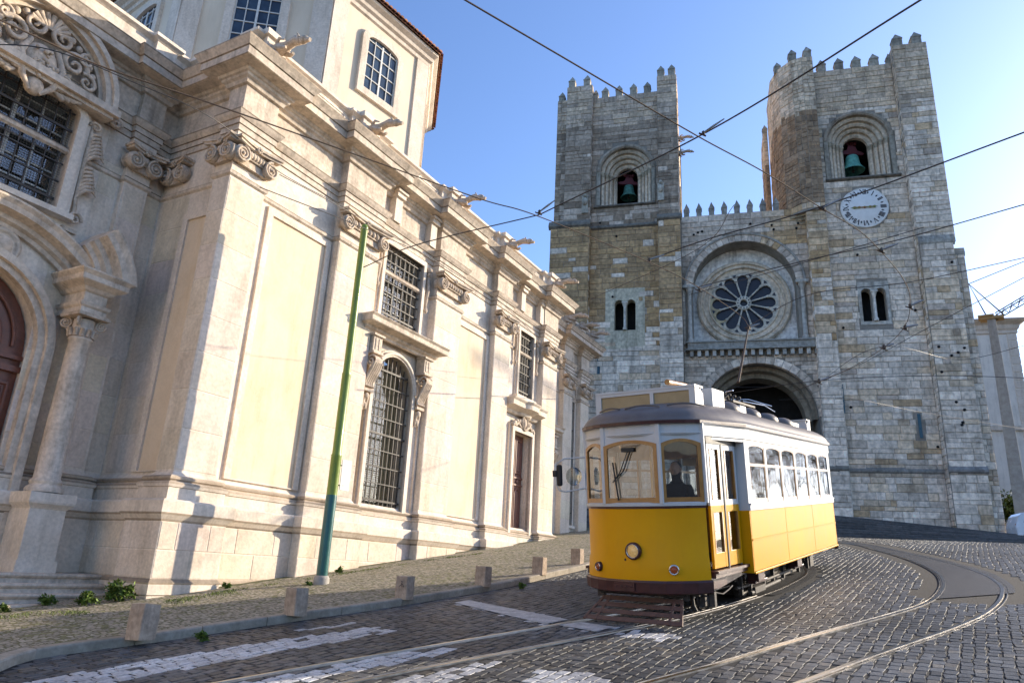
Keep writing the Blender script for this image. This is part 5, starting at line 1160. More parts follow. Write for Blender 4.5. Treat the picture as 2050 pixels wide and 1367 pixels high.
# carved heads / cannon holes
b_ = 0
for u, z in ((-17.5, 28.6), (-11.5, 29.2)):
    b = UM(); b.col = (.6, .57, .5); v = .25; b.box(u - .25, u + .25, v - .1, v + .1, z - .9, z + .6); b.sphere((u, v - .18, z + .1), .22, 8, 6, (1, .9, 1.6)); b.sphere((u, v - .2, z + .62), .16, 8, 6); b.build('carved_figure', MASON, CT)
for k in range(26):   # putlog holes
    u, z, v = cr.choice([(cr.uniform(-16.8, -12), cr.uniform(13, 37), RV), (cr.uniform(.6, 5.8), cr.uniform(8, 25), RV), (cr.uniform(6.3, 7.9), cr.uniform(8, 22), -.1), (cr.uniform(-9.7, -1.5), cr.uniform(25.3, 26.6), CV)])
    if hL(u, z) or hR(u, z): continue
    b = UM(); b.lathe([(.09, .0), (.09, .09), (0, .1)], (u, v - .02, z), (0, -1, 0), 8); b.build('putlog_hole', DARK, CT)
# gargoyles on the sunlit side
gm2 = GME
for v, z in ((2.2, 35.0), (1.2, 33.0)): mk('gargoyle', gm2, CT, ux(-10.05, v, z), (0, 0, radians(90)), (1.1, 1.1, 1.1))
b = UM(); b.col = (.55, .47, .33); b.lathe([(1.1, 0), (1.15, .1), (.8, .12), (.75, 0)], (-10.2, 5.4, 31), (1, 0, 0), 20); b.build('side_arch', MASON, CT)
# sort stones: largest 300 as parts
def key(s): return (s[2] - s[1]) * (s[4] - s[3])
STONES.sort(key=key, reverse=True)
pick = STONES[:300]
for s in pick: b = UM(); add_stone(b, s); b.build('stone', MASON, CT)
b = UM()
for s in STONES[300:]: add_stone(b, s)
tag(b.build('masonry', MASON, CT), kind='stuff')
# body of the nave behind, so that the towers do not stand alone
core('nave_wall', -9.9, -2.7, 7.0, 40, 3, 24); core('tower_body', -19.9, -10.3, 9, 9.5, 3, 38.6)
# bells
def bell(c, z, r, label, mt):
    e = empty('bell', (0, 0, 0), label=label, cat='bell', group=None); p = Q0 + SD * c + CN * (RV + 1.9); e.location = (float(p[0]), float(p[1]), z)
    b = MB(); b.lathe([(r * .0, r * 1.52), (r * .45, r * 1.5), (r * .55, r * 1.35), (r * .60, r * .9), (r * .68, r * .5), (r * .85, r * .2), (r, .0), (r * .96, -.03), (r * .9, .0), (r * .6, .5 * r)], (0, 0, 0), (0, 0, 1), 24); o = b.build('bell_body', mt, e)
    b = MB(); b.sphere((0, 0, -.02), r * .15, 8, 6); b.cyl((0, 0, 0), (0, 0, r), .03, n=6); b.build('clapper', UNDER, e)
    b = MB(); 
    for x in (-.18, 0, .18): b.tube([(x, 0, r * 1.45), (x * 1.1, 0, r * 2.1), (x * .8, 0, r * 3.0)], .06, 8)
    for sx in (-1, 1): b.sphere((sx * .34, 0, r * 2.9), .16, 8, 6)
    b.prism([(-.95, r * 1.75), (-.75, r * 1.62), (.75, r * 1.62), (.95, r * 1.75), (.7, r * 1.95), (.4, r * 2.05), (.28, r * 2.5), (-.28, r * 2.5), (-.4, r * 2.05), (-.7, r * 1.95)], -.15, .15); b.build('bell_yoke', BELLY, e)
bell(-14.25, 30.1, .72, 'dark green bell hanging in the left tower arch', COPPER); bell(2.95, 30.8, .85, 'bright verdigris bell hanging in the clock tower arch', mat('verdigris_bell', (.16, .48, .40), (.08, .25, .2), rough=.6, sc=5, bump=.2))
# ---- steps in front
ST = empty('cathedral_steps', (float(Q0[0]), float(Q0[1]), 2.95), basis(SD, CN), label='dark worn stone steps along the foot of the cathedral', cat='steps')
for k in range(8):
    zl = 2.95 + (k + 1) * .19; vf = -3.5 + k * .33; ur = 60 - k * 0; drop = .082
    r6 = random.Random(k); u = -26
    while u < 14:
        L_ = r6.uniform(1.4, 2.6); a, c = u, min(u + L_, 14.0)
        f = lambda uu: max(2.9, zl - max(0, uu + 1) * drop * (k / 7.0))
        if k >= 3 and a > 14 - (k - 3) * 1.0: break
        b = MB(lambda x, y, z: (x, y, z - 2.95)); v = r6.uniform(.7, 1.1); b.col = (v,) * 3
        b.add([(a + .008, vf, 2.7), (c - .008, vf, 2.7), (c - .008, vf, f(c) - .03), (a + .008, vf, f(a) - .03), (c - .008, vf + .03, f(c)), (a + .008, vf + .03, f(a)), (c - .008, vf + .4 if k < 7 else 1.2, f(c)), (a + .008, vf + .4 if k < 7 else 1.2, f(a))], [(0, 1, 2, 3), (3, 2, 4, 5), (5, 4, 6, 7)])
        b.build('step_stone', mat('dark_step_stone', (.15, .14, .13), (.08, .075, .07), rough=.8, sc=4, bump=.4, fine=.2) if 'dark_step_stone' not in MATS else MATS['dark_step_stone'], ST); u += L_
# ------------------------------------------------------------------ tram
TB = Matrix(((T_r[0], T_t[0], T_u[0]), (T_r[1], T_t[1], T_u[1]), (T_r[2], T_t[2], T_u[2])))
TR = empty('tram', tuple(T_O), TB, label='yellow and white vintage tram standing on the cobbled street', cat='tram')
YF, YR = 6.7, 7.95        # end of the saloon, end of the rear platform
FRONT = [(-.95, -1.02), (-.80, -1.19), (-.62, -1.32), (-.44, -1.41), (-.22, -1.455), (0, -1.47), (.22, -1.455), (.44, -1.41), (.62, -1.32), (.80, -1.19), (.95, -1.02)]
REAR = [(x, YF + .1 - (y + .1) * 1.0) for x, y in FRONT][::-1]
def push(P, o):
    P = [np.array(p, float) for p in P]; n = len(P); out = []
    for i in range(n):
        a, b_, c = P[i - 1], P[i], P[(i + 1) % n]; d1 = b_ - a; d2 = c - b_; d1 /= np.linalg.norm(d1) + 1e-9; d2 /= np.linalg.norm(d2) + 1e-9
        n1 = np.array([d1[1], -d1[0]]); n2 = np.array([d2[1], -d2[0]]); m = n1 + n2; m /= np.linalg.norm(m) + 1e-9; k = o / max(.5, m @ n1); out.append(tuple(b_ + m * k))
    return out
# lower body: front apron, side panels, rear
def apron(P, z0, z1, name, mt, flare=True):
    b = MB(); rows = []
    prof = [(.035, z0), (.03, z0 + .12), (.015, z0 + .28), (0, z0 + .31), (0, z1)] if flare else [(0, z0), (0, z1)]
    for o, z in prof:
        q = []
        for i, (x, y) in enumerate(P):
            c = (0, .2) if P is FRONT else (0, YF - .2); d = np.array([x - c[0], y - c[1]]); d /= np.linalg.norm(d); q.append((x + d[0] * o, y + d[1] * o, z))
        rows.append(q)
    b.rings(rows, smooth=True); ob = b.build(name, mt, TR); m = ob.modifiers.new('thick', 'SOLIDIFY'); m.thickness = .03; e = ob.modifiers.new('edge', 'EDGE_SPLIT'); e.split_angle = radians(28); return ob
fa = apron(FRONT, .58, 1.60, 'front_apron', YEL); apron(REAR, .58, 1.60, 'rear_apron', YEL)
for P, nm in ((FRONT, 'bumper'), (REAR, 'bumper')):
    b = MB(); cy_ = .2 if P is FRONT else YF - .2; rows = []
    for o, z in ((.02, .40), (.055, .42), (.06, .56), (.05, .585), (.0, .59)):
        rows.append([(x * (1 + o / 1.0), cy_ + (y - cy_) * (1 + o / 1.6), z) for x, y in P])
    b.rings(rows, smooth=False); o = b.build(nm, MAROON, TR); m = o.modifiers.new('thick', 'SOLIDIFY'); m.thickness = .02
# dent and rivets on bumper front
b = MB(); b.box(-.30, .02, -1.56, -1.53, .44, .55); 
for x in (-.26, -.18, -.1, -.02): b.sphere((x, -1.565, .5), .012, 6, 4)
b.build('bumper_patch', MAROON, TR)
b = MB(); b.rings([[(x * (1 + o), .2 + (y - .2) * (1 + o / 1.6), z) for x, y in FRONT] for o, z in ((.005, 1.575), (.012, 1.58), (.012, 1.60), (.004, 1.605))]); b.build('belt_line', MAROON, TR)
b = MB(); b.rings([[(x * (1 + o), .2 + (y - .2) * (1 + o / 1.6), z) for x, y in FRONT] for o, z in ((.0, 1.605), (.025, 1.612), (.028, 1.65), (.0, 1.665))]); b.build('white_sill', WHT, TR)
# saloon sides, each panel an object
zs0, zs1 = .56, 1.50
pan_y = [.30, 2.43, 4.56, 6.70]
for sx in (-1, 1):
    X = 1.19 * sx
    for a, c in zip(pan_y[:-1], pan_y[1:]):
        for z0, z1 in ((zs0 + .02, 1.045), (1.06, zs1)):
            b = MB(); i0, i1 = (.006 if z1 > 1.1 else .0), 0; b.box(min(X, X - .03 * sx), max(X, X - .03 * sx), a + .006, c - .006, z0, z1); b.build('side_panel', YEL, TR, bevel=.006)
    b = MB(); b.box(min(X, X + .014 * sx), max(X, X + .014 * sx), .30, 6.7, 1.043, 1.062); b.build('panel_moulding', YEL, TR)
    b = MB(); b.box(min(X, X + .02 * sx), max(X, X + .02 * sx), .28, 6.72, zs0 - .012, zs0 + .018); b.build('lower_moulding', YEL, TR, bevel=.005)
    b = MB(); b.box(min(X - .03 * sx, X + .02 * sx), max(X - .03 * sx, X + .02 * sx), .28, 6.72, 1.50, 1.60); b.box(min(X, X + .035 * sx), max(X, X + .035 * sx), .28, 6.72, 1.585, 1.61); b.build('white_sill', WHT, TR)
    # header band above the windows, full length, with the platform ends tapering in
    b = MB(); pth = [(.95 * sx, -1.02), (1.19 * sx, .30), (1.19 * sx, 6.70), (.95 * sx, YF + .1 + .92)]
    b.rings([[(x + o * sx, y, z) for x, y in pth] for o, z in ((0, 2.56), (.0, 2.60), (.02, 2.61), (.02, 2.76), (.05, 2.80))]); o = b.build('header_band', WHT, TR); m = o.modifiers.new('thick', 'SOLIDIFY'); m.thickness = .03
    # window posts and frames: six windows
    N6 = 6; y0, y1 = .42, 6.60; wd = (y1 - y0) / N6
    for k in range(N6 + 1):
        y = y0 + wd * k; b = MB(); hw = .045 if 0 < k < N6 else .10; yy = y if 0 < k < N6 else (y - .03 if k == 0 else y + .0); b.box(min(X - .04 * sx, X), max(X - .04 * sx, X), yy - hw, yy + hw, 1.60, 2.60); b.build('window_post', WHT, TR, bevel=.004)
    for k in range(N6):
        a, c = y0 + wd * k + .047, y0 + wd * (k + 1) - .047; m_ = (a + c) / 2; hw = (c - a) / 2; wb = MB(); e = .035
        O = [(a, 1.60), (c, 1.60), (c, 2.50)] + [(m_ + hw * cos(pi * i / 8), 2.50 + .06 * sin(pi * i / 8)) for i in range(1, 8)] + [(a, 2.50)]
        I = [(a + e, 1.68), (c - e, 1.68), (c - e, 2.47)] + [(m_ + (hw - e) * cos(pi * i / 8), 2.47 + .055 * sin(pi * i / 8)) for i in range(1, 8)] + [(a + e, 2.47)]
        wb.rings([[(X - .025 * sx, y, z) for y, z in O], [(X - .008 * sx, y, z) for y, z in O], [(X - .008 * sx, y, z) for y, z in I], [(X - .025 * sx, y, z) for y, z in I]], closed=True); wb.box(min(X - .028 * sx, X - .006 * sx), max(X - .028 * sx, X - .006 * sx), a, c, 2.19, 2.235)
        W = wb.build('side_window', WOOD, TR)
        hd = MB(); T_ = [(y, z) for y, z in O[2:]] ; hd.add([(X - .004 * sx, c, 2.62), (X - .004 * sx, c, 2.50)] + [(X - .004 * sx, y, z) for y, z in O[3:-1]] + [(X - .004 * sx, a, 2.50), (X - .004 * sx, a, 2.62)], [tuple(range(len(O[3:-1]) + 4))]); hd.build('window_head', WHT, W)
        g = MB(); g.add([(X - .018 * sx, y, z) for y, z in I], [tuple(range(len(I)))]); g.build('pane', TGLASS, W)
        if sx > 0 or True:
            bl = MB(); bl.box(min(X - .06 * sx, X - .055 * sx), max(X - .06 * sx, X - .055 * sx), a + e, c - e, 2.47 - (.03, .06, .02, .12, .04, .05)[k], 2.52); bl.build('blind', TANB, W)
    # step-out face by the door
    for yy, s2 in ((.28, -1), (6.72, 1)):
        b = MB(); b.box(min(.99 * sx, 1.19 * sx), max(.99 * sx, 1.19 * sx), yy - .012, yy + .012, .56, 1.50); b.build('end_panel', YEL, TR); b = MB(); b.box(min(.99 * sx, 1.19 * sx), max(.99 * sx, 1.19 * sx), yy - .012, yy + .012, 1.50, 2.62); b.build('end_post', WHT, TR)
        b = MB(); b.tube([(1.0 * sx, yy + .03 * s2, .70), (1.0 * sx, yy + .03 * s2, 2.5)], .018, 8); b.build('grab_rail', WHT, TR)
# front windows: three curved-top frames on the bowed front
def front_window(x0, y0_, x1, y1_, z0=1.655, z1=2.50, rise=.07, back=False):
    p, q = np.array([x0, y0_]), np.array([x1, y1_]); d = q - p; L_ = np.linalg.norm(d); d /= L_; n_ = np.array([d[1], -d[0]])
    if n_ @ (p - np.array([0, .2 if not back else YF - .2])) < 0: n_ = -n_
    F = lambda u, o, z: (p[0] + d[0] * u + n_[0] * o, p[1] + d[1] * u + n_[1] * o, z)
    O = [(0, z0), (L_, z0), (L_, z1)] + [(L_ - L_ * i / 10, z1 + rise * (1 - (1 - i / 5) ** 2)) for i in range(1, 10)] + [(0, z1)]; e = .055
    I = [(e, z0 + .075), (L_ - e, z0 + .075), (L_ - e, z1 - .045)] + [(L_ - e - (L_ - 2 * e) * i / 10, z1 - .045 + rise * (1 - (1 - i / 5) ** 2)) for i in range(1, 10)] + [(e, z1 - .045)]
    b = MB(); b.rings([[F(u, -.02, z) for u, z in O], [F(u, .014, z) for u, z in O], [F(u, .014, z) for u, z in I], [F(u, -.02, z) for u, z in I]], closed=True); W = b.build('front_window', WOOD, TR)
    g = MB(); g.add([F(u, -.006, z) for u, z in I], [tuple(range(len(I)))]); g.build('pane', FGLASS, W)
    # white surround fills above the arched head
    h = MB(); h.add([F(L_, -.004, 2.80), F(L_, -.004, z1)] + [F(u, -.004, z) for u, z in O[3:-1]] + [F(0, -.004, z1), F(0, -.004, 2.80)], [tuple(range(len(O[3:-1]) + 4))]); h.build('front_header', WHT, TR); return F
FW = [(-.945, -1.035, -.465, -1.40), (-.43, -1.435, .43, -1.435), (.465, -1.40, .945, -1.035)]
for x0, y0_, x1, y1_ in FW: front_window(x0, y0_, x1, y1_)
for x0, y0_, x1, y1_ in FW: front_window(x0, YF + .1 - (y0_ + .1), x1, YF + .1 - (y1_ + .1), back=True)
for x, y, w_ in ((-.448, -1.412, .036), (.448, -1.412, .036), (-.965, -1.0, .03), (.965, -1.0, .03)):
    for bk in (0, 1):
        yy = y if not bk else YF + .1 - (y + .1); b = MB(); b.box(x - w_, x + w_, yy - .03, yy + .02, 1.64, 2.80); b.build('window_post', WHT, TR, bevel=.008)
b = MB(); b.rings([[(x * (1 + o), .2 + (y - .2) * (1 + o / 1.6), z) for x, y in FRONT] for o, z in ((.005, 2.64), (.012, 2.65), (.012, 2.665), (.005, 2.67))]); b.build('header_bead', WHT, TR)
b = MB(); b.rings([[(x, y, z) for x, y in FRONT] for z in (2.63, 2.80)]); b.build('front_header', WHT, TR)
# doors (two narrow folding leaves) both sides of front platform
for sx in (-1, 1):
    def DF(t, o, z, sx=sx): 
        p0, p1 = np.array([.965 * sx, -.94]), np.array([1.03 * sx, .27]); d = p1 - p0; L_ = np.linalg.norm(d); d /= L_; return (p0[0] + d[0] * t + sx * o, p0[1] + d[1] * t, z)
    for k, (a, c) in enumerate(((.03, .55), (.60, 1.16))):
        b = MB(DF); e = .09
        b.box(a, a + e, -.02, .02, .72, 1.60); b.box(c - e, c, -.02, .02, .72, 1.60); b.box(a + e, c - e, -.018, .018, .72, .93); b.box(a + e, c - e, -.018, .018, 1.50, 1.60); DR = b.build('door_leaf', YEL, TR, bevel=.004)
        b = MB(DF); b.box(a, a + e * .8, -.02, .02, 1.60, 2.50); b.box(c - e * .8, c, -.02, .02, 1.60, 2.50); b.box(a + e * .8, c - e * .8, -.018, .018, 1.60, 1.68); b.box(a + e * .8, c - e * .8, -.018, .018, 2.42, 2.50); b.build('door_upper_frame', WHT, DR, bevel=.004)
        b = MB(DF); b.box(a + e - .012, a + e + .02, -.012, .024, .93, 1.50); b.box(c - e - .02, c - e + .012, -.012, .024, .93, 1.50); b.box(a + e, a + e + .03, -.012, .024, 1.68, 2.42); b.box(c - e - .02, c - e + .01, -.012, .024, 1.68, 2.42); b.build('door_beading', WOOD, DR)
        g = MB(DF); g.add([(a + e, 0, .93), (c - e, 0, .93), (c - e, 0, 1.50), (a + e, 0, 1.50)], [(0, 1, 2, 3)]); g.add([(a + e * .8, 0, 1.68), (c - e * .8, 0, 1.68), (c - e * .8, 0, 2.42), (a + e * .8, 0, 2.42)], [(0, 1, 2, 3)]); g.build('pane', TGLASS, DR)
    b = MB(DF); b.box(.555, .595, -.015, .03, .70, 2.52); b.build('rubber_seal', RUBB, TR)
    b = MB(DF); b.box(0, 1.2, -.05, .03, 2.50, 2.60); b.build('door_header', RUBB, TR)
    b = MB(DF); b.box(-.05, 1.22, -.35, .06, .60, .68); b.box(-.05, 1.24, -.2, .10, .66, .70); b.build('door_step', MAROON, TR)
    b = MB(); b.box(min(.9 * sx, 1.0 * sx), max(.9 * sx, 1.0 * sx), YF, YF + .95, .62, 2.6); b.build('rear_door', YEL, TR)
# roof: bowed canvas dome
def outline(n=44):
    P = [(x, y) for x, y in FRONT] + [(1.19, .30), (1.19, 2.0), (1.19, 4.0), (1.19, 6.7)] + [(x, y) for x, y in REAR[::1]]
    P = [(x, y) for x, y in FRONT] + [(1.19, .30), (1.19, 2.0), (1.19, 4.0), (1.19, 6.7)] + [(x, YF + .1 - (y + .1)) for x, y in FRONT[::-1]] + [(-1.19, 6.7), (-1.19, 4), (-1.19, 2), (-1.19, .3)]
    return P
OUT = outline()
def scaled(k, z, o=0.0):
    r = []
    for x, y in OUT:
        cy_ = min(max(y, .9), 5.8); d = np.array([x, y - cy_]); L_ = np.linalg.norm(d); d = d / L_ * (L_ * k + o); r.append((d[0], cy_ + d[1], z))
    return r
b = MB(); rows = [scaled(1, 2.80, .045), scaled(1, 2.845, .06), scaled(1, 2.85, .045)]
for i in range(1, 13):
    k = cos(i / 12 * pi / 2); rows.append(scaled(max(k, .02), 2.85 + .43 * sin(i / 12 * pi / 2), .02))
b.rings(rows, closed=True, smooth=True); b.add(rows[-1], [tuple(range(len(OUT)))]); RO = b.build('roof', ROOFG, TR)
b = MB(); b.rings([scaled(1, 2.79, .0), scaled(1, 2.79, .065), scaled(1, 2.835, .07), scaled(1, 2.84, .05)], closed=True); b.build('eaves_strip', MAROON, RO)
b = MB(); b.add(scaled(.985, 2.70), [tuple(range(len(OUT)))]); b.build('ceiling', mat('cream_ceiling', (.55, .45, .28), rough=.5, bump=0), TR)
for a0, a1, kk in ((-.80, -.30, .87), (-.18, .42, .88), (.52, .98, .86)):   # rain strips over the front
    b = MB(); pts = []
    for i in range(9):
        x = a0 + (a1 - a0) * i / 8; yf = np.interp(x, [p[0] for p in FRONT], [p[1] for p in FRONT]) if abs(x) < .95 else -.8
        cy_ = .9; d = np.array([x, yf - cy_]); pt = d * kk; z = 2.85 + .43 * sqrt(max(0, 1 - kk * kk)) + .02 + .03 * sin(pi * i / 8); pts.append((pt[0] * 1.05, cy_ + pt[1], z))
    b.tube(pts, .014, 6); b.build('rain_strip', ROOFG, RO)
for y in (1.2, 2.45, 3.7, 4.95):      # ventilator cowls
    for sx in (-1, 1):
        b = MB(); b.sphere((sx * .62, y, 3.17), .28, 16, 8, (1.0, 1.15, .62)); b.build('roof_ventilator', ROOFG, RO)
# destination box at the front and back
for y0_, sg in ((-.52, 1), (YF + .62, -1)):
    XR = .74
    b = MB(); F2 = lambda x, o, z: (x, y0_ + o * sg, z)
    b = MB(F2); b.prism([(-.0, 2.98), (.34, 2.98), (.34, 3.34), (.10, 3.42), (-.0, 3.42)], -1.0, -.97, 'x'); b.prism([(.0, 2.98), (.34, 2.98), (.34, 3.34), (.10, 3.42), (.0, 3.42)], XR - .03, XR, 'x')
    b.box(-1.0, XR, -.02, .36, 3.42, 3.45); b.box(-.97, XR - .03, .30, .33, 3.0, 3.42); b.box(-1.0, XR, -.01, .03, 3.06, 3.11); b.box(-1.0, XR, -.01, .03, 3.37, 3.42); b.box(-1.0, -.90, -.012, .032, 3.0, 3.425); b.box(XR - .10, XR, -.012, .032, 3.0, 3.425); b.box(-.02, .04, -.012, .032, 3.05, 3.425); b.box(-.99, XR - .01, .02, .30, 3.07, 3.09)
    BX = b.build('destination_box', WHT, TR); g = MB(F2); g.box(-.90, -.02, .012, .02, 3.11, 3.37); g.box(.04, XR - .10, .012, .02, 3.11, 3.37); g.build('destination_glass', TANB, BX)
    d = MB(F2); d.box(XR + .001, XR + .006, .06, .13, 3.03, 3.10); d.box(XR + .001, XR + .006, .17, .24, 3.03, 3.10); d.build('vent_hole', DARK, BX)
    if sg > 0:
        h = MB(F2); 
        for x in (-.9, -.6, .3): h.box(x, x + .12, .02, .1, 2.94, 3.02)
        h.build('bracket', WHT, BX)
b = MB(); b.box(.30, .78, .15, .75, 3.10, 3.46); b.build('equipment_box', WHT, TR, bevel=.01)
b = MB(); b.box(.5, .8, 1.55, 1.9, 3.1, 3.3); b.box(.55, .75, 5.6, 6.1, 3.1, 3.28); b.build('equipment_box', WHT, TR, bevel=.01)
for y in (2.1, 3.2):
    b = MB(); b.tube([(.50, y - .10, 3.15), (.50, y - .04, 3.45), (.50, y + .04, 3.45), (.50, y + .10, 3.15)], .018, 6); b.tube([(-.50, y - .10, 3.15), (-.50, y - .04, 3.45), (-.50, y + .04, 3.45), (-.50, y + .10, 3.15)], .018, 6); b.build('trolley_support', WHT, TR)
b = MB(); b.box(-.55, .55, 2.0, 3.4, 3.42, 3.46); b.box(-.2, .2, 2.3, 2.9, 3.46, 3.56)
for k in range(7): y = 2.1 + .18 * k; b.tube([(-.2, y, 3.46), (-.1, y + .03, 3.6), (.12, y + .03, 3.62), (.25, y, 3.48)], .016, 6)
for k in range(4): b.tube([(.3, 2.0 + .35 * k, 3.46), (.42, 2.1 + .3 * k, 3.56), (.38, 2.25 + .3 * k, 3.50)], .02, 6); b.sphere((.36, 2.1 + .3 * k, 3.6), .04, 6, 5)
b.build('trolley_base', UNDER, TR)
b = MB(); b.tube([(.3, -.55, 3.52), (.35, .1, 3.54), (.1, 2.3, 3.60), (.0, 3.0, 3.60)], [.05, .035, .03, .03], 8); b.tube([(.2, .1, 3.5), (.35, .25, 3.50)], .03, 6); b.build('folded_arm', WOOD, TR)
b = MB(); b.tube([(-.4, 2.8, 3.6), (.2, 3.6, 3.62), (.5, 4.3, 3.56), (.62, 4.6, 3.44)], .012, 6); b.tube([(-.2, 2.8, 3.6), (.4, 3.5, 3.62), (.72, 4.0, 3.5)], .012, 6); b.tube([(-.6, 1.7, 3.62), (-.2, 2.4, 3.60), (.5, 2.2, 3.66)], .014, 6); b.build('bow_spring', CHROME, TR)
# trolley pole to the wire
def to_local(P): return np.array([(np.array(P) - T_O) @ T_r, (np.array(P) - T_O) @ T_t, (np.array(P) - T_O) @ T_u])
def on_tramplane(px, py, Y):
    d = ray(px, py); return to_local(d * ((T_O + Y * T_t) @ T_t) / (d @ T_t))
pa = on_tramplane(1478, 765, 3.0); pb = on_tramplane(1498, 657, 5.2); POLE_TIP = T_O + pb[0] * T_r + pb[1] * T_t + pb[2] * T_u
b = MB(); b.tube([tuple(pa), tuple(pb)], [.028, .018], 8); b.build('trolley_pole', COPW, TR)
b = MB(); b.lathe([(.0, -.03), (.05, -.03), (.03, 0), (.05, .03), (0, .03)], tuple(pb), (1, 0, 0), 12); b.build('trolley_wheel', COPW, TR)
# lamps
def lamp(x, y, z, R, nx, mt, ring, name):
    b = MB(); n_ = (nx, -sqrt(1 - nx * nx), 0); b.lathe([(R * 1.32, -.02), (R * 1.34, .03), (R * 1.22, .055), (R * 1.02, .05), (R * .98, .02)], (x, y, z), n_, 28); o = b.build(name, ring, TR); g = MB(); g.lathe([(R, .02), (R * .8, .045), (R * .4, .06), (0, .065)], (x, y, z), n_, 24); g.build('lens', mt, o); r = MB(); r.lathe([(R * 1.04, .046), (R * 1.0, .056), (R * .94, .046)], (x, y, z), n_, 28); r.build('lamp_ring', CHROME, o); return o
lamp(0.0, -1.475, .985, .092, 0, LAMPG, MAROON, 'headlight'); lamp(-.62, -1.345, .74, .052, -.42, AMBER, MAROON, 'marker_lamp'); lamp(.56, -1.385, .74, .055, .36, AMBER, CHROME, 'marker_lamp')
b = MB(); b.sphere((-.14, -1.47, .86), .018, 8, 6); b.build('hook_socket', MAROON, TR)
b = MB()   # wiper
b.tube([(-.02, -1.46, 2.42), (-.16, -1.475, 2.1), (-.28, -1.475, 1.96)], .008, 6); b.tube([(.03, -1.46, 2.42), (-.10, -1.475, 2.12), (-.26, -1.475, 1.99)], .008, 6); b.tube([(-.20, -1.475, 1.70), (-.27, -1.475, 2.25)], .012, 6); b.box(-.12, .08, -1.48, -1.45, 2.40, 2.46); b.build('wiper', RUBB, TR)
# mirror on a bent tube, left of the front
b = MB(); b.tube([(-.93, -1.0, 2.38), (-1.3, -1.16, 2.36), (-1.42, -1.2, 2.28), (-1.42, -1.2, 1.95), (-1.38, -1.18, 1.86), (-1.28, -1.15, 1.84), (-.93, -1.0, 1.90)], .014, 8); MR = b.build('mirror_arm', WHT, TR)
b = MB(); b.box(-1.40, -1.30, -1.25, -1.19, 1.93, 2.27); b.build('mirror', RUBB, MR, bevel=.03); b = MB(); b.box(-1.46, -1.38, -1.26, -1.16, 2.08, 2.18); b.build('mirror_clamp', RUBB, MR, bevel=.01)
b = MB(); b.lathe([(0, 0), (.14, .0), (.145, .012), (.12, .03), (0, .045)], (-1.14, -1.12, 2.08), (0, -1, 0), 24); b.build('round_mirror', TGLASS, MR)
# interior
b = MB(); b.box(-.84, .84, -.98, YF + .8, .80, .84); b.box(-1.1, 1.1, .3, YF, .80, .85); b.build('floor', UNDER, TR)
for k in range(6):
    for sx in (-1, 1):
        y = 1.0 + k * .95; b = MB(); b.box(min(sx * .3, sx * 1.05), max(sx * .3, sx * 1.05), y, y + .42, 1.15, 1.22); b.box(min(sx * .3, sx * 1.05), max(sx * .3, sx * 1.05), y + .40, y + .46, 1.2, 1.72); b.build('seat', SEATM, TR, bevel=.015)
for y in (.30, YF):
    b = MB(); b.box(-1.15, -.38, y - .02, y + .02, .85, 1.55); b.box(.38, 1.15, y - .02, y + .02, .85, 1.55); b.box(-1.15, 1.15, y - .02, y + .02, 2.35, 2.7)
    for x in (-1.1, -.4, .4, 1.1): b.box(x - .03, x + .03, y - .02, y + .02, 1.5, 2.4)
    b.build('bulkhead', WOOD, TR)
b = MB(); b.box(-.25, .35, -1.25, -1.0, .84, 1.62); b.cyl((.05, -1.1, 1.62), (.05, -1.1, 1.72), .09, n=14); b.tube([(.05, -1.1, 1.7), (.22, -1.12, 1.74)], .015, 6); b.build('controller', UNDER, TR)
b = MB(); b.lathe([(.0, 0), (.14, .0), (.15, -.04), (.0, -.05)], (.25, -.7, 2.70), (0, 0, 1), 18); b.build('ceiling_lamp', LAMPG, TR)
b = MB(); b.tube([(-.3, .0, .85), (-.3, .0, 2.7)], .018, 8); b.tube([(.55, .0, .85), (.55, .0, 2.7)], .018, 8); b.build('hand_pole', YEL, TR)
# underframe, truck, wheels
b = MB(); b.box(-.8, .8, -1.0, YF + .9, .60, .78); b.build('underframe', MAROON, TR)
b = MB()
for sx in (-1, 1):
    b.prism([(-.95, .44), (-.6, .42), (1.35, .56), (1.35, .63), (-.95, .60)], min(sx * .86, sx * .92), max(sx * .86, sx * .92), 'x')
b.build('side_beam', MAROON, TR)
b = MB(); 
for sx in (-1, 1): b.box(min(sx * .60, sx * .66), max(sx * .60, sx * .66), .9, 5.2, .34, .46); b.box(min(sx * .62, sx * .70), max(sx * .62, sx * .70), 1.3, 4.9, .16, .22)
b.box(-.66, .66, 1.0, 1.1, .34, .44); b.box(-.66, .66, 5.0, 5.1, .34, .44); b.box(-.5, .5, 2.2, 4.0, .25, .5); b.build('truck_frame', UNDER, TR)
wh = MB(); wh.lathe([(.0, -.05), (.10, -.05), (.12, -.02), (.28, -.02), (.30, -.05), (.345, -.05), (.35, .03), (.385, .05), (.385, .07), (.30, .07), (.28, .03), (.0, .03)], (0, 0, 0), (1, 0, 0), 28); wm = wh.mesh('wheel', UNDER)
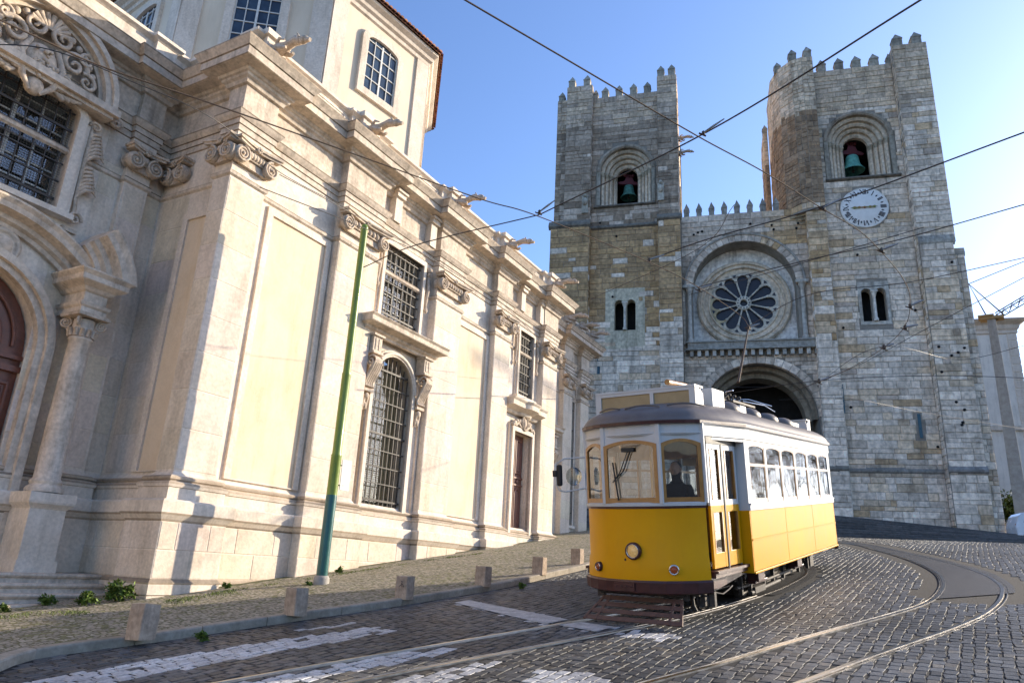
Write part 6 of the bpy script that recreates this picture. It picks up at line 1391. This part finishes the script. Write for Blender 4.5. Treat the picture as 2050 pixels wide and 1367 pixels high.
for y in (1.75, 4.35):
    for sx in (-1, 1): mk('wheel', wm, TR, (sx * .49, y, .36), (0, 0, 0 if sx < 0 else pi))
    b = MB(); b.cyl((-.6, y, .36), (.6, y, .36), .05, n=10); b.build('axle', UNDER, TR)
    for sx in (-1, 1):
        b = MB(); b.box(min(sx * .60, sx * .74), max(sx * .60, sx * .74), y - .12, y + .12, .24, .48); b.build('axle_box', UNDER, TR, bevel=.01)
        for dy in (-.42, .42):
            b = MB(); pts = [(sx * .66 + .045 * cos(a), y + dy + .045 * sin(a), .22 + .22 * a / (2 * pi * 5)) for a in np.linspace(0, 2 * pi * 5, 60)]; b.tube(pts, .012, 5); b.build('coil_spring', UNDER, TR)
    for sx in (-1, 1):
        b = MB(); b.box(min(sx * .88, sx * 1.06), max(sx * .88, sx * 1.06), y - .25 - .6, y + .10 - .6, .36, .54); b.box(min(sx * .9, sx * 1.02), max(sx * .9, sx * 1.02), y - .9, y - .2, .33, .37); b.build('sand_box', MAROON, TR, bevel=.01)
for sx in (-1, 1):
    b = MB(); b.tube([(sx * .78, .6, .28), (sx * .8, 2.4, .25), (sx * .8, 4.9, .28)], .028, 6); b.tube([(sx * .82, 1.2, .14), (sx * .82, 3.0, .16)], .035, 8)
    for y in (.8, 1.3, 2.1, 2.7, 3.4, 4.6, 5.4): b.box(min(sx * .76, sx * .82), max(sx * .76, sx * .82), y - .03, y + .03, .16, .62)
    b.box(min(sx * .74, sx * .86), max(sx * .74, sx * .86), 1.35, 1.95, .12, .22); b.build('brake_rigging', UNDER, TR)
b = MB(); b.box(-.7, .7, 5.6, 6.4, .3, .6); b.box(.55, .75, 5.9, 6.2, .15, .5); b.box(-.5, .6, 2.4, 3.9, .18, .5); b.build('equipment_case', UNDER, TR)
# lifeguard: slatted tray in front
for k in range(4):
    t = k / 3; z = .30 - .23 * t; y = -1.30 - .36 * t; hw = .60 + .12 * t
    b = MB(); b.prism([(y - .032, z - .020), (y - .026, z - .028), (y + .032, z + .018), (y + .026, z + .026)], -hw, hw, 'x'); b.build('lifeguard_slat', RUST, TR)
for x0, x1 in ((-.60, -.74), (-.5, -.56), (.5, .56), (.60, .74)):
    b = MB(); e = .018; b.add([(x0 - e, -1.27, .33), (x0 + e, -1.27, .33), (x1 + e, -1.70, .055), (x1 - e, -1.70, .055), (x0 - e, -1.25, .31), (x0 + e, -1.25, .31), (x1 + e, -1.68, .035), (x1 - e, -1.68, .035)], [(0, 1, 2, 3), (4, 7, 6, 5), (0, 4, 5, 1), (1, 5, 6, 2), (2, 6, 7, 3), (3, 7, 4, 0)]); b.build('lifeguard_arm', RUST, TR)
b = MB(); b.cyl((-.68, -1.22, .37), (.62, -1.22, .37), .025, n=8); b.box(-.76, -.66, -1.2, -1.1, .3, .42); b.box(.58, .66, -1.2, -1.1, .3, .42)
for x in (.76, .9): b.box(x, x + .08, -1.0, -.92, .22, .42)
b.tube([(.72, -1.0, .36), (.74, -1.0, .18), (.88, -1.0, .2), (.88, -1.0, .36), (.72, -1.0, .36)], .02, 6); b.tube([(.6, -.9, .4), (.62, -.9, .2), (.66, -.9, .12)], .03, 6)
b.tube([(.95, -.9, .40), (1.0, -.7, .36), (1.02, -.5, .40), (1.03, -.35, .44)], .012, 6); b.build('coupling_gear', UNDER, TR)
for x in (-.2, .2, .75): 
    b = MB(); b.box(x - .05, x + .05, -1.12, -.9, .36, .6); b.build('hanger_bracket', UNDER, TR)
# driver at the controls (dim figure behind the glass)
def figure(name, loc, rot, pts, edges, rad, mt):
    me = bpy.data.meshes.new(name); me.from_pydata(pts, edges, []); o = bpy.data.objects.new(name, me); COL.objects.link(o)
    sk = o.modifiers.new('skin', 'SKIN'); 
    for i, r in enumerate(rad): me.skin_vertices[0].data[i].radius = (r, r)
    me.skin_vertices[0].data[0].use_root = True; o.modifiers.new('sub', 'SUBSURF').levels = 1; me.materials.append(mt); return o
pts = [(0, 0, .55), (0, .0, .75), (0, -.01, .95), (0, -.01, 1.07), (0, -.02, 1.15), (0, -.02, 1.23), (0, -.03, 1.33), (-.19, 0, 1.01), (-.24, -.06, .75), (-.2, -.28, .72), (.19, 0, 1.01), (.25, -.08, .77), (.14, -.30, .76), (-.10, -.05, .53), (-.12, -.40, .52), (-.12, -.36, .08), (-.12, -.48, .04), (.10, -.05, .53), (.12, -.40, .52), (.12, -.36, .08), (.12, -.48, .04)]
ed = [(0, 1), (1, 2), (2, 3), (3, 4), (4, 5), (5, 6), (2, 7), (7, 8), (8, 9), (2, 10), (10, 11), (11, 12), (0, 13), (13, 14), (14, 15), (15, 16), (0, 17), (17, 18), (18, 19), (19, 20)]
rd = [.15, .14, .16, .08, .06, .09, .075, .07, .05, .035, .07, .05, .035, .09, .06, .045, .04, .09, .06, .045, .04]
pe = figure('person', None, None, pts, ed, rd, CLOTH); pe.matrix_world = Matrix.Translation(Vector(tuple(T_O + .42 * T_r - .72 * T_t + .85 * T_u))) @ TB.to_4x4() @ Matrix.Rotation(.1, 4, 'Z')
tag(pe, 'person in dark jacket sitting at the controls behind the tram front window', 'person')
hd = MB(); hd.sphere((0, -.03, 1.29), .095, 14, 10, (.85, 1.0, 1.2)); hd.sphere((0, -.125, 1.28), .018, 6, 5, (1, 1, 1.5)); hd.sphere((-.085, -.03, 1.29), .02, 6, 5); hd.sphere((.085, -.03, 1.29), .02, 6, 5); hd.build('head', SKIN, pe)
b = MB(); b.cyl((0, .02, .0), (0, .02, .42), .04, n=8); b.cyl((0, .02, .42), (0, .02, .46), .17, n=16); sto = b.build('stool', UNDER, TR, (.42, -.72, .84))
hr = MB(); hr.sphere((0, .015, 1.335), .092, 14, 8, (.95, 1.0, .95)); hr.build('hair', RUBB, pe)
for sx, hx, hy, hz in ((-1, -.2, -.32, .71), (1, .14, -.34, .75)):
    h = MB(); h.sphere((hx, hy, hz), .04, 8, 6, (1, 1.2, .6))
    for k in range(4): h.tube([(hx - .025 + .017 * k, hy - .03, hz), (hx - .025 + .017 * k, hy - .075, hz - .005), (hx - .025 + .017 * k, hy - .09, hz - .03)], .008, 5)
    h.tube([(hx - sx * .03, hy, hz), (hx - sx * .055, hy - .04, hz - .01)], .009, 5); h.build('hand', SKIN, pe)
# ------------------------------------------------------------------ poles, wires, surroundings
def at_z(px, py, x, y):   # height of the pixel's ray above (x, y)
    d = ray(px, py); return float(d[2] / np.hypot(d[0], d[1]) * np.hypot(x, y))
p = onG(642, 1168, .11); pz = at_z(728, 458, p[0], p[1]) - p[2]
GP = empty('catenary_pole', tuple(p), label='tall green wire pole with teal foot leaning before the church pilaster', cat='pole', group='tram wire poles')
rt = (0, 0)
b = MB(); b.lathe([(.17, -.05), (.17, .10), (.14, .16), (0, .16)], n=8); b.build('pole_base', CONC, GP)
b = MB(); b.lathe([(.115, .14), (.115, 1.75), (.112, 1.78)], n=20); b.build('pole_foot', TEALP, GP)
b = MB(); b.lathe([(.112, 1.78), (.112, 2.6), (.116, 2.62), (.098, 2.66), (.098, 4.4), (.103, 4.42), (.086, 4.47), (.082, pz), (.09, pz + .02), (.06, pz + .1), (0, pz + .12)], n=20); b.build('pole_shaft', GREENP, GP)
b = MB(); b.tube([(.10, .08, 2.0), (.17, .13, 2.0)], .015, 6); b.tube([(.10, .08, 2.42), (.17, .13, 2.42)], .015, 6); b.build('sign_bracket', IRON, GP)
b = MB(); b.box(-.08, .22, -.008, .008, 1.9, 2.55); o = b.build('sign_plate', WHITE, GP, (.17, .13, 0), bevel=.006); o.rotation_euler = (0, 0, radians(62))
p2 = onG(1156, 1056); p2[2] -= .1; z2 = at_z(1163, 690, p2[0], p2[1]) - p2[2]
G2 = empty('catenary_pole', tuple(p2), label='slim dark green pole with black lower half at the far end of the church', cat='pole', group='tram wire poles')
zb2 = at_z(1158, 943, p2[0], p2[1]) - p2[2]
b = MB(); b.lathe([(.2, 0), (.2, zb2)], n=16); b.build('pole_foot', BLACKP, G2); b = MB(); b.lathe([(.19, zb2), (.18, zb2 * 1.9), (.14, zb2 * 2), (.12, z2), (.16, z2 + .02), (.0, z2 + .15)], n=16); b.build('pole_shaft', mat('dark_green_paint', (.03, .09, .035), rough=.4, bump=.05), G2)
# right-hand concrete mast with arm
def mast():
    D_ = 47.0
    dd = ray(2040, 985); f = D_ / dd[1]; x, y, z = dd * f; zt = at_z(1990, 640, x, y); e = empty('concrete_mast', (float(x), float(y), float(z) - 3.2), Matrix.Rotation(radians(-36), 3, 'Z'), label='tall weathered concrete mast right of the clock tower carrying a lattice arm', cat='pole')
    H = zt - (z - 3.2); b = MB(); b.rings([[(sx * w_, sy * w_, h_) for sx, sy in ((-1, -1), (1, -1), (1, 1), (-1, 1))] for w_, h_ in ((.42, 0), (.36, H * .35), (.25, H * .97), (.25, H))], closed=True, cap1=True); b.build('mast_shaft', CONC, e)
    b = MB(); b.box(-.65, .75, -.4, .4, H, H + .18); b.box(-.75, .2, -.5, .5, H + .18, H + .3); b.build('mast_head', mat('ochre_metal', (.4, .27, .12), rough=.7), e)
    # jib of a crane behind, slanting up right
    b = MB(); a0 = Vector((.3, 0, H + .1)); a1 = Vector((7.5, 2, H + 4.6)); n_ = 14
    for off in ((0, .25, .3), (0, -.25, .3), (0, 0, -.15)):
        o_ = Vector(off); b.tube([tuple(a0 + o_), tuple(a1 + o_)], .04, 5)
    for k in range(n_):
        q0, q1 = a0.lerp(a1, k / n_), a0.lerp(a1, (k + .5) / n_); q2 = a0.lerp(a1, (k + 1) / n_)
        for off in ((0, .25, .3), (0, -.25, .3)): b.tube([tuple(q0 + Vector(off)), tuple(q1 + Vector((0, 0, -.15))), tuple(q2 + Vector(off))], .025, 4)
    b.build('lattice_arm', UNDER, e)
    b = MB(); b.tube([(-.2, 0, H + .2), (-1.0, 0, H + 2.9), (.8, 0, H + .2)], .05, 5); b.tube([(-1.0, 0, H + 2.9), (7.5, 2, H + 6.2)], .03, 5); b.tube([(-1.0, 0, H + 2.9), (-2.0, 0, H + .4)], .02, 4); b.build('stay', UNDER, e)
    b = MB()
    for sx in (0, 1): b.tube([(.9 + .35 * sx, -.6, 0), (.75 + .3 * sx, -.5, H * .42)], .03, 5)
    for k in range(14): b.tube([(.9 - .01 * k, -.6, .4 + k * .45), (1.25 - .015 * k, -.6, .4 + k * .45)], .02, 4)
    b.build('ladder', UNDER, e)
    b = MB(); b.lathe([(.14, 0), (.14, 5.2), (0, 5.3)], (-1.6, -.5, 0), n=10); b.build('side_post', SIGNG, e)
mast()
# pale building far right
def farblock():
    d = ray(2012, 1060); D_ = 75; base = d * D_ / d[1]; e = empty('townhouse', (float(base[0]), float(base[1]), 2.0), basis(SD, CN), label='pale stone building with tiled cornice beyond the clock tower', cat='building')
    zt = at_z(1990, 640, base[0], base[1]) - 2
    b = MB(); b.box(-2.6, 3.9, 0, 9, 0, zt); b.build('wall', mat('sunlit_tone_wall', (.85, .78, .68), (.72, .66, .57), rough=.9, sc=.8, stain=(.3, .25, .2), stain_amt=.5), e)  # wall colour brightened to stand in for sunlight missing on this face
    b = MB(); b.rings([[(-2.6 - o, -o, z), (3.9 + o, -o, z), (3.9 + o, 9, z)] for o, z in ((.0, zt - 1.5), (.15, zt - 1.4), (.15, zt - 1.1), (.3, zt - .9), (.4, zt - .5), (.9, zt - .2), (1.1, zt), (0, zt + .05))]); b.build('cornice', LIME, e)
    b = MB(); b.add([(-3.7, -1.1, zt + .02), (5.0, -1.1, zt + .02), (5, 9, zt + 1.2), (-3.7, 9, zt + 1.2)], [(0, 1, 2, 3)]); b.build('roof', TILE, e)
    for z in (zt * .55,): b = MB(); b.box(-2.7, 4.0, -.25, 0, z, z + .5); b.build('string_course', LIME, e)
    for u in (-1.6,):
        for z in (zt * .55,):
            b = MB(); b.box(u - .5, u + .5, -.05, .02, z, z + 2.0); b.build('window', MATS['dim_window_pane'], e)
    for z in np.arange(.5, zt - 2, .9):
        b = MB(); b.box(3.0, 3.93, -.06, .0, z, z + .8); b.build('quoin', LIME, e)
farblock()
# ---- white van
def van():
    d = ray(2052, 1072); D_ = 44; P_ = d * D_ / d[1]; g0 = float(P_[2]) - .1
    e = empty('van', (float(P_[0]) + .4, float(P_[1]), g0 - .35), Matrix.Rotation(radians(-15), 3, 'Z'), label='white van parked beyond the steps at the right edge', cat='van')
    b = MB(); prof = [(-1.0, .35), (-1.05, .9), (-.98, 1.15), (-.80, 1.55), (-.62, 1.72), (-.3, 1.80), (3.0, 1.82), (3.1, .35)]
    b.prism(prof, -.85, .85, 'y'); o = b.build('body', VAN, e, bevel=.08)
    g = MB(); g.prism([(-.62, 1.15), (-.5, 1.55), (-.35, 1.62), (.25, 1.64), (.25, 1.12)], -.865, -.855); g.prism([(.35, 1.12), (.35, 1.64), (1.4, 1.66), (1.4, 1.12)], -.865, -.855); g.build('window', MATS['dim_window_pane'], e)
    for x in (-.45, 2.2):
        for y in (-.86, .76):
            w_ = MB(); w_.lathe([(0, 0), (.2, 0), (.3, .02), (.31, .1), (0, .1)], (x, y - .02, .31), (0, 1, 0), 18); w_.build('wheel', RUBB, e)
    l = MB(); l.sphere((-.98, -.7, .95), .12, 8, 6, (.4, 1, 1.4)); l.build('rear_light', AMBER, e)
van()
# ---- foliage
def leaves(c, r, n, seed, base, lo, hi, size=.08, flat=1.0, clump=None):
    rg = np.random.RandomState(seed); cl = rg.normal(0, 1, (clump or 30, 3)); cl /= np.linalg.norm(cl, axis=1)[:, None]; cl *= rg.uniform(.3, 1.0, (len(cl), 1))
    k = rg.randint(0, len(cl), n); P = cl[k] + rg.normal(0, .16, (n, 3)); P = np.array(c) + P * np.array(r); P = P[P[:, 2] > lo - 1e9]
    b = MB()
    for q in P:
        a = rg.uniform(0, 2 * pi); t = rg.uniform(-.9, .9); s = size * rg.uniform(.6, 1.3); u = np.array([cos(a) * cos(t), sin(a) * cos(t), sin(t)]); v = np.cross(u, rg.normal(0, 1, 3)); v /= np.linalg.norm(v) + 1e-9
        sh = rg.uniform(lo, hi); b.add([tuple(q - u * s), tuple(q + v * s * .4), tuple(q + u * s), tuple(q - v * s * .4)], [(0, 1, 2, 3)], tuple(x * sh for x in base))
    return b
d = ray(2046, 1020); P_ = d * 50 / d[1]
e = empty('shrub', (float(P_[0]), float(P_[1]), float(P_[2]) - 2.2), label='dense green shrub behind the white van right of the tower', cat='shrub')
leaves((0.3, 0, 2.0), (1.9, 1.6, 1.7), 5200, 4, (.12, .17, .03), .3, 1.1, .16, clump=60).build('crown', LEAF, e)
b = MB(); b.tube([(0, 0, -1), (.05, 0, 1), (.2, 0, 2.2)], [.15, .1, .05], 8); b.tube([(.05, 0, .9), (-.5, .1, 2.0)], [.07, .03], 6); b.build('trunk', BARK, e)
b = MB(); b.box(-1.4, 1.2, -.1, .1, 0, 1.4); w_ = empty('parapet_wall', (float(P_[0]) - 1.0, float(P_[1]) - 4, float(P_[2]) - 2.6), label='low pale wall end between the cathedral corner and the shrub', cat='wall'); b.build('wall_face', LIME, w_)
WEEDS = [((240, 1205), .42, 900, 'bushy weed growing at the foot of the church corner by the portal steps'), ((95, 1212), .22, 260, 'low weeds in front of the bottom portal step'), ((170, 1213), .30, 360, 'strip of low weeds along the portal step right end'), ((8, 1226), .16, 120, 'small weed tuft at the left edge of the picture'), ((455, 1178), .14, 90, 'small weed tuft against the plinth left of the green pole'), ((620, 1172), .10, 60, 'tiny weed tuft at the green pole base'), ((680, 1147), .16, 100, 'weed tuft by the plinth just right of the green pole'), ((943, 1098), .14, 100, 'pale green weed growing from the plinth below the second panel'), ((1012, 1087), .14, 80, 'weed tuft left of the brown side door step'), ((402, 1283), .14, 90, 'small plant in the gutter below the kerb'), ((1043, 1178), .12, 60, 'plant in the gutter near the fourth bollard')]
for i, (px, s, n, lb) in enumerate(WEEDS):
    P_ = onG(*px, .10 if i < 9 else .0); e = empty('weed', tuple(P_), label=lb, cat='weed', group='weeds in the joints')
    s *= .78; leaves((0, 0, s * .55), (s * .9, s * .5, s * .6), n, 30 + i, (.13, .20, .03), .35, 1.3, .045, clump=14).build('foliage', LEAF, e)
    b = MB(); r7 = random.Random(i)
    for k in range(7): a = r7.uniform(0, 6.28); b.tube([(0, 0, -.02), (s * .3 * cos(a), s * .2 * sin(a), s * .5), (s * .6 * cos(a), s * .4 * sin(a), s * .9)], [.006, .004, .002], 4)
    b.build('stem', mat('weed_stem', (.16, .2, .06), rough=.7, bump=0) if 'weed_stem' not in MATS else MATS['weed_stem'], e)
e = empty('weed', tuple((CH.matrix_world @ Vector(cx(.4, -.3, 11.3)))[:]), label='grey-green tuft growing on the church cornice corner', cat='weed'); leaves((0, 0, .12), (.35, .3, .16), 260, 77, (.16, .18, .09), .4, 1.2, .05, clump=10).build('foliage', LEAF, e)
# moss and small grass along the foot of the wall and between the setts
rgm = np.random.RandomState(9); b = MB(); foot = [onG(*q, .11)[:2] for q in [(-60, 1238), (60, 1226), (200, 1222), (290, 1218), (330, 1203), (430, 1186), (585, 1163), (700, 1145), (835, 1124), (1000, 1102)]]
fl = resample(np.array(foot), 400)
for k in range(5200):
    i = rgm.randint(0, 400) if k % 3 else rgm.randint(0, 130); dd = abs(rgm.normal(0, .10 if i > 130 else .30)); c_ = fl[i] + np.array([.62, -.78]) * dd
    if sin(i * .21) + sin(i * .057 + 1) + rgm.normal(0, .5) < .2: continue
    z = float(G(c_[0], c_[1])) + .112; a = rgm.uniform(0, 6.28); s_ = rgm.uniform(.012, .032); v = rgm.uniform(.5, 1.4); L_ = rgm.uniform(-.03, .03)
    b.add([(c_[0] - s_ * .3 * cos(a), c_[1] - s_ * .3 * sin(a), z), (c_[0] + s_ * .3 * cos(a), c_[1] + s_ * .3 * sin(a), z), (c_[0] + L_, c_[1] + L_ * .5, z + s_ * 1.3)], [(0, 1, 2)], (.15 * v, .19 * v, .04 * v))
tag(b.build('grass', LEAF), kind='stuff')
# bare street trees off to the right (seen mirrored in the tram windows)
def baretree(x, y, H, seed):
    r8 = random.Random(seed); e = empty('bare_tree', (x, y, float(G(x, y))), label=('leafless street tree nearest the right frame edge', 'second leafless tree from the right frame edge', 'third leafless tree from the right frame edge', 'leafless tree farthest outside the right frame edge')[seed], cat='tree', group='leafless trees beyond the square'); b = MB()
    def br(p, d, L_, r, dep):
        q = p + d * L_; m = p + d * L_ * .5 + Vector((r8.uniform(-.1, .1), r8.uniform(-.1, .1), 0)) * L_ * .5; b.tube([tuple(p), tuple(m), tuple(q)], [r, r * .85, r * .65], 5, False)
        if dep == 0: return
        for _ in range(3 if dep > 1 else 4):
            nd = (d + Vector((r8.uniform(-.8, .8), r8.uniform(-.8, .8), r8.uniform(-.1, .5)))).normalized(); br(q, nd, L_ * r8.uniform(.6, .8), r * .6, dep - 1)
    br(Vector((0, 0, -.2)), Vector((0, 0, 1)), H * .30, H * .014, 6); b.build('trunk', BARK, e)
for i, (az, D_, H) in enumerate([(46.5, 66, 14), (49.5, 58, 13), (52.5, 64, 14), (56, 58, 13)]): baretree(6 + D_ * sin(radians(az)), 16 + D_ * cos(radians(az)), H, i)
# ---- overhead wires: each goes through points taken at a height over the street
def wire(pts, h, r, label, mt=WIREM, cat='wire', sub=10, hs=None, ctrl=True):
    W = [onG(px, py, (hs[i] if hs else h)) for i, (px, py) in enumerate(pts)]
    W = catmull(W, sub) if len(W) > 2 else [np.array(W[0]) * (1 - t) + np.array(W[1]) * t + np.array([0, 0, -.25 * 4 * t * (1 - t) * .3]) for t in np.linspace(0, 1, sub)]
    o = W[0]; b = MB(); b.tube([tuple(p - o) for p in W], r, 6); return tag(b.build('overhead_wire', mt, None, tuple(o)), label, cat, 'overhead tram wires'), W
_, WA = wire([(860, -42), (930, 0), (1130, 117), (1395, 272), (1530, 345), (1650, 420), (1720, 462), (1765, 505), (1808, 558), (1822, 600), (1812, 652), (1770, 695), (1700, 738), (1640, 764), (1580, 786)], 5.6, .0075, 'contact wire sweeping from top centre round to the clock tower', COPW)
_, WB = wire([(-40, 22), (90, 82), (210, 136), (430, 210), (690, 302), (960, 398), (1080, 434), (1300, 525), (1395, 573), (1480, 630), (1500, 655)], 5.4, .007, 'contact wire running from the upper left down to the tram pole', COPW, hs=[5.4] * 8 + [5.3, 5.1, 4.75])
wire([(-40, 88), (100, 100), (260, 162), (430, 240), (560, 345), (700, 420)], 5.9, .005, 'thin wire slanting across the carved lunette to the church', cat='wire')
wire([(728, 535), (835, 490), (1080, 430)], 6.2, .008, 'span wire tied to the tall green pole', hs=[5.5, 5.6, 5.7]); wire([(1080, 430), (1420, 262), (1860, -10)], 5.8, .009, 'span wire rising from the far insulator to the top right')
wire([(1300, 520), (1420, 478), (1650, 412), (2070, 258)], 6.0, .010, 'span wire crossing below the clock face'); wire([(1395, 575), (1620, 520), (1800, 480), (2070, 404)], 6.1, .009, 'span wire crossing the twin windows of the clock tower')
wire([(1500, 652), (1620, 590), (1820, 565), (2070, 512)], 6.0, .008, 'thin wire right of the rose window'); wire([(1640, 762), (1720, 730), (1860, 655), (2070, 545)], 6.2, .008, 'wire from the rear junction to the lattice arm')
wire([(1440, 790), (1640, 762), (1870, 752), (2070, 757)], 5.6, .011, 'nearly level wire behind the tram roof toward the right edge'); wire([(1560, 800), (1700, 798), (1850, 826), (2070, 862)], 5.3, .009, 'low wire sloping down to the right edge')
wire([(1640, 765), (1760, 695), (1920, 720), (2070, 687)], 6.0, .008, 'wire joining the curve to the right'); wire([(1190, 770), (1330, 765), (1500, 775), (1640, 762)], 5.5, .008, 'wire behind the tram roof in front of the portal')
wire([(560, 350), (700, 425), (900, 540), (1040, 640), (1190, 805)], 7.0, .007, 'thin cable slanting along the church front', hs=[6.6, 6.6, 6.6, 6.6, 6.6]); wire([(520, 375), (700, 445), (830, 500)], 6.6, .007, 'second thin cable below the first capital', hs=[6.4] * 3)
wire([(1106, 710), (1160, 775), (1185, 800)], 6.0, .016, 'pale tie wire at the far pole top'); wire([(1380, 590), (1560, 540), (1850, 455)], 6.3, .007, 'faint wire over the rose window'); wire([(1470, 410), (1395, 500), (1180, 600)], 7.2, .007, 'faint wire in front of the left tower')
INS = [((1080, 424), (1103, 407), 'insulated hanger joining two wires left of the left tower'), ((1408, 266), (1447, 240), 'insulated hanger joining two wires between the towers'), ((1300, 520), (1330, 510), 'small wire hanger above the rose window'), ((1648, 416), (1672, 404), 'wire hanger left of the clock face'), ((1765, 500), (1792, 490), 'wire hanger below the clock'), ((1822, 612), (1850, 600), 'wire hanger at the wire bend right of the twin windows'), ((1812, 655), (1838, 650), 'wire hanger under the bend'), ((1770, 694), (1790, 688), 'small hanger on the returning curve'), ((1640, 762), (1664, 755), 'hanger at the rear wire junction'), ((1400, 578), (1425, 570), 'hanger left of the rose spokes'), ((1500, 655), (1520, 648), 'hanger by the trolley pole tip')]
for (p0, p1, lb) in INS:
    A_ = onG(*p0, 5.6 if p0[0] > 1200 else 5.4); B_ = A_ + (np.array(ray(*p1)) * np.linalg.norm(A_) - A_); e = empty('wire_hanger', tuple(A_), label=lb, cat='hanger', group='wire hangers'); v = B_ - A_; L_ = np.linalg.norm(v); k = max(L_, .25) / L_; v = v * k
    big = np.linalg.norm(A_) / 20
    b = MB(); b.tube([(0, 0, 0), tuple(v * .5), tuple(v)], [.02 * big, .03 * big, .015 * big], 6); b.build('hanger_arm', SIGNG, e); b = MB(); b.lathe([(0, -.09), (.035, -.08), (.05, -.04), (.02, -.02), (.045, .0), (.02, .03), (0, .05)], (0, 0, .02), n=10); o = b.build('insulator', UNDER, e); o.scale = (big,) * 3
    b = MB(); a = (WA[1] - WA[0]); b.box(-.10 * big, .10 * big, -.012, .012, -.07 * big, -.055 * big); o = b.build('clamp', COPW, e); o.rotation_euler = (0, .4, 0)
